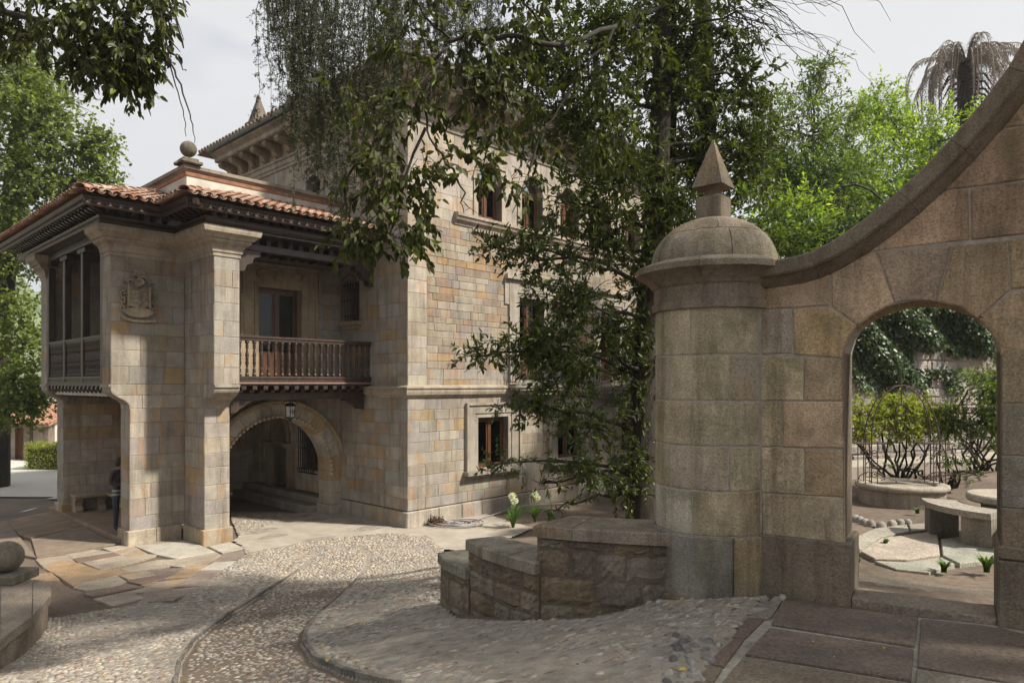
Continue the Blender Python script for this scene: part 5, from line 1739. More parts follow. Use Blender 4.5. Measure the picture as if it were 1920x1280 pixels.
# round pier
TX, TY = None, None
tpos = Vector((1.70, 5.90, 2.0)) - P0
tx, ty = tpos.x * DW.x + tpos.y * DW.y, tpos.x * NB.x + tpos.y * NB.y
TR = .479
PIER = empty('round_pier', (tx, ty, 0)); PIER.parent = GAT
b = MB((.24, .21, .17, .5)); b.lathe([(TR - .006, -.4), (TR - .006, 2.3)], (0, 0, 0), 40); b.build('pier_core', M_MORTAR_L, PIER)
a_w = math.atan2(-1, 0)      # facing the court, in wall axes
def cyl_stone(a0, a1, z0, z1, r, tint, parent=None, ch=.010):
    n = max(2, int((a1 - a0) / .16))
    vs, fs = [], []
    e = .003
    da, dc = e / r, (e + ch) / r
    ring = []
    rows = [(z0 + e, -.04, 0), (z0 + e, -ch * .8, 0), (z0 + e + ch, 0, 1), (z1 - e - ch, 0, 1), (z1 - e, -ch * .8, 0), (z1 - e, -.04, 0)]
    for (z, d, inn) in rows:
        aa0, aa1 = (a0 + dc, a1 - dc) if inn else (a0 + da, a1 - da)
        cols = [(aa0 - (ch / r if inn else 0), d if not inn else -ch * .8)] if inn else [(aa0, d)]
        vals = []
        vals.append((a0 + da, -.04)); vals.append((a0 + da, min(d, -ch * .8)))
        for k in range(n + 1): vals.append((a0 + dc + (a1 - a0 - 2 * dc) * k / n, d))
        vals.append((a1 - da, min(d, -ch * .8))); vals.append((a1 - da, -.04))
        for (a, dd) in vals: vs.append(((r + dd) * math.cos(a), (r + dd) * math.sin(a), z))
    m = n + 5
    for i in range(len(rows) - 1):
        for k in range(m - 1): fs.append((i * m + k, i * m + k + 1, (i + 1) * m + k + 1, (i + 1) * m + k))
    return mk('stone', vs, fs, M_GATE, parent or PIER, False, tint)
# visible arc, from the wall junction round to the left; joints taken course by course
axis_to_cam = math.atan2(-(ty + P0.x * NB.x + P0.y * NB.y), -(tx + P0.x * DW.x + P0.y * DW.y))
def ang_of(u):
    """angle on the pier of the surface point seen in picture column u"""
    th = math.atan2(u - 960, F)
    best, ba = None, 0
    for k in range(721):
        a = axis_to_cam - math.pi / 2 + math.pi * k / 720
        p = gwld((tx + TR * math.cos(a), ty + TR * math.sin(a), 0))
        e = abs(math.atan2(p.x, p.y) - th)
        if best is None or e < best: best, ba = e, a
    return ba
rows = [(.41, .765, [1229, 1298, 1427]), (.765, 1.115, [1229, 1255, 1370, 1427]), (1.115, 1.47, [1229, 1298, 1425]), (1.47, 1.83, [1229, 1254, 1369, 1424]), (1.83, 2.21, [1229, 1294, 1424])]
ptint = [(.235, .205, .145), (.245, .215, .15), (.205, .175, .135), (.255, .225, .155), (.225, .205, .165), (.235, .20, .135)]
kk = 0
for (z0, z1, js) in rows:
    an = [ang_of(u) for u in js]
    an = [an[0] - .9 if an[0] < an[-1] else an[0] + .9] + an
    for a, c in zip(an[:-1], an[1:]):
        lo, hi = min(a, c), max(a, c)
        t = ptint[(kk * 7 + 3) % 6]; kk += 1
        k_ = rng.uniform(1.5, 2.1)
        cyl_stone(lo, hi, z0, z1, TR, (t[0] * k_, t[1] * k_, t[2] * k_, rng.random()))
an = [ang_of(u) for u in (1229, 1374, 1432)]
an = [an[0] - 1.0 if an[0] < an[-1] else an[0] + 1.0] + an
for a, c in zip(an[:-1], an[1:]): cyl_stone(min(a, c), max(a, c), -.12, .41, TR + .022, pick(PAL_GATE, rng), ch=.014)
b = MB((.16, .13, .10, .4)); b.lathe([(TR + .06, -.5), (TR + .05, -.10), (TR, -.06)], (0, 0, 0), 40); b.build('footing', M_RUBBLE, PIER)
# cornice ring, dome, finial
prof = [(TR - .02, 2.20), (TR + .028, 2.20), (TR + .03, 2.265), (TR + .012, 2.275), (TR + .012, 2.385), (TR + .03, 2.40), (TR + .05, 2.43), (TR + .09, 2.465), (TR + .13, 2.49), (TR + .165, 2.505), (TR + .165, 2.55), (TR + .15, 2.565), (TR + .05, 2.60), (TR + .0, 2.605)]
nseg = 7
for k in range(nseg):
    a0, a1 = 2 * math.pi * k / nseg + .35, 2 * math.pi * (k + 1) / nseg + .345
    b = MB(pick(PAL_GATE, rng)); b.lathe(prof, (0, 0, 0), 9, None, a0, a1); b.build('cornice_stone', M_GATE, PIER)
DR, DZ, DH = .515, 2.60, .40
def dome_r(t): return DR * math.cos(t), DZ + DH * math.sin(t)
for (t0, t1, nn, off) in ((0, .62, 5, .25), (.62, 1.571, 3, .9)):
    for k in range(nn):
        a0, a1 = 2 * math.pi * k / nn + off + .006, 2 * math.pi * (k + 1) / nn + off - .006
        pr = [dome_r(t0 + (t1 - t0) * i / 8 + (.006 if i == 0 else (-.006 if i == 8 and t1 < 1.5 else 0))) for i in range(9)]
        pr = [(pr[0][0] - .03, pr[0][1])] + pr
        if t1 < 1.5: pr = pr + [(pr[-1][0] - .03, pr[-1][1])]
        else: pr[-1] = (.001, pr[-1][1])
        b = MB((.30 * rng.uniform(.92, 1.08), .265, .20, rng.random())); b.lathe(pr, (0, 0, 0), max(4, int(26 / nn)), None, a0, a1); b.build('dome_stone', M_GATE, PIER, smooth=False)
b = MB((.2, .17, .13, .5)); b.lathe([((dome_r(i * .1571)[0] - .012) if i < 10 else .001, dome_r(i * .1571)[1] - .014) for i in range(11)], (0, 0, 0), 28); b.build('dome_core', M_MORTAR_L, PIER, True)
rot_f = math.atan2(-.0, 1)
b = MB((.24, .205, .155, .3)); b.box(-.112, .112, -.112, .112, -.03, .19, .012); fo = b.build('finial_block', M_GATE, PIER); fo.location = (0, 0, 2.98); fo.rotation_euler = (0, 0, R(-8))
b = MB((.21, .17, .125, .6))
lat = [(.068, .19), (.055, .215), (.053, .245), (.075, .275)]
vs = [(sx * r_, sy * r_, z) for r_, z in lat for sx, sy in ((-1, -1), (1, -1), (1, 1), (-1, 1))]
fs = [(i * 4 + k, i * 4 + (k + 1) % 4, i * 4 + 4 + (k + 1) % 4, i * 4 + 4 + k) for i in range(3) for k in range(4)]
b.add(vs, fs); fo = b.build('finial_neck', M_GATE, PIER); fo.location = (0, 0, 2.98); fo.rotation_euler = (0, 0, R(-8))
b = MB((.24, .21, .165, .8)); pyr(b, 0, 0, .272, .41, .133, .005)
fo = b.build('finial_pyramid', M_GATE, PIER); fo.location = (0, 0, 2.98); fo.rotation_euler = (0, 0, R(-8))

# ================================================================== stepped rubble wall beside the ramp
STW = empty('stepped_wall', (.2, 6.2, 1.5), 0, 'low curved rubble wall stepping down the cobbled ramp with flat capstones', 'wall')
def sw_front(k): return k
caps = [  # z of top, front edge left->right, back edge left->right (world plan)
    (2.40, [(.18, 5.98), (.50, 5.83), (.90, 5.71), (1.30, 5.62)], [(.56, 6.42), (.75, 6.34), (1.0, 6.26), (1.30, 6.2)]),
    (2.08, [(-.46, 6.87), (-.28, 6.52), (-.04, 6.20), (.20, 5.95)], [(-.10, 7.05), (.06, 6.80), (.28, 6.58), (.52, 6.38)]),
    (1.80, [(-.80, 7.49), (-.72, 7.22), (-.60, 7.02), (-.46, 6.82)], [(-.46, 7.66), (-.36, 7.46), (-.24, 7.26), (-.10, 7.02)])]
rng = random.Random(23)
for (zt, fr, bk) in caps:
    ins_f = fr
    # capstones
    splits = [(0, 2), (2, 3)] if zt < 2.3 else [(0, 1), (1, 3)]
    for (i0, i1) in splits:
        out = fr[i0:i1 + 1] + list(reversed(bk[i0:i1 + 1]))
        o2 = inset_poly(out, .002); i2 = inset_poly(o2, .014); n = len(o2)
        vs = [(p[0], p[1], zt) for p in i2] + [(p[0], p[1], zt - .014) for p in o2] + [(p[0], p[1], zt - .105) for p in o2]
        vs = [(x - .2, y - 6.2, z - 1.5) for x, y, z in vs]
        fs = [tuple(range(n)), tuple(range(2 * n, 3 * n))] + [f for k in range(n) for f in ((k, n + k, n + (k + 1) % n, (k + 1) % n), (n + k, 2 * n + k, 2 * n + (k + 1) % n, n + (k + 1) % n))]
        mk('capstone', vs, fs, M_GATE, STW, False, (.27 * rng.uniform(.92, 1.08), .24, .195, rng.random()))
    # rubble body: inset from the capstone, lumpy stones on the front
    body_f = [(a[0] + (b_[0] - a[0]) * .10, a[1] + (b_[1] - a[1]) * .10) for a, b_ in zip(fr, bk)]
    body_b = [(a[0] + (b_[0] - a[0]) * .93, a[1] + (b_[1] - a[1]) * .93) for a, b_ in zip(fr, bk)]
    b = MB((.15, .12, .09, .5))
    b.prism([(p[0] - .2, p[1] - 6.2, -.6) for p in body_f + list(reversed(body_b))], (0, 0, zt - .1 - 1.5 + .6))
    core_s = b.build('wall_core', M_RUBBLE, STW)
    # stones along the front in courses
    pts = [Vector(p) for p in body_f]
    L = [0]
    for i in range(1, len(pts)): L.append(L[-1] + (pts[i] - pts[i - 1]).length)
    def fp(d):
        i = max(j for j in range(len(L)) if L[j] <= d + 1e-9); i = min(i, len(pts) - 2)
        return pts[i].lerp(pts[i + 1], (d - L[i]) / (L[i + 1] - L[i])), (pts[i + 1] - pts[i]).normalized()
    zlo = min(gh(p.x, p.y) for p in pts) - .1
    z = zlo
    while z < zt - .13:
        hgt = rng.uniform(.15, .27); z1 = min(z + hgt, zt - .108)
        if z1 - z < .05: break
        d = 0
        while d < L[-1] - .02:
            wv = rng.uniform(.2, .52); d1 = min(d + wv, L[-1])
            if L[-1] - d1 < .08: d1 = L[-1]
            nu, nv_ = 7, 5
            vs, fs = [], []
            for i in range(nu + 1):
                for j in range(nv_ + 1):
                    fu, fv = i / nu, j / nv_
                    p, tdir = fp(min(max(d + .006 + (d1 - d - .012) * fu, 0), L[-1] - 1e-6))
                    n_ = Vector((tdir.y, -tdir.x))
                    edge = 1 if (0 < i < nu and 0 < j < nv_) else 0
                    out_ = (.004 + rng.uniform(0, .020)) if edge else -.004
                    if edge == 0: out_ += rng.uniform(-.004, .006)
                    q = p + n_ * out_
                    vs.append((q.x - .2, q.y - 6.2, z + .006 + (z1 - z - .012) * fv - 1.5 + (rng.uniform(-.006, .006) if edge else 0)))
            for i in range(nu):
                for j in range(nv_): fs.append((i * (nv_ + 1) + j, (i + 1) * (nv_ + 1) + j, (i + 1) * (nv_ + 1) + j + 1, i * (nv_ + 1) + j + 1))
            mk('rubble_stone', vs, fs, M_RUBBLE, core_s, False, pick([((.19, .15, .105), 4), ((.21, .16, .105), 2), ((.165, .135, .105), 3), ((.21, .18, .14), 2)], rng, .06))
            d = d1
        z = z1

# ================================================================== low wall with stone ball at the other side
bp = on_ground(92, 1176)
capz = HC - (1112 - HOR) / F * bp[1]
LOW = empty('low_wall', (bp[0], bp[1], 0), 0, 'low curved garden wall with broad capstones carrying a stone ball', 'wall')
cpx = [(-60, 1245), (0, 1199), (61, 1153), (79, 1133), (96.6, 1112.5), (98.4, 1090), (62, 1085), (0, 1095), (-60, 1106)]
cw = [on_level(u, v, capz) for u, v in cpx]
def lw(p): return (p[0] - bp[0], p[1] - bp[1], p[2])
cuts = [([0, 1, 7, 8], .2), ([1, 2, 6, 7], .5), ([2, 3, 4, 5, 6], .8)]
for ids, al in cuts:
    out = [(cw[i][0] - bp[0], cw[i][1] - bp[1]) for i in ids]
    if sum(out[i][0] * out[(i + 1) % len(out)][1] - out[(i + 1) % len(out)][0] * out[i][1] for i in range(len(out))) < 0: out.reverse()
    o2 = inset_poly(out, .003); i2 = inset_poly(o2, .015); n = len(o2)
    vs = [(p[0], p[1], capz) for p in i2] + [(p[0], p[1], capz - .015) for p in o2] + [(p[0], p[1], capz - .13) for p in o2]
    fs = [tuple(range(n)), tuple(range(2 * n, 3 * n))] + [f for k in range(n) for f in ((k, n + k, n + (k + 1) % n, (k + 1) % n), (n + k, 2 * n + k, 2 * n + (k + 1) % n, n + (k + 1) % n))]
    mk('capstone', vs, fs, M_FLAG, LOW, False, (.22, .185, .15, al))
body = [(cw[i][0] - bp[0], cw[i][1] - bp[1]) for i in range(9)]
if sum(body[i][0] * body[(i + 1) % 9][1] - body[(i + 1) % 9][0] * body[i][1] for i in range(9)) < 0: body.reverse()
body = inset_poly(body, .05)
b = MB((.23, .19, .15, .4)); b.prism([(x, y, gh(bp[0], bp[1]) - .6) for x, y in body], (0, 0, capz - .128 - gh(bp[0], bp[1]) + .6)); b.build('wall_core', M_RUBBLE, LOW)
pc = on_level(10, 1088, capz)
b = MB((.20, .175, .14, .3)); x, y = pc[0] - bp[0], pc[1] - bp[1]
BALL = empty('stone_ball', pc, 0, 'weathered stone ball on a square block at the edge of the low wall', 'ornament')
s_ = pc[1] / F
b = MB((.20, .175, .14, .3)); b.box(-40 * s_, 40 * s_, -36 * s_, 36 * s_, .001, 17 * s_, .012); b.build('block', M_GATE, BALL)
rb = 29 * s_
b = MB((.24, .21, .17, .6)); b.lathe([(rb * math.sin(math.pi * k / 14), rb - rb * math.cos(math.pi * k / 14)) for k in range(15)], (2 * s_, 0, 16 * s_), 24); b.build('ball', M_GATE, BALL, True)

# ================================================================== vegetation
def unit(v):
    return v / np.maximum(np.linalg.norm(v, axis=-1, keepdims=True), 1e-9)

def leaf_mesh(name, pos, d, nrm, L, W, mat, parent, kind=None, fold=.18, simple=False, curl=.12):
    """leaf blades as two folded quads (or one diamond)"""
    d = unit(d); s = unit(np.cross(d, nrm)); n_ = np.cross(s, d)
    L = L[:, None]; W = W[:, None]
    if simple:
        V = np.stack([pos, pos + d * L * .5 - s * W * .5, pos + d * L - n_ * L * curl, pos + d * L * .5 + s * W * .5], 1)
        m = len(pos)
        Q = np.arange(m)[:, None] * 4 + np.array([0, 1, 2, 3])[None]
        return np_mesh(name, V.reshape(-1, 3), Q, None, mat, parent, kind)
    up = n_ * W * fold
    V = np.stack([pos,
                  pos + d * L * .30 - s * W * .46 + up, pos + d * L * .68 - s * W * .36 + up * .8 - n_ * L * curl * .5,
                  pos + d * L - n_ * L * curl,
                  pos + d * L * .68 + s * W * .36 + up * .8 - n_ * L * curl * .5, pos + d * L * .30 + s * W * .46 + up], 1)
    m = len(pos)
    i = np.arange(m)[:, None] * 6
    Q = np.concatenate([i + np.array([0, 1, 2, 3])[None], i + np.array([0, 3, 4, 5])[None]], 0)
    return np_mesh(name, V.reshape(-1, 3), Q, None, mat, parent, kind)

class Tubes:
    """many tapered limbs in one vectorised mesh"""
    def __init__(s, n=5): s.n, s.V, s.Q, s.base = n, [], [], 0
    def add(s, pts, rad):
        pts = np.asarray(pts, float); m = len(pts); n = s.n
        rad = np.broadcast_to(np.asarray(rad, float), (m,))
        d = np.gradient(pts, axis=0); d = unit(d)
        ref = np.array([0, 0, 1.0]) if abs(d[0, 2]) < .9 else np.array([1.0, 0, 0])
        a = unit(np.cross(d, ref[None])); b_ = np.cross(d, a)
        t = np.arange(n) * 2 * np.pi / n
        R_ = pts[:, None] + (a[:, None] * np.cos(t)[None, :, None] + b_[:, None] * np.sin(t)[None, :, None]) * rad[:, None, None]
        s.V.append(R_.reshape(-1, 3))
        i = np.arange(m - 1)[:, None] * n; k = np.arange(n)[None]; k2 = (k + 1) % n
        s.Q.append((np.stack([i + k, i + k2, i + n + k2, i + n + k], -1) + s.base).reshape(-1, 4))
        s.base += m * n
    def build(s, name, mat, parent, kind=None):
        return np_mesh(name, np.concatenate(s.V), np.concatenate(s.Q), None, mat, parent, kind, True)

def curve(p0, p1, sag=0.0, wig=.05, n=8, r=None):
    r = r or np.random
    p0, p1 = np.asarray(p0, float), np.asarray(p1, float)
    t = np.linspace(0, 1, n)[:, None]
    L = np.linalg.norm(p1 - p0)
    q = p0 + (p1 - p0) * t
    q[:, 2] += sag * L * 4 * (t * (1 - t))[:, 0]
    w = r.normal(0, wig * L / n ** .5, (n, 3)).cumsum(0)
    w -= w[-1] * t
    w[0] = 0
    return q + w * (t * (1 - t) * 4) ** .5

def blob(u, v, Y, ru, rv, ry, n):
    c = np.array(at_y(u, v, Y)); k = Y / F
    return (c, np.array([ru * k, ry, rv * k]), n)

def crown(tr, root, mat, blobs, leafL, leafW, per=11, twig=.34, droop=.25, limb_from=None, limb_r=.05, seed=1, simple=False, sub=7, name='crown', hang=0.0, shell=.55, spread=.9, fold=.18, whorl=0):
    """fills each blob with leafy twigs hung on sub-branches that lead back to the limbs"""
    r = np.random.RandomState(seed)
    POS, DIR, NRM, LL = [], [], [], []
    for bi, (c, rad, nt) in enumerate(blobs):
        if limb_from is not None:
            lf = limb_from(c) if callable(limb_from) else limb_from
            if lf is not None:
                tr.add(curve(lf, c, .06, .10, 9, r), np.linspace(limb_r, limb_r * .28, 9))
        ends = []
        for k in range(sub):
            v = unit(r.normal(0, 1, 3)); e = c + v * rad * r.uniform(.45, .9)
            tr.add(curve(c, e, .05, .12, 6, r), np.linspace(limb_r * .26, limb_r * .09, 6))
            ends.append((c, e))
        v = unit(r.normal(0, 1, (nt, 3)))
        rr = r.uniform(0, 1, (nt, 1)) ** (1 - shell * .6)
        # clumpiness: thin out by a coarse lattice so that light comes through
        p = c + v * rad * rr
        cell = np.floor(p / (twig * 1.5)).astype(int)
        hsh = (cell[:, 0] * 73856093 ^ cell[:, 1] * 19349663 ^ cell[:, 2] * 83492791) & 1023
        keep = hsh > 250
        p, v = p[keep], v[keep]
        # twigs point outwards, slightly down
        td = unit(v * spread + r.normal(0, .6, v.shape) + np.array([0, 0, -droop]))
        for q, dd in zip(p, td):
            a, e = ends[r.randint(len(ends))]
        tl = twig * r.uniform(.6, 1.25, len(p))
        # thin twigs
        for q, dd, L_ in zip(p[::2], td[::2], tl[::2]):
            tr.add(np.stack([q - dd * L_ * .5, q + dd * L_ * .3 + [0, 0, .01], q + dd * L_]), [.004, .003, .0015])
        if whorl:
            f = np.tile(np.linspace(.35, 1.0, per)[None], (len(p), 1))
        else:
            f = np.linspace(.02, 1.0, per)[None] + r.uniform(-.04, .04, (len(p), per))
        pos = p[:, None] + td[:, None] * (tl[:, None] * f)[..., None]
        side = unit(r.normal(0, 1, (len(p), per, 3)))
        ld = unit(td[:, None] * .75 + side * .8 + np.array([0, 0, -hang]))
        nm = unit(np.array([0, 0, 1.0]) + r.normal(0, .55, (len(p), per, 3)))
        POS.append(pos.reshape(-1, 3)); DIR.append(ld.reshape(-1, 3)); NRM.append(nm.reshape(-1, 3))
        LL.append((leafL * r.uniform(.5, 1.3, (len(p), per)) * r.uniform(.75, 1.15, (len(p), 1))).ravel())
    POS, DIR, NRM, LL = map(np.concatenate, (POS, DIR, NRM, LL))
    return leaf_mesh(name, POS, DIR, NRM, LL, LL * (leafW / leafL), mat, root, None, simple=simple, fold=fold)

M_LF_DARK = leaf_mat('glossy_evergreen_leaf', (.038, .050, .013), (.095, .118, .030), (.19, .23, .05), rough=.38, trans=.26, spec=.3)
M_LF_BROAD = leaf_mat('broad_leaf', (.036, .042, .013), (.085, .095, .026), (.15, .20, .035), rough=.5, trans=.32, spec=.22)
M_LF_GINK = leaf_mat('fan_leaf', (.10, .135, .034), (.20, .24, .065), (.30, .32, .10), rough=.55, trans=.4)
M_LF_LIGHT = leaf_mat('bright_leaf', (.13, .19, .030), (.27, .34, .06), (.42, .44, .08), rough=.5, trans=.5)
M_LF_MID = leaf_mat('mid_green_leaf', (.065, .10, .024), (.14, .19, .045), (.26, .29, .07), rough=.5, trans=.4)
M_LF_IVY = leaf_mat('ivy_leaf', (.022, .045, .014), (.06, .10, .03), (.13, .16, .05), rough=.4, trans=.2)
M_LF_YEL = leaf_mat('golden_leaf', (.16, .19, .04), (.30, .31, .06), (.45, .42, .10), rough=.5, trans=.4)
M_NEEDLE = leaf_mat('cedar_needle', (.042, .050, .026), (.095, .105, .056), (.15, .155, .085), rough=.6, trans=.15)
M_DEAD = plain_mat('dry_frond', (.24, .21, .18), (.46, .42, .37), 15, .85, .2)
M_PETAL = leaf_mat('white_petal', (.62, .62, .58), (.8, .8, .76), rough=.6, trans=.3)
M_BLADE = leaf_mat('strap_leaf', (.05, .10, .025), (.11, .19, .05), rough=.45, trans=.35)

# ---- evergreen tree behind the round pier
EV = empty('evergreen_tree', (1.83, 9.6, gh(1.83, 9.6)), 0, 'dark glossy evergreen tree rising behind the round stone pier', 'tree')
def loc_tr(root): return np.array(root.location)
class LT(Tubes):
    def __init__(s, root, n=5):
        super().__init__(n); s.o = np.array(root.location)
    def add(s, pts, rad): super().add(np.asarray(pts, float) - s.o, rad)
def crown_l(tr, root, mat, blobs, *a, **k):
    c = crown(tr, root, mat, blobs, *a, **k)
    c.location = (-root.location[0], -root.location[1], -root.location[2])
    return c
tr = LT(EV, 9)
r_ = np.random.RandomState(5)
tpts = [at_y(1203, 1040, 9.6), at_y(1204, 900, 9.6), at_y(1208, 700, 9.6), at_y(1222, 500, 9.65), at_y(1236, 300, 9.7), at_y(1243, 100, 9.7), at_y(1250, -200, 9.7), at_y(1262, -480, 9.7)]
tr.add(np.array(tpts), [.25, .20, .18, .165, .15, .13, .09, .03])
tr.build('trunk', M_BARK, EV)
def trunk_at(path):
    P = np.array(path)
    def f(c):
        z = c[2] - .35 * abs(c[0] - P[0, 0]) * .6
        z = min(max(z, P[0, 2] + .8), P[-1, 2] - .2)
        return np.array([np.interp(z, P[:, 2], P[:, 0]), np.interp(z, P[:, 2], P[:, 1]), z])
    return f
br = LT(EV, 5)
EB = [(1075,560,9.0,100,75,.8,150),(1010,645,8.7,95,34,.5,75),(905,668,8.5,45,14,.2,16),(1070,690,9.0,100,60,.7,110),(1005,765,8.8,85,30,.4,60),(1105,800,9.0,70,45,.5,60),(1095,890,8.9,80,38,.5,70),(945,868,8.6,55,14,.25,20),(1020,905,8.8,50,18,.3,22),(1045,955,8.8,40,16,.3,16),(1170,905,9.3,45,60,.5,50),
      (1130,450,9.2,120,70,.9,170),(1000,470,8.7,75,32,.5,55),(925,462,8.5,45,14,.25,18),(1060,380,8.9,80,55,.7,90),(1150,330,9.3,110,80,.9,150),(1090,220,9.2,120,80,.9,150),(1010,120,9.0,110,70,.8,100),(1130,60,9.3,140,80,1.0,170),(1250,170,9.8,100,110,1.0,150),(1300,300,10.0,90,90,1.0,130),
      (1340,180,10.0,80,80,.9,90),(1370,60,10.0,80,60,.8,60),(1400,280,10.1,45,70,.7,55),(1385,350,10.1,60,50,.7,60),(1300,420,10.0,70,50,.7,70),(1215,520,9.5,55,70,.6,80),(1195,690,9.6,38,110,.5,80),(1160,620,9.3,60,60,.6,60),(1250,20,9.8,110,70,1.0,110),(1180,-100,9.7,200,90,1.3,160),(1330,-110,9.9,120,90,1.2,90),(1200,850,9.4,35,80,.45,45),(1420,200,10.2,30,50,.5,20),(1440,250,10.2,25,30,.4,14),(1310,90,9.9,70,60,.8,70),(1275,240,9.7,60,60,.7,60),(1250,390,9.6,55,55,.6,60),(1400,150,10.1,40,50,.6,36)]
crown_l(br, EV, M_LF_DARK, [blob(*b_[:6], int(b_[6] * (1.3 if b_[1] > 740 else 1.9 if b_[1] > 430 else 2.7))) for b_ in EB], .082, .034, per=12, twig=.20, droop=.1, limb_from=trunk_at(tpts), limb_r=.035, seed=11, sub=6, shell=.3)
rt_ = np.random.RandomState(44)
for k in range(46):      # bare twigs reaching out to the right, high up
    u0, v0 = rt_.uniform(1340, 1420), rt_.uniform(-60, 40)
    u1, v1 = u0 + rt_.uniform(60, 240), v0 + rt_.uniform(0, 130)
    if k < 6: u0, v0, u1, v1 = 1250, -120 + 20 * k, (1670, 1640, 1590, 1560, 1480, 1450)[k], (40, 100, 155, 110, 150, 90)[k]
    br.add(curve(at_y(u0, v0, 9.8), at_y(u1, min(v1, 165), 9.4 + rt_.uniform(-.4, .4)), rt_.uniform(-.02, .12), .10, 12, rt_), np.linspace(.016 if k < 6 else .006, .0022, 12))
br.build('branches', M_TWIG, EV)

# ---- tree with large drooping leaves, arching over from the right
OV = empty('broadleaf_tree', (2.2, 10.4, gh(2.2, 10.4)), 0, 'broad-leaved tree whose long drooping branches hang before the mansion corner', 'tree')
tr = LT(OV, 8)
opts = [at_y(1240, 1030, 10.4), at_y(1243, 800, 10.4), at_y(1252, 500, 10.3), at_y(1262, 200, 10.1), at_y(1262, 0, 9.6), at_y(1240, -160, 9.0)]
tr.add(np.array(opts), [.10, .09, .075, .06, .05, .04]); tr.build('trunk', M_BARK, OV)
br = LT(OV, 6)
limbs = [[(1262, 0, 9.6), (1150, 55, 8.6), (1040, 85, 7.9), (960, 68, 7.7), (890, 62, 7.6), (850, 78, 7.5), (825, 100, 7.45), (812, 130, 7.4), (806, 170, 7.4), (798, 240, 7.35), (830, 290, 7.3)],
         [(850, 78, 7.5), (800, 40, 7.5), (780, 0, 7.5), (770, -60, 7.5)], [(1040, 85, 7.9), (1000, 30, 7.8), (960, -20, 7.7), (940, -80, 7.6)], [(812, 130, 7.4), (770, 180, 7.3), (720, 250, 7.2), (690, 330, 7.15), (690, 420, 7.1)],
         [(798, 240, 7.35), (760, 330, 7.3), (740, 400, 7.25), (730, 450, 7.2)], [(830, 290, 7.3), (860, 350, 7.3), (870, 400, 7.3)], [(960, 68, 7.7), (930, 150, 7.6), (925, 230, 7.5), (905, 300, 7.45), (900, 380, 7.4)], [(720, 250, 7.2), (650, 330, 7.1), (655, 420, 7.05), (668, 470, 7.0)],
         [(890, 62, 7.6), (860, 140, 7.5), (880, 220, 7.45)], [(1150, 55, 8.1), (1080, 150, 7.9), (1010, 260, 7.8), (960, 330, 7.7)], [(1010, 260, 7.8), (985, 350, 7.7), (960, 400, 7.6)], [(1262, 60, 9.7), (1380, 20, 9.0), (1420, 60, 8.3), (1440, 120, 8.2)]]
br_r = np.random.RandomState(3)
for li, lb in enumerate(limbs):
    P = np.array([at_y(*p) for p in lb])
    t = np.linspace(0, 1, len(P)); tt = np.linspace(0, 1, len(P) * 3)
    Q_ = np.stack([np.interp(tt, t, P[:, k]) for k in range(3)], 1)
    Q_[1:-1] += br_r.normal(0, .02, Q_[1:-1].shape)
    br.add(Q_, np.linspace(.036 if li == 0 else .018, .010 if li == 0 else .004, len(Q_)))
OB_ = [(690,420,7.1,70,55,.35,46),(650,455,7.0,30,25,.2,14),(740,445,7.15,55,28,.3,30),(760,330,7.3,65,50,.4,36),(700,340,7.2,55,45,.3,26),(840,330,7.3,60,55,.4,40),(880,390,7.35,55,35,.3,36),(900,320,7.45,50,50,.4,30),(960,340,7.7,50,40,.4,26),(790,410,7.25,35,30,.3,16),(730,230,7.25,60,60,.4,24),(800,170,7.4,60,60,.4,28),(870,180,7.5,60,60,.4,30),(930,240,7.6,60,60,.4,34),(860,60,7.6,70,50,.4,26),(930,100,7.7,70,60,.4,34),(990,60,7.8,60,50,.4,30),(760,60,7.5,70,60,.4,24),(1000,250,7.8,50,50,.4,26),(640,180,7.2,40,50,.3,10),(800,-40,7.5,90,50,.5,30),(1000,-50,7.7,90,50,.5,30),(940,160,7.6,70,60,.4,30),(1010,180,7.8,50,60,.4,24),(1120,140,8.0,70,70,.4,36),(1150,260,8.0,60,60,.4,26),(1200,60,8.1,60,60,.4,22)]
crown_l(br, OV, M_LF_BROAD, [blob(*b_[:6], int(b_[6] * .85)) for b_ in OB_], .105, .057, per=10, twig=.26, droop=.7, limb_from=None, limb_r=.016, seed=21, hang=.6, sub=4, shell=.45, spread=.7)
br.build('branches', M_TWIG, OV)

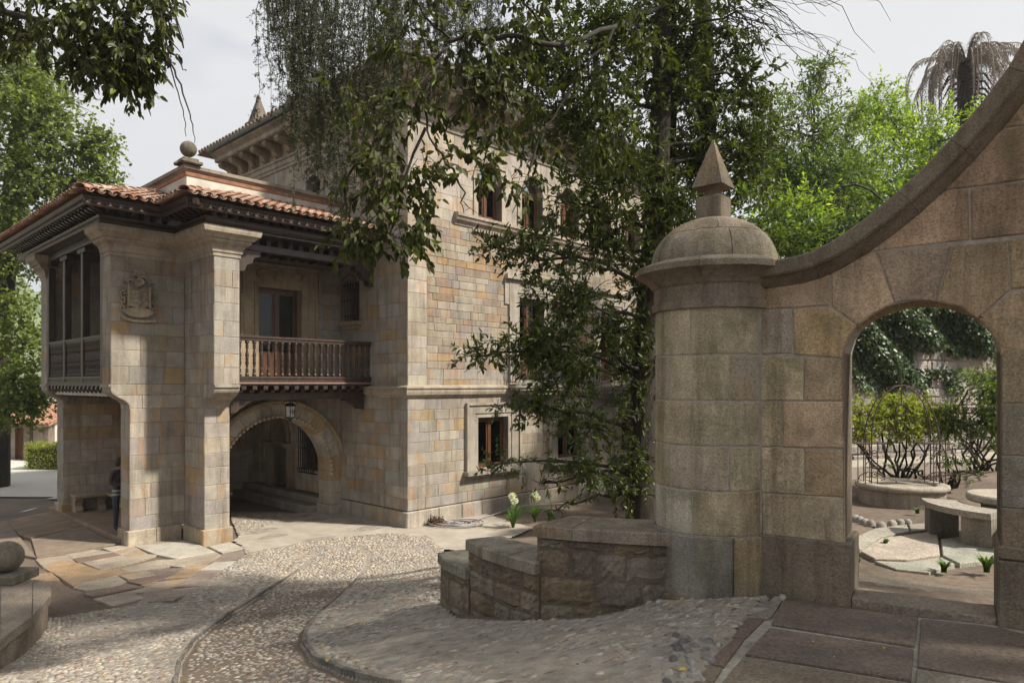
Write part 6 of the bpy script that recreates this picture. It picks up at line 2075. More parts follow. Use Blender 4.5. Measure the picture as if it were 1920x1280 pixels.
# ---- cedar with hanging sprays
CE = empty('weeping_cedar', (3.1, 10.9, gh(3.1, 10.9)), 0, 'weeping cedar with curtains of thin needled twigs hanging from above', 'tree')
tr = LT(CE, 9)
cpts = [at_y(1333, 1000, 10.9), at_y(1330, 500, 10.9), at_y(1322, 100, 10.9), at_y(1310, -150, 10.9), at_y(1300, -420, 10.9)]
tr.add(np.array(cpts), [.20, .17, .14, .11, .05]); tr.build('trunk', M_BARK, CE)
br = LT(CE, 4)
rc = np.random.RandomState(8)
for lv, (y0, z_) in enumerate(((9.6, -70), (8.9, -60), (9.8, -190))):
    P = curve(at_y(1312, z_ - 20, 10.7), at_y(480 - 30 * lv, z_ + 14, y0 - .3), .05, .06, 14, rc)
    br.add(P, np.linspace(.10, .015, 14))
NP, ND, NL = [], [], []
def strand(u, v0, v1, Y, dens_=1.0, drift=0.0, rt=.005):
    n = max(6, int(abs(v1 - v0) / 14))
    t = np.linspace(0, 1, n)
    du = np.cumsum(rc.normal(drift / n, 2.2, n)); dy = np.cumsum(rc.normal(0, .012, n))
    P = np.stack([((u + du) - 960) / F * (Y + dy), Y + dy, HC - ((v0 + (v1 - v0) * t) - HOR) / F * (Y + dy)], 1)
    br.add(P, np.linspace(rt, rt * .45, n))
    L = np.linalg.norm(np.diff(P, axis=0), axis=1).sum()
    # side twiglets carrying needle tufts
    m = int(L * 30 * dens_)
    if m < 1: return
    f = rc.uniform(.05, 1, m)
    q = np.stack([np.interp(f, t, P[:, k]) for k in range(3)], 1)
    sd = unit(rc.normal(0, 1, (m, 3)) + np.array([0, 0, -.7])) * rc.uniform(.03, .14, (m, 1))
    for a, b_ in zip(q[::3], sd[::3]): br.add(np.stack([a, a + b_ * .6, a + b_]), [rt * .45, rt * .35, rt * .2])
    tips = np.concatenate([q + sd * k for k in (.35, .7, 1.0)])
    k_ = 6
    pos = np.repeat(tips, k_, 0) + rc.normal(0, .003, (len(tips) * k_, 3))
    NP.append(pos); ND.append(unit(rc.normal(0, 1, pos.shape) + np.array([0, 0, -.3]))); NL.append(rc.uniform(.018, .042, len(pos)))
for k in range(42):
    u = rc.uniform(486, 590); strand(u, -60, rc.uniform(90, 260) * (1 if u > 505 else .9), rc.uniform(8.2, 9.4), .55, 30)
for k in range(95):
    u = rc.uniform(560, 770); hi = 440 - abs(u - 660) * 1.3
    strand(u, -60 if rc.rand() < .75 else rc.uniform(0, 150), rc.uniform(140, max(hi, 180)), rc.uniform(8.4, 10.0), 1.15, -12)
for k in range(55):
    u = rc.uniform(770, 930); strand(u, -60, rc.uniform(40, 210), rc.uniform(8.8, 10.0), .9, 0)
for (u, v1) in ((495, 160), (488, 230), (515, 245), (560, 330), (545, 385), (630, 430), (625, 490), (640, 470)):
    strand(u, -60 if v1 < 400 else 200, v1, 8.4, .9, 14)
NP, ND, NL = map(np.concatenate, (NP, ND, NL))
cr = leaf_mesh('crown', NP, ND, unit(rc.normal(0, 1, NP.shape)), NL, NL * .26, M_NEEDLE, CE, simple=True)
cr.location = (-CE.location[0], -CE.location[1], -CE.location[2])
br.build('branches', M_TWIG, CE)

# ---- dark branch reaching in over the court from the left, with bare twigs
LB = empty('overhanging_tree', (-8.6, 7.4, gh(-8.6, 7.4)), 0, 'dark leafy tree overhanging the sky above the tiled wing, with bare twigs', 'tree')
tr = LT(LB, 8)
lp = [(-8.6, 7.4, gh(-8.6, 7.4) - .2), (-8.5, 7.4, 3.0), (-8.2, 7.4, 6.0), (-7.6, 7.5, 8.6), (-6.8, 7.6, 10.2)]
tr.add(np.array(lp), [.22, .18, .15, .12, .05]); tr.build('trunk', M_BARK, LB)
br = LT(LB, 5)
for lb in ([(-250, 20, 7.5), (-60, 10, 7.5), (80, 40, 7.4), (200, 60, 7.3), (280, 110, 7.2)], [(-60, 10, 7.5), (100, -40, 7.4), (280, -60, 7.3), (330, -20, 7.3), (305, 60, 7.2)], [(280, -60, 7.3), (318, 0, 7.25), (345, 90, 7.25), (330, 40, 7.25), (308, 60, 7.25)],
           [(290, -40, 7.2), (300, 30, 7.2), (318, 110, 7.2), (330, 160, 7.2), (345, 215, 7.2), (349, 256, 7.2)], [(318, 110, 7.2), (334, 150, 7.2), (352, 205, 7.2), (362, 240, 7.2), (365, 268, 7.2)], [(320, -30, 7.2), (330, 30, 7.2), (345, 76, 7.2)],
           [(312, 90, 7.2), (330, 105, 7.2), (342, 130, 7.2), (350, 131, 7.2)], [(318, 110, 7.2), (306, 130, 7.2), (305, 136, 7.2)], [(308, 60, 7.2), (325, 82, 7.2), (338, 98, 7.2)], [(335, -40, 7.2), (345, 10, 7.2), (352, 33, 7.2)], [(200, 60, 7.3), (120, 110, 7.4), (70, 130, 7.4)], [(80, 40, 7.4), (110, 80, 7.3), (190, 120, 7.3)]):
    P = np.array([at_y(*p) for p in lb]); t = np.linspace(0, 1, len(P)); tt = np.linspace(0, 1, len(P) * 3)
    Q_ = np.stack([np.interp(tt, t, P[:, k]) for k in range(3)], 1); Q_[1:-1] += br_r.normal(0, .006, Q_[1:-1].shape)
    main = lb[0][0] < -100
    br.add(Q_, np.linspace(.05 if main else .012, .012 if main else .0035, len(Q_)))
br.add(np.array([lp[2], at_y(-250, 20, 7.5)]), [.08, .05])
br.add(np.array([at_y(270, -62, 7.3), at_y(290, -42, 7.2), at_y(322, -34, 7.2), at_y(336, -42, 7.2)]), [.014, .012, .012, .01])
LBB = [(40,30,7.5,90,45,.5,60),(140,40,7.4,90,50,.5,62),(230,50,7.3,60,55,.4,44),(270,100,7.25,35,50,.3,24),(225,140,7.25,45,30,.3,26),(120,90,7.4,80,35,.4,40),(40,80,7.5,70,30,.4,24),(170,105,7.3,60,35,.3,30),(300,20,7.25,35,35,.3,14),(-60,40,7.6,80,60,.5,36),(100,-50,7.5,180,50,.6,70),(260,-50,7.4,90,50,.5,36),(240,110,7.3,50,40,.3,24),(90,125,7.4,30,25,.3,8)]
LB_UNSEEN = [(np.array(c), np.array(q), n) for c, q, n in (((-9.6, 8.2, 9.4), (2.2, 2.2, 1.5), 230), ((-11.5, 10.2, 8.8), (2.2, 2.4, 1.6), 230), ((-10.2, 5.6, 9.6), (2.2, 2.2, 1.5), 200), ((-12.6, 7.4, 7.6), (2.2, 2.2, 1.6), 200), ((-12.8, 12.6, 9.8), (2.0, 2.2, 1.6), 180))]  # out-of-view crown masses, added to keep sky light off the wing
cr2 = crown_l(br, LB, M_LF_BROAD, LB_UNSEEN, .20, .12, per=9, twig=.5, limb_from=trunk_at(lp), limb_r=.05, seed=33, sub=5, simple=True)
cr2.name = 'crown'
crown_l(br, LB, M_LF_BROAD, [blob(*b_[:6], int(b_[6] * 1.35)) for b_ in LBB], .10, .055, per=10, twig=.24, droop=.6, limb_r=.014, seed=31, hang=.6, sub=4, shell=.2, spread=.5)
br.build('branches', M_TWIG, LB)

# ---- big fan-leaved tree beyond the wing
GI = empty('tall_tree', (-18.2, 24.6, 0), 0, 'tall light green tree standing beyond the tiled wing', 'tree')
tr = LT(GI, 8)
gp = [(-18.2, 24.6, -.2), (-18.1, 24.6, 4), (-17.9, 24.7, 8), (-17.6, 24.8, 12), (-17.2, 24.9, 17)]
tr.add(np.array(gp), [.45, .38, .33, .25, .06]); tr.build('trunk', M_BARK, GI)
br = LT(GI, 4)
GB = [(60,130,24.5,80,50,1.6,170),(130,190,24.3,70,50,1.4,170),(60,230,24.0,90,60,1.8,240),(150,270,24.0,60,50,1.2,170),(50,320,24.0,80,50,1.6,220),(140,340,24.0,65,45,1.2,190),(30,400,24.2,60,50,1.4,150),(185,270,24.2,28,18,.6,40),(190,330,24.2,25,22,.6,44),(20,90,24.5,50,40,1.2,70),(30,180,24.5,60,50,1.4,120),(30,480,24.2,60,50,1.4,120),
      (25,560,23.5,45,45,1.0,80),(40,640,23.3,45,35,1.0,60),(35,710,23.0,50,40,1.0,110),(60,745,22.8,35,25,.7,55),(20,770,22.8,50,26,.8,60),(60,610,23.2,16,30,.5,22),(-60,300,24.4,80,200,2.0,260),(-60,620,23.4,70,140,1.5,160)]
crown_l(br, GI, M_LF_GINK, [blob(*b_[:6], int(b_[6] * 2.0)) for b_ in GB], .13, .12, per=9, twig=.55, droop=.2, limb_from=trunk_at(gp), limb_r=.06, seed=41, simple=True, sub=5, shell=.4)
br.build('branches', M_TWIG, GI)

# ---- tree out at the side of the gate, whose shade falls on the ramp
SH = empty('garden_tree', (7.6, 2.6, 2.0), 0, 'leafy garden tree standing beyond the gate wall outside the view', 'tree')
tr = LT(SH, 8)
spts = [(7.6, 2.6, 1.9), (7.5, 2.7, 4.5), (7.3, 2.8, 7.5), (7.2, 2.8, 11)]
tr.add(np.array(spts), [.26, .22, .17, .05]); tr.build('trunk', M_BARK, SH)
br = LT(SH, 4)
rq = np.random.RandomState(77)
SB_ = [(np.array(c), np.array(rd), n) for c, rd, n in (((6.2, 3.2, 7.0), (1.5, 1.6, .9), 120), ((7.9, 3.6, 8.2), (1.7, 1.7, 1.1), 150), ((6.6, 2.0, 8.8), (1.6, 1.6, 1.0), 130), ((8.6, 2.2, 9.6), (1.7, 1.6, 1.1), 130), ((7.2, 4.6, 7.2), (1.3, 1.3, .8), 90), ((7.6, 3.0, 11.0), (1.8, 1.8, 1.0), 120), ((9.4, 4.4, 8.6), (1.5, 1.5, 1.0), 90), ((5.6, 4.4, 8.4), (1.1, 1.1, .7), 50), ((6.9, 5.6, 10.4), (1.4, 1.3, .9), 120), ((8.2, 5.9, 11.6), (1.5, 1.4, .9), 120), ((7.6, 7.0, 11.6), (1.3, 1.2, .8), 90))]
crown_l(br, SH, M_LF_MID, [(c, q, int(n * .9)) for c, q, n in SB_], .16, .09, per=9, twig=.55, limb_from=trunk_at(spts), limb_r=.06, seed=51, simple=True, sub=5)
br.build('branches', M_TWIG, SH)

# ================================================================== garden behind the gate
M_WALLG = stone_mat('grey_rubble', grime=.35, grime_c=(.09, .08, .07), vein=0, fine=24, bstr=.9, bdist=.02, moss=.3, blot=3)
RA, RB_ = Vector((4.5, 15.4, 1.4)), Vector((18.0, 21.2, 1.4))
RD = (RB_ - RA); RL = RD.length; RD.normalize(); RN = Vector((RD.y, -RD.x, 0))
RET = empty('retaining_wall', RA, math.atan2(RD.y, RD.x), 'grey rubble retaining wall half covered with ivy beyond the garden', 'wall')
def rwld(p): return RA + RD * p[0] - RN * p[1] + Vector((0, 0, p[2]))
rm = Masonry(RET, rwld)
fill(rm, lambda u, v, d: (u, -d, v), 0, RL, 0, 3.5, [], .24, (.25, .6), [((.36, .33, .30), 4), ((.30, .275, .25), 4), ((.40, .37, .33), 3), ((.33, .27, .22), 2)], 61, proud=(-.01, .05), cham=.03, thick=.6, mat=M_WALLG, joint=.012)
rm.emit(220, 'stone', 'masonry')
# hillside above
def hill_h(X, Y):
    d = (X - RA.x) * (-RN.x) + (Y - RA.y) * (-RN.y)      # distance behind the wall
    return 4.6 + np.clip(d - .2, 0, 60) * .20 + wob(X * .4, Y * .4, .2)
tag(grid_mesh('hillside', 2, 80, 14, 90, 90, 90, hill_h, M_SOIL, keep=lambda x, y: ((x - RA.x) * (-RN.x) + (y - RA.y) * (-RN.y) > .25) & ((x - 5.5) * .687 + (y - 26) * .7267 > -14) & (x > 7 + (y - 17) * .15)))
# pale path with its kerb
k0, k1 = on_level(1560, 896, 1.62), on_level(1930, 869, 1.62)
kd = (Vector(k1) - Vector(k0)).normalized(); kn = Vector((-kd.y, kd.x, 0))
b = MB((.45, .43, .39, .3))
p = [Vector(k0) - kd * 3, Vector(k1) + kd * 6]
b.prism([tuple(q + kn * w + Vector((0, 0, -.3))) for q, w in ((p[0], 0), (p[1], 0), (p[1], 1.0), (p[0], 1.0))], (0, 0, .50))
tag(b.build('garden_path', M_CONC), None, None, None, 'structure')

# ivy on the wall
IV = empty('ivy', RA, math.atan2(RD.y, RD.x), 'dark green ivy hanging over the grey retaining wall', 'ivy')
r_ = np.random.RandomState(6)
def ivy_patch(u0, u1, zf0, zf1, n, depth=.25):
    u = r_.uniform(u0, u1, n); top = zf1; 
    z = zf0 + (zf1 - zf0) * r_.uniform(0, 1, n) ** .7
    lim = zf0 + .35 * np.sin(u * 2.1) + .25 * np.sin(u * 5.3 + 1)
    k = z > lim
    u, z = u[k], z[k]
    y = -r_.uniform(0, 1, len(u)) * depth * (.5 + .5 * np.sin(u * 3 + z * 4)) - .03
    return np.stack([u, y, z], 1)
ip = np.concatenate([ivy_patch(0, 6.2, 2.0, 4.1, 8000, .5), ivy_patch(6.2, 9.5, 2.9, 4.2, 4600, .5), ivy_patch(5.0, 8, 1.9, 2.6, 700, .2), ivy_patch(9.5, 14.5, 2.2, 4.2, 5000, .5)])
idr = unit(r_.normal(0, .6, ip.shape) + np.array([0, -.2, -.8])); inr = unit(r_.normal(0, .4, ip.shape) + np.array([0, -1, .4]))
il = r_.uniform(.07, .13, len(ip))
leaf_mesh('foliage', ip, idr, inr, il, il * .95, M_LF_IVY, IV, fold=.1)
tb = Tubes(4)
for k in range(26):
    u = r_.uniform(0, 14); tb.add(curve((u, -.04, 4.0), (u + r_.uniform(-.8, .8), -.05, r_.uniform(.8, 2.4)), 0, .1, 8, r_), np.linspace(.018, .006, 8))
tb.build('stems', M_TWIG, IV)

# trees and shrubs up the hillside: each its own thing
def hill_tree(name, label, base, top_v, blobs, mat, L, W, seed, per=11, twig=.45, dens_=1.0, simple=True, group=None, droop=.2):
    bx_, by_ = base
    zb = float(hill_h(np.float64(bx_), np.float64(by_)))
    T = empty(name, (bx_, by_, zb), 0, label, 'tree', group)
    tr = LT(T, 7)
    c0 = np.mean([q[0] for q in blobs], 0); zt = max(q[0][2] for q in blobs)
    P = [(bx_, by_, zb - .3), (bx_ * .7 + c0[0] * .3, by_ * .7 + c0[1] * .3, zb + (zt - zb) * .35), (c0[0], c0[1], zb + (zt - zb) * .6), (c0[0], c0[1], zb + (zt - zb) * .78)]
    tr.add(np.array(P), [.13, .09, .05, .012]); tr.build('trunk', M_BARK, T)
    br = LT(T, 4)
    crown_l(br, T, mat, [(c, rd, int(n * dens_ * 2.2)) for c, rd, n in blobs], L, W, per=per, twig=twig, limb_from=trunk_at(P), limb_r=.04, seed=seed, simple=simple, sub=5, droop=droop)
    br.build('branches', M_TWIG, T)
    return T
HG = 'trees on the hillside behind the gate'
hill_tree('ash_tree', 'slender feathery tree reaching highest between the dark evergreen and the palm', (9.5, 21.5), 0, [blob(*q) for q in ((1540,130,21,32,36,.7,60),(1520,190,21,55,45,1.0,110),(1555,250,21,60,50,1.0,130),(1500,270,21,60,55,1.1,150),(1460,330,20.5,60,60,1.2,170),(1540,340,21,70,55,1.2,180),(1440,220,20.5,40,50,.9,70),(1600,320,21.5,30,40,.7,60),(1580,400,20.5,70,50,1,110),(1420,300,20.5,50,60,1,90),(1600,200,21.5,25,30,.6,30))], M_LF_MID, .15, .055, 61, group=HG)
hill_tree('robinia_tree', 'bright yellow-green tree just below the dead palm', (15.2, 23.5), 0, [blob(*q) for q in ((1650,200,23.5,45,45,1.0,100),(1700,240,23.5,60,40,1.1,130),(1760,240,23.2,60,40,1.1,130),(1640,290,23,60,55,1.2,150),(1720,310,23,90,45,1.3,220),(1790,290,23,60,45,1.2,130),(1840,230,23.2,50,40,1.0,90),(1640,370,22.5,90,45,1.2,200),(1700,380,22.5,70,40,1.1,120),(1600,330,22.8,60,60,1.2,120),(1780,360,22.5,60,40,1.1,90),(1660,430,22,80,50,1.2,120),(1620,240,23.2,35,40,.9,60))], M_LF_LIGHT, .15, .06, 62, group=HG)
hill_tree('young_ash_tree', 'small pale green tree growing low above the swept coping', (10.0, 19.0), 0, [blob(*q) for q in ((1490,400,18.5,60,40,1.0,110),(1560,410,18.5,60,40,1.0,110),(1590,390,18.5,50,35,.9,80),(1450,440,18,50,35,.9,70))], M_LF_LIGHT, .13, .05, 63, group=HG)
hill_tree('laurel_bush', 'dense dark green bushy tree on the slope between the brighter trees', (11.0, 20.0), 0, [blob(*q) for q in ((1480,430,17.5,60,50,.9,110),(1560,450,17.5,70,40,.9,110),(1620,420,18,70,40,.9,110),(1700,400,19,60,50,1,100),(1500,350,20,80,50,.9,100),(1640,460,17,90,50,.9,120),(1780,330,20,60,60,1,80),(1700,550,18.6,120,50,.9,160),(1820,580,18.8,80,50,.9,100),(1640,590,18.2,70,40,.7,90),(1850,450,19,80,60,1,60))], M_LF_IVY, .14, .07, 64, group=HG)
# sprig of laurel right behind the coping
LS = empty('cherry_laurel', (3.0, 8.5, 1.62), 0, 'glossy laurel shrub peeping over the lowest part of the coping', 'shrub')
br = LT(LS, 5)
for k in range(5): br.add(curve((3.0, 8.5, 1.5), at_y(1430 + 25 * k, 470 - 6 * k, 8.4), .03, .08, 9, r_), np.linspace(.03, .006, 9))
crown_l(br, LS, M_LF_MID, [blob(*q) for q in ((1480,452,8.4,45,22,.3,34),(1440,430,8.6,40,40,.3,40),(1420,380,8.8,40,40,.4,34),(1530,440,8.5,30,22,.3,14),(1480,520,8.4,60,40,.4,40))], .11, .04, per=10, twig=.22, seed=66, limb_r=.014, sub=4)
br.build('branches', M_TWIG, LS)

# dead palm
PX = at_y(1812, 120, 27)
PAL = empty('dead_palm', (PX[0], PX[1], float(hill_h(np.float64(PX[0]), np.float64(PX[1])))), 0, 'dead palm with grey drooping fronds against the sky', 'palm')
zl = PX[2] - PAL.location[2]
b = MB()
b.tube([(0, 0, -.3), (.05, 0, zl * .5), (0, 0, zl - .2), (0, 0, zl + .2)], [.36, .30, .34, .12], 10); b.build('trunk', M_BARK, PAL)
rp = np.random.RandomState(9)
for k in range(70):
    a = rp.uniform(0, 2 * math.pi); rr = rp.uniform(.9, 2.3); drop = rp.uniform(1.0, 2.3); lift = rp.uniform(.2, .75)
    n = 12
    t = np.linspace(0, 1, n)
    rad_ = rr * np.sin(t * 1.75) / math.sin(1.57)
    zz = lift * np.sin(t * 3.0) * 1.2 - drop * t ** 2.2
    P = np.stack([rad_ * math.cos(a), rad_ * math.sin(a), zl + zz], 1)
    b = MB(); b.tube(P, list(np.linspace(.035, .01, n)), 4)
    sd = np.array([-math.sin(a), math.cos(a), 0])
    for i in range(2, n):
        for sg in (-1, 1):
            for q in range(4):
                p0 = P[i] + (P[min(i + 1, n - 1)] - P[i]) * q / 4
                tip = p0 + sd * sg * rp.uniform(.10, .26) + np.array([0, 0, -rp.uniform(.10, .26)])
                mid = (p0 + tip) / 2 + np.array([0, 0, .04])
                w_ = np.array([math.cos(a), math.sin(a), 0]) * .016
                b.add([p0 - w_, p0 + w_, mid + w_, mid - w_, tip], [(0, 1, 2, 3), (3, 2, 4)])
    b.build('frond', M_DEAD, PAL)
b = MB()
for k in range(40):
    a = rp.uniform(0, 6.28); z = zl - rp.uniform(.1, 2.2)
    b.tube([(.25 * math.cos(a), .25 * math.sin(a), z), (.6 * math.cos(a), .6 * math.sin(a), z - .1), (.85 * math.cos(a), .85 * math.sin(a), z - .6)], [.05, .04, .02], 4)
b.build('leaf_bases', M_BARK, PAL, kind='stuff')

# shrubs by the well
def shrub(name, label, base, blobs, mat, L, W, seed, per=10, twig=.16, stems=14):
    S = empty(name, base, 0, label, 'shrub')
    br = LT(S, 5)
    rr = np.random.RandomState(seed)
    for k in range(stems):
        c, rd, n = blobs[k % len(blobs)]
        e = c + unit(rr.normal(0, 1, 3)) * rd * .7
        br.add(curve(np.array(base) + rr.normal(0, .12, 3) * [1, 1, 0], e, .02, .10, 9, rr), np.linspace(.028, .006, 9))
    br.build('stems', M_TWIG, S)
    br2 = LT(S, 3)
    crown_l(br2, S, mat, blobs, L, W, per=per, twig=twig, seed=seed, limb_r=.012, sub=4)
    br2.build('twigs', M_TWIG, S)
shrub('golden_shrub', 'yellow-green shrub on bare stems behind the stone well', on_level(1690, 905, 1.62), [blob(*q) for q in ((1630,775,13,45,28,.5,230),(1700,770,13,55,26,.6,280),(1760,785,13,45,28,.5,210),(1610,805,12.8,30,26,.4,110),(1700,805,12.8,55,22,.4,130),(1660,755,13.2,50,14,.4,100))], M_LF_YEL, .07, .035, 71)
shrub('green_shrub', 'rounded green shrub at the far side of the gateway', on_level(1850, 880, 1.62), [blob(*q) for q in ((1840,740,12.5,45,45,.5,300),(1800,790,12.5,50,34,.5,260),(1860,790,12.3,45,44,.5,260),(1870,720,12.5,35,34,.4,150))], M_LF_MID, .07, .03, 72)
shrub('dusty_shrub', 'sparse low shrub at the foot of the kerb', on_level(1770, 912, 1.62), [blob(*q) for q in ((1770,850,12.2,40,26,.4,30),(1800,870,12.2,50,20,.4,24),(1690,880,12.2,40,20,.3,24))], M_LF_MID, .06, .028, 73, stems=8)

# the well
WP = on_level(1690, 938, 1.62)
WEL = empty('stone_well', WP, 0, 'round low stone well with an iron hoop in the garden', 'well')
wr = 72 / F * WP[1]
b = MB((.34, .295, .235, .3)); b.lathe([(wr, -.15), (wr, .20), (wr - .22, .20), (wr - .22, -.15)], n=36); b.build('drum', M_TRIM, WEL)
b = MB((.37, .33, .27, .5)); b.lathe([(wr - .14, .202), (wr + .02, .202), (wr + .055, .225), (wr + .065, .26), (wr + .05, .295), (wr + .01, .31), (wr - .10, .31), (wr - .15, .29), (wr - .14, .202)], n=36); b.build('rim', M_TRIM, WEL, True)
b = MB((.30, .26, .21, .5)); b.lathe([(wr - .13, .262), (0.0, .282)], n=30); b.build('cover', M_FLAG, WEL)
iron = MB()
hz = 175 / F * WP[1]
for dy in (-.13, .13):
    pts = []
    for k in range(21):
        a = math.pi * k / 20
        pts.append((-(wr - .08) * math.cos(a), dy * (1 - .6 * math.sin(a)), .37 + .62 + (hz - .62) * math.sin(a)))
    pts = [(-(wr - .08), dy, .30)] + pts + [(wr - .08, dy, .30)]
    iron.tube(pts, .010, 6)
iron.build('hoop', M_RUSTY, WEL)
for sg in (-1, 1):
    s_ = MB(); x = sg * (wr - .08)
    for dy in (-.13, .13):
        for dx in (-.10, .10): s_.tube([(x + dx, dy, .30), (x + dx, dy, 1.02)], .008, 5)
    s_.box(x - .24, x + .24, -.16, .16, .97, .985)
    for z in (.46, .62, .82):
        for q in (-1, 1):
            s_.tube([(x + q * (.05 + .045 * math.cos(t * .7)), -.13, z + .05 * math.sin(t * .7)) for t in range(9)], .008, 4)
    for q in (-1, 1): s_.tube([(x + q * .10, -.13, .5), (x + q * .2, -.13, .44), (x + q * .22, -.13, .38), (x + q * .16, -.13, .37)], .010, 4)
    s_.build('scroll_panel', M_RUSTY, WEL)
s_ = MB(); s_.tube([(0, 0, .37 + hz - .02), (0, 0, .37 + hz + .36)], [.02, .008], 5); s_.tube([(0, 0, .37 + hz), (0, 0, .37 + hz - .32)], .008, 5)
s_.build('finial_rod', M_RUSTY, WEL)
s_ = MB(); s_.tube([(.09 * math.cos(t), 0, .37 + hz - .42 + .09 * math.sin(t)) for t in np.linspace(0, 2 * math.pi, 17)], .014, 5); s_.build('pulley', M_RUSTY, WEL)

# curved bench and round table
TB = on_level(1900, 1008, 1.62)
TAB = empty('stone_table', TB, 0, 'round stone garden table half hidden by the gate jamb', 'table')
b = MB((.36, .325, .27, .4)); b.lathe([(.50, .46), (.52, .48), (.52, .54), (.50, .56), (.001, .56)], n=28); b.build('tabletop', M_FLAG, TAB)
b = MB((.30, .27, .22, .6)); b.box(-.30, .30, -.2, .2, -.1, .458, .02); b.build('pedestal', M_RUBBLE, TAB)
def curved_bench(name, label, a0, a1):
    B = empty(name, TB, 0, label, 'bench', None)
    b = MB((.33, .30, .25, .3)); n = 10
    pl = [(1.02 * math.cos(a0 + (a1 - a0) * k / n), 1.02 * math.sin(a0 + (a1 - a0) * k / n)) for k in range(n + 1)] + [(.58 * math.cos(a1 + (a0 - a1) * k / n), .58 * math.sin(a1 + (a0 - a1) * k / n)) for k in range(n + 1)]
    b.prism([(x, y, .36) for x, y in pl], (0, 0, .075)); b.build('seat', M_FLAG, B)
    for f in (.14, .86):
        a = a0 + (a1 - a0) * f
        b = MB((.26, .235, .195, .7)); e = (math.cos(a), math.sin(a)); tn = (-e[1], e[0])
        b.prism([(e[0] * r0_ + tn[0] * w, e[1] * r0_ + tn[1] * w, -.1) for r0_, w in ((.64, -.15), (.97, -.17), (.97, .17), (.64, .15))], (0, 0, .458)); b.build('leg', M_RUBBLE, B)
curved_bench('curved_bench', 'curved stone bench in full view by the garden table', R(150), R(222))
curved_bench('curved_bench', 'second curved stone bench cut off by the gate jamb', R(236), R(305))
# paved ring under them and border stones
GP = empty('garden_paving', (0, 0, 0)); GP['kind'] = 'structure'
rng = random.Random(41)
for pl in ([(1604, 1006), (1640, 990), (1700, 983), (1705, 995), (1650, 1006), (1612, 1030)], [(1704, 983), (1752, 979), (1756, 992), (1709, 995)], [(1614, 1034), (1652, 1009), (1757, 995), (1762, 1040), (1700, 1050), (1640, 1048)], [(1640, 1051), (1705, 1053), (1765, 1044), (1790, 1056), (1742, 1072), (1680, 1066)], [(1764, 1010), (1860, 1000), (1870, 1046), (1800, 1055), (1768, 1040)]):
    slab([on_level(u, v, 1.63) for u, v in pl], .08, (.36 * rng.uniform(.9, 1.1), .33, .275, rng.random()), GP, 'paving_slab', M_FLAG, rng.uniform(0, .01))
for k, (u, v) in enumerate([(1604, 973), (1612, 976), (1622, 980), (1633, 983), (1652, 986), (1672, 983), (1688, 981), (1702, 981)]):
    p = on_level(u, v, 1.62)
    vv, f, t = protos[k % 4]
    o = mk('border_stone', [(p[0] + x * .075, p[1] + y * .06, p[2] + z * .07) for x, y, z in vv], f + t, M_PEB, None, True, (.30, .28, .25, k / 9))
    tag(o, ('first', 'second', 'third', 'fourth', 'fifth', 'sixth', 'seventh', 'eighth')[k] + ' river stone from the gate jamb in the row before the well', 'stone', 'edging stones before the well')

# ================================================================== small things
def blades(name, label, cat, base, n, h, seed, flowers=0, parent=None):
    T = empty(name, base, 0, label, cat)
    rr = np.random.RandomState(seed)
    V, Q = [], []
    for k in range(n):
        a = rr.uniform(0, 6.28); L = h * rr.uniform(.6, 1.1); out = rr.uniform(.25, .75) * L
        w = .03
        pts = []
        for t in (0, .35, .7, 1.0):
            rad_ = out * t ** 1.5; z = L * (t - .38 * t ** 2.6)
            c = np.array([rad_ * math.cos(a), rad_ * math.sin(a), z]); sd = np.array([-math.sin(a), math.cos(a), 0]) * w * (1 - t * .9)
            pts += [c - sd, c + sd]
        o = len(V); V += pts
        Q += [(o, o + 1, o + 3, o + 2), (o + 2, o + 3, o + 5, o + 4), (o + 4, o + 5, o + 7, o + 6)]
    mk('leaves', V, Q, M_BLADE, T)
    for k in range(flowers):
        a = rr.uniform(0, 6.28); H = rr.uniform(.55, .85); lean = rr.uniform(.02, .12)
        b = MB(); b.tube([(0, 0, 0), (lean * .4 * math.cos(a), lean * .4 * math.sin(a), H * .5), (lean * math.cos(a), lean * math.sin(a), H)], [.007, .006, .005], 5); b.build('stalk', M_BLADE, T)
        m = 120
        d = unit(rr.normal(0, 1, (m, 3)) + [0, 0, .3]); L = rr.uniform(.035, .065, m)
        fl = leaf_mesh('flower', np.tile([[lean * math.cos(a), lean * math.sin(a), H]], (m, 1)) + d * rr.uniform(.02, .075, (m, 1)), d, unit(rr.normal(0, 1, (m, 3))), L, L * .45, M_PETAL, T)
    return T
blades('agapanthus', 'white agapanthus in bloom with upright leaves by the hose', 'flower', on_ground(962, 990), 54, .85, 1, 2)
blades('agapanthus', 'agapanthus with one tall bare stalk left of the capstones', 'flower', on_ground(1003, 978), 48, .7, 2, 2)
blades('leaf_tuft', 'small tuft of strap leaves beside the largest capstone', 'plant', on_ground(1030, 972), 24, .45, 3, 0)
WD = [(1605, 1062, 1.62), (1770, 1072, 1.62), (1660, 1020, 1.62), (1720, 962, 1.62), (1850, 1072, 1.62)]
for k, ((u, v, z), lb) in enumerate(zip(WD, ('green weed at the edge of the gate steps', 'low weed tuft beneath the cut-off bench', 'tiny weed in the joint of the garden paving', 'grass tuft at the foot of the well', 'leafy weed against the gate jamb plinth'))):
    blades('weed', lb, 'weed', on_level(u, v, z), 30, (.16, .2, .1, .14, .28)[k], 20 + k, 0)
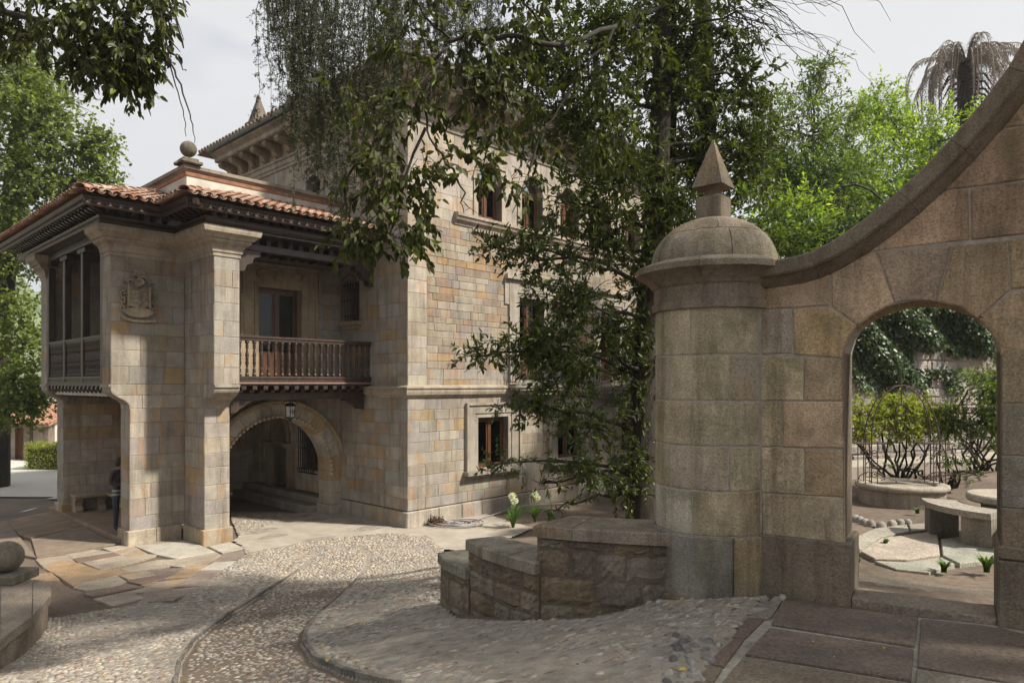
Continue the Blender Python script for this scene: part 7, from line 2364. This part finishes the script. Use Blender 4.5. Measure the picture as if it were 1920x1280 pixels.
# hose and the brown heap beside it
hp = on_ground(855, 985)
b = MB(); rr = np.random.RandomState(4)
pts = []
for k in range(160):
    a = k * .42; r0_ = .30 + .22 * math.sin(k * .071) + .08 * math.sin(k * .31)
    pts.append((hp[0] + r0_ * 1.25 * math.cos(a), hp[1] + r0_ * .8 * math.sin(a), .055 + .02 * math.sin(k * .9) + .025 * (k % 40) / 40))
e = [on_ground(u, v) for u, v in ((900, 975), (940, 962), (985, 950), (1050, 946), (1110, 940))]
pts += [(p[0], p[1], p[2] + .04) for p in e]
b.tube(pts, .016, 6)
o = b.build('garden_hose', plain_mat('grey_hose', (.20, .18, .18), (.34, .31, .30), 20, .5, .1), None, True); tag(o, 'grey garden hose lying in loose coils by the house wall', 'hose')
hp2 = on_ground(817, 986)
b = MB()
for k in range(70):
    a, r0_ = rr.uniform(0, 6.28), rr.uniform(0, .2)
    c = (hp2[0] + r0_ * math.cos(a), hp2[1] + r0_ * math.sin(a), .06 + (.16 - r0_ * .6) * rr.uniform(0, 1))
    dd = rr.normal(0, .07, 3)
    b.tube([c, (c[0] + dd[0], c[1] + dd[1], max(c[2] + dd[2], .03)), (c[0] + dd[1], c[1] - dd[0], max(c[2] - dd[2], .03))], .012, 4)
o = b.build('dry_clippings', plain_mat('dry_stalks', (.06, .035, .022), (.16, .10, .07), 20, .9, 0), None); tag(o, 'brown heap of dry clippings at the foot of the mansion corner', 'heap')
# fallen leaves
rr = np.random.RandomState(12)
yl = leaf_mat('fallen_leaf', (.42, .30, .06), (.50, .36, .10), rough=.6, trans=.2)
bl = leaf_mat('brown_fallen_leaf', (.10, .05, .025), (.22, .12, .05), rough=.7, trans=.1)
spots = [(612, 1250, .07, 1), (577, 1222, .05, 0), (868, 1188, .035, 1), (1288, 1268, .05, 1), (1657, 1214, .035, 1), (1522, 1202, .02, 1), (1567, 1232, .02, 1), (1577, 1136, .03, 1), (1590, 1136, .03, 0), (1440, 1122, .02, 1), (1092, 978, .05, 1), (228, 1237, .03, 1), (385, 1208, .05, 0), (312, 1236, .03, 0), (830, 1210, .03, 0), (905, 1230, .03, 0), (960, 1190, .03, 0), (1062, 1155, .03, 1), (1175, 1162, .025, 1), (740, 1150, .04, 0), (700, 1190, .03, 0), (470, 1270, .04, 0), (150, 1260, .03, 0), (1225, 1180, .02, 0), (1690, 1165, .02, 1)]
names = {0: 'large yellow leaf on the kerb of the sunk lane', 2: 'small yellow leaf on the ramp below the stepped wall', 3: 'yellow leaf on the loose pebbles by the terrace edge', 4: 'pale curled leaf on the mortar joint between two terrace slabs',
         7: 'yellow leaf before the gate threshold', 10: 'yellow leaf on the highest capstone of the stepped wall', 12: 'brown leaf on the worn cobbles left of the sunk lane', 1: 'brown leaf in the kerb groove above the large yellow leaf'}
litter = []
for k, (u, v, L, y) in enumerate(spots + [(rr.uniform(60, 1250), rr.uniform(1060, 1270), rr.uniform(.02, .035), 0) for _ in range(70)]):
    p = on_level(u, v, 2.004) if u > 1430 else on_ground(u, v)
    if u < 1430: p = (p[0], p[1], p[2] + .035)
    if 990 < u < 1255 and v < 1000: p = on_level(u, v, 2.41)
    elif 820 < u < 1250 and v < 1165: continue
    a = rr.uniform(0, 6.28); d = np.array([[math.cos(a), math.sin(a), .1]])
    nm = np.array([[rr.normal(0, .2), rr.normal(0, .2), 1]])
    if k in names:
        o = leaf_mesh('fallen_leaf', np.array([[0, 0, .004]]), d, nm, np.array([L]), np.array([L * .6]), yl if y else bl, None, fold=.3)
        o.location = p
        tag(o, names[k], 'leaf', 'fallen leaves')
    else: litter.append((p, d[0], nm[0], L, y))
for y, m_, nm_ in ((1, yl, 'yellow_litter'), (0, bl, 'leaf_litter')):
    q = [t for t in litter if t[4] == y]
    o = leaf_mesh(nm_, np.array([t[0] for t in q]) + [0, 0, .004], np.array([t[1] for t in q]), np.array([t[2] for t in q]), np.array([t[3] for t in q]), np.array([t[3] for t in q]) * .6, m_, None, 'stuff', fold=.3)
    tag(o, 'scattered small yellow leaves on the paving' if y else 'scattered small brown leaves on the cobbled ramp', 'leaf litter')

# ---------------------------------------------------------------- person at the porch pier
def person():
    base = bw((-5.22, 4.35, .12))
    T = empty('person', base, RZ + R(200), 'person in dark top with pale stripes and dark trousers leaning by the porch pier', 'person')
    def skin(name, V, E, rad, mat, sub=2):
        me = bpy.data.meshes.new(name); me.from_pydata(V, E, []); me.materials.append(mat)
        o = bpy.data.objects.new(name, me); COL.objects.link(o); o.parent = T
        md = o.modifiers.new('skin', 'SKIN')
        for i, r0_ in enumerate(rad):
            me.skin_vertices[0].data[i].radius = r0_ if hasattr(r0_, '__len__') else (r0_, r0_)
        me.skin_vertices[0].data[0].use_root = True
        md.use_smooth_shade = True
        s = o.modifiers.new('sub', 'SUBSURF'); s.levels = sub; s.render_levels = sub
        return o
    m, n, l, bs = new_mat('clothes')
    tc = n.new('ShaderNodeTexCoord'); sx = n.new('ShaderNodeSeparateXYZ'); l.new(tc.outputs['Object'], sx.inputs[0])
    rp_ = n.new('ShaderNodeValToRGB'); rp_.color_ramp.interpolation = 'CONSTANT'
    mp = node(n, 'ShaderNodeMath', operation='DIVIDE'); mp.inputs[1].default_value = 1.7
    l.new(sx.outputs['Z'], mp.inputs[0]); l.new(mp.outputs[0], rp_.inputs['Fac'])
    els = [(0, (.02, .018, .016)), (.055, (.035, .04, .05)), (.50, (.30, .30, .27)), (.525, (.05, .055, .05)), (.55, (.28, .30, .26)), (.575, (.045, .035, .035)), (.86, (.22, .13, .09)), (.955, (.025, .02, .016))]
    rp_.color_ramp.elements[0].color = (*els[0][1], 1); rp_.color_ramp.elements[0].position = 0
    rp_.color_ramp.elements[1].position = els[1][0]; rp_.color_ramp.elements[1].color = (*els[1][1], 1)
    for p_, c in els[2:]:
        e = rp_.color_ramp.elements.new(p_); e.color = (*c, 1)
    l.new(rp_.outputs[0], bs.inputs['Base Color']); bs.inputs['Roughness'].default_value = .9
    V = [(0, 0, .95), (0, 0, 1.12), (0, 0, 1.30), (0, 0, 1.42), (0, .01, 1.50), (0, .02, 1.58), (0, .02, 1.66),
         (.10, 0, .90), (.11, .02, .50), (.11, 0, .09), (.12, .16, .03), (-.10, 0, .90), (-.12, .03, .50), (-.12, 0, .09), (-.13, .16, .03),
         (.19, 0, 1.39), (.25, .02, 1.14), (.08, .20, 1.10), (.0, .23, 1.12), (-.19, 0, 1.39), (-.25, .02, 1.14), (-.08, .19, 1.05), (.02, .22, 1.06)]
    E = [(0, 1), (1, 2), (2, 3), (3, 4), (4, 5), (5, 6), (0, 7), (7, 8), (8, 9), (9, 10), (0, 11), (11, 12), (12, 13), (13, 14), (3, 15), (15, 16), (16, 17), (17, 18), (3, 19), (19, 20), (20, 21), (21, 22)]
    rad = [(.16, .12), (.155, .11), (.175, .12), (.13, .10), (.055, .055), (.085, .10), (.07, .085), (.09, .10), (.065, .07), (.045, .05), (.04, .035), (.09, .10), (.065, .07), (.045, .05), (.04, .035), (.065, .065), (.05, .05), (.038, .038), (.035, .025), (.065, .065), (.05, .05), (.038, .038), (.035, .025)]
    skin('body', V, E, rad, m)
    hb = MB()
    hb.lathe([(.0, .125), (.055, .11), (.092, .06), (.102, .0), (.095, -.05), (.07, -.09)], (0, .0, 1.615), 12); hb.build('hair', plain_mat('dark_hair', (.015, .012, .010), (.035, .028, .022), 30, .6, .2), T, True)
    f = MB()
    for sx_ in (-1, 1): f.lathe([(0, -.012), (.012, 0), (0, .012)], (sx_ * .032, .112, 1.615), 6)
    f.tube([(0, .105, 1.615), (0, .135, 1.585), (0, .11, 1.578)], [.008, .014, .008], 6)
    f.build('face', plain_mat('skin', (.20, .12, .085), (.26, .16, .115), 20, .6, 0), T, True)
person()

# ---------------------------------------------------------------- beyond the yard
SHD = empty('shed', at_y(60, 844, 33), 0, 'low open shed with a red tiled roof across the gravel yard', 'shed')
SHD.location[2] = 0
b = MB((.40, .35, .28, .3)); b.box(-2.2, .75, .5, 2.2, 0, 1.75); b.build('wall', M_PLASTER, SHD)
b = MB((.36, .20, .14, .3)); b.add([(-2.5, -.3, 1.72), (1.0, -.3, 1.72), (1.0, 2.4, 2.6), (-2.5, 2.4, 2.6), (-2.5, -.3, 1.62), (1.0, -.3, 1.62), (1.0, 2.4, 2.5), (-2.5, 2.4, 2.5)], [(0, 1, 2, 3), (4, 5, 6, 7), (0, 1, 5, 4), (1, 2, 6, 5), (3, 0, 4, 7)])
for k in range(17): b.tube([(-2.45 + k * .21, -.32, 1.75), (-2.45 + k * .21, 2.4, 2.63)], .075, 5)
b.build('roof', M_TILE, SHD)
for x in (-1.3, -.2, .7):
    b = MB((.2, .16, .13, .3)); b.box(x - .14, x + .14, -.1, .18, 0, 1.62, .01); b.build('post', M_RUBBLE, SHD)
b = MB(); b.box(-1.1, -.4, .42, .498, 0, 1.5); b.build('door', M_DOOR, SHD)
HOU = empty('white_house', at_y(122, 840, 37), 0, 'white rendered house behind the golden hedge', 'house')
HOU.location[2] = 0
b = MB(); b.box(-.95, 4.5, 0, 5, 0, 4.9); b.build('wall', M_WHITE, HOU)
b = MB((.36, .2, .14, .2)); b.add([(-1.3, -.3, 4.8), (4.9, -.3, 4.8), (4.9, 5.3, 4.8), (-1.3, 5.3, 4.8), (1.8, 2.5, 6.2)], [(0, 1, 4), (1, 2, 4), (2, 3, 4), (3, 0, 4), (3, 2, 1, 0)]); b.build('roof', M_TILE, HOU)
b = MB((.42, .34, .2, .2)); b.box(-.1, .9, -.03, 0.0, 0, 2.3); b.build('doorway', M_TRIM, HOU)
b = MB(); b.box(.05, .75, -.06, -.032, 0, 2.1); b.build('door', M_DOOR, HOU)
HG2 = empty('golden_hedge', on_ground(88, 882), 0, 'clipped golden hedge at the edge of the gravel yard', 'hedge')
HG2.location[1] += .6
rr = np.random.RandomState(14); n = 6500
v = rr.uniform(-1, 1, (n, 3)); v[:, 2] = rr.uniform(0, 1, n)
ax = rr.randint(0, 3, n)
for i in range(n):
    if ax[i] == 0: v[i, 0] = np.sign(v[i, 0]) * rr.uniform(.85, 1.05)
    elif ax[i] == 1: v[i, 1] = np.sign(v[i, 1]) * rr.uniform(.85, 1.05)
    else: v[i, 2] = rr.uniform(.88, 1.06)
pp = v * [1.05, .6, 1.0] + [.1, 0, .05]
pp[:, 2] *= 1 + .1 * np.sin(pp[:, 0] * 4) 
L = rr.uniform(.06, .10, n)
leaf_mesh('foliage', pp, unit(rr.normal(0, 1, (n, 3)) + [0, 0, .5]), unit(rr.normal(0, 1, (n, 3)) + [0, 0, 1]), L, L * .6, M_LF_YEL, HG2, simple=True)
b = MB(); b.box(-.85, 1.05, -.5, .5, 0, .9); b.build('twig_mass', plain_mat('hedge_twigs', (.04, .05, .02), (.08, .09, .035), 20, .9, .5), HG2)
# far hills
def hills():
    V, Q = [], []
    n = 60
    for i in range(n + 1):
        a = R(20 + 150 * i / n)
        for (d, h) in ((160, 0), (260, 14), (420, 45), (700, 95), (1100, 110)):
            w = 1 + .35 * math.sin(i * .9) + .25 * math.sin(i * 2.3 + d)
            V.append((d * math.cos(a), d * math.sin(a), -1 + h * w * (.35 if i < 20 else 1)))
    for i in range(n):
        for j in range(4): Q.append((i * 5 + j, (i + 1) * 5 + j, (i + 1) * 5 + j + 1, i * 5 + j + 1))
    m, nn, l, bb = new_mat('far_meadow')
    tc = nn.new('ShaderNodeTexCoord')
    c = ramp(nn, l, noise(nn, l, tc.outputs['Object'], .02, 6, .6), .4, .6, (.05, .08, .03), (.16, .2, .08))
    l.new(c, bb.inputs['Base Color']); bb.inputs['Roughness'].default_value = 1
    mk('hills', V, Q, m, None, True, None, 'structure')
hills()

# ---------------------------------------------------------------- thin summer haze over the valley
b = MB()
b.box(-1200, 1200, -130, 1180, -14, 170)
hz_m = bpy.data.materials.new('thin_haze'); hz_m.use_nodes = True
_n, _l = hz_m.node_tree.nodes, hz_m.node_tree.links
_n.clear()
_o = _n.new('ShaderNodeOutputMaterial'); _v = _n.new('ShaderNodeVolumePrincipled')
_v.inputs['Color'].default_value = (.86, .91, 1.0, 1); _v.inputs['Density'].default_value = .0006; _v.inputs['Anisotropy'].default_value = .2
_l.new(_v.outputs[0], _o.inputs['Volume'])
tag(b.build('haze', hz_m), None, None, None, 'stuff')
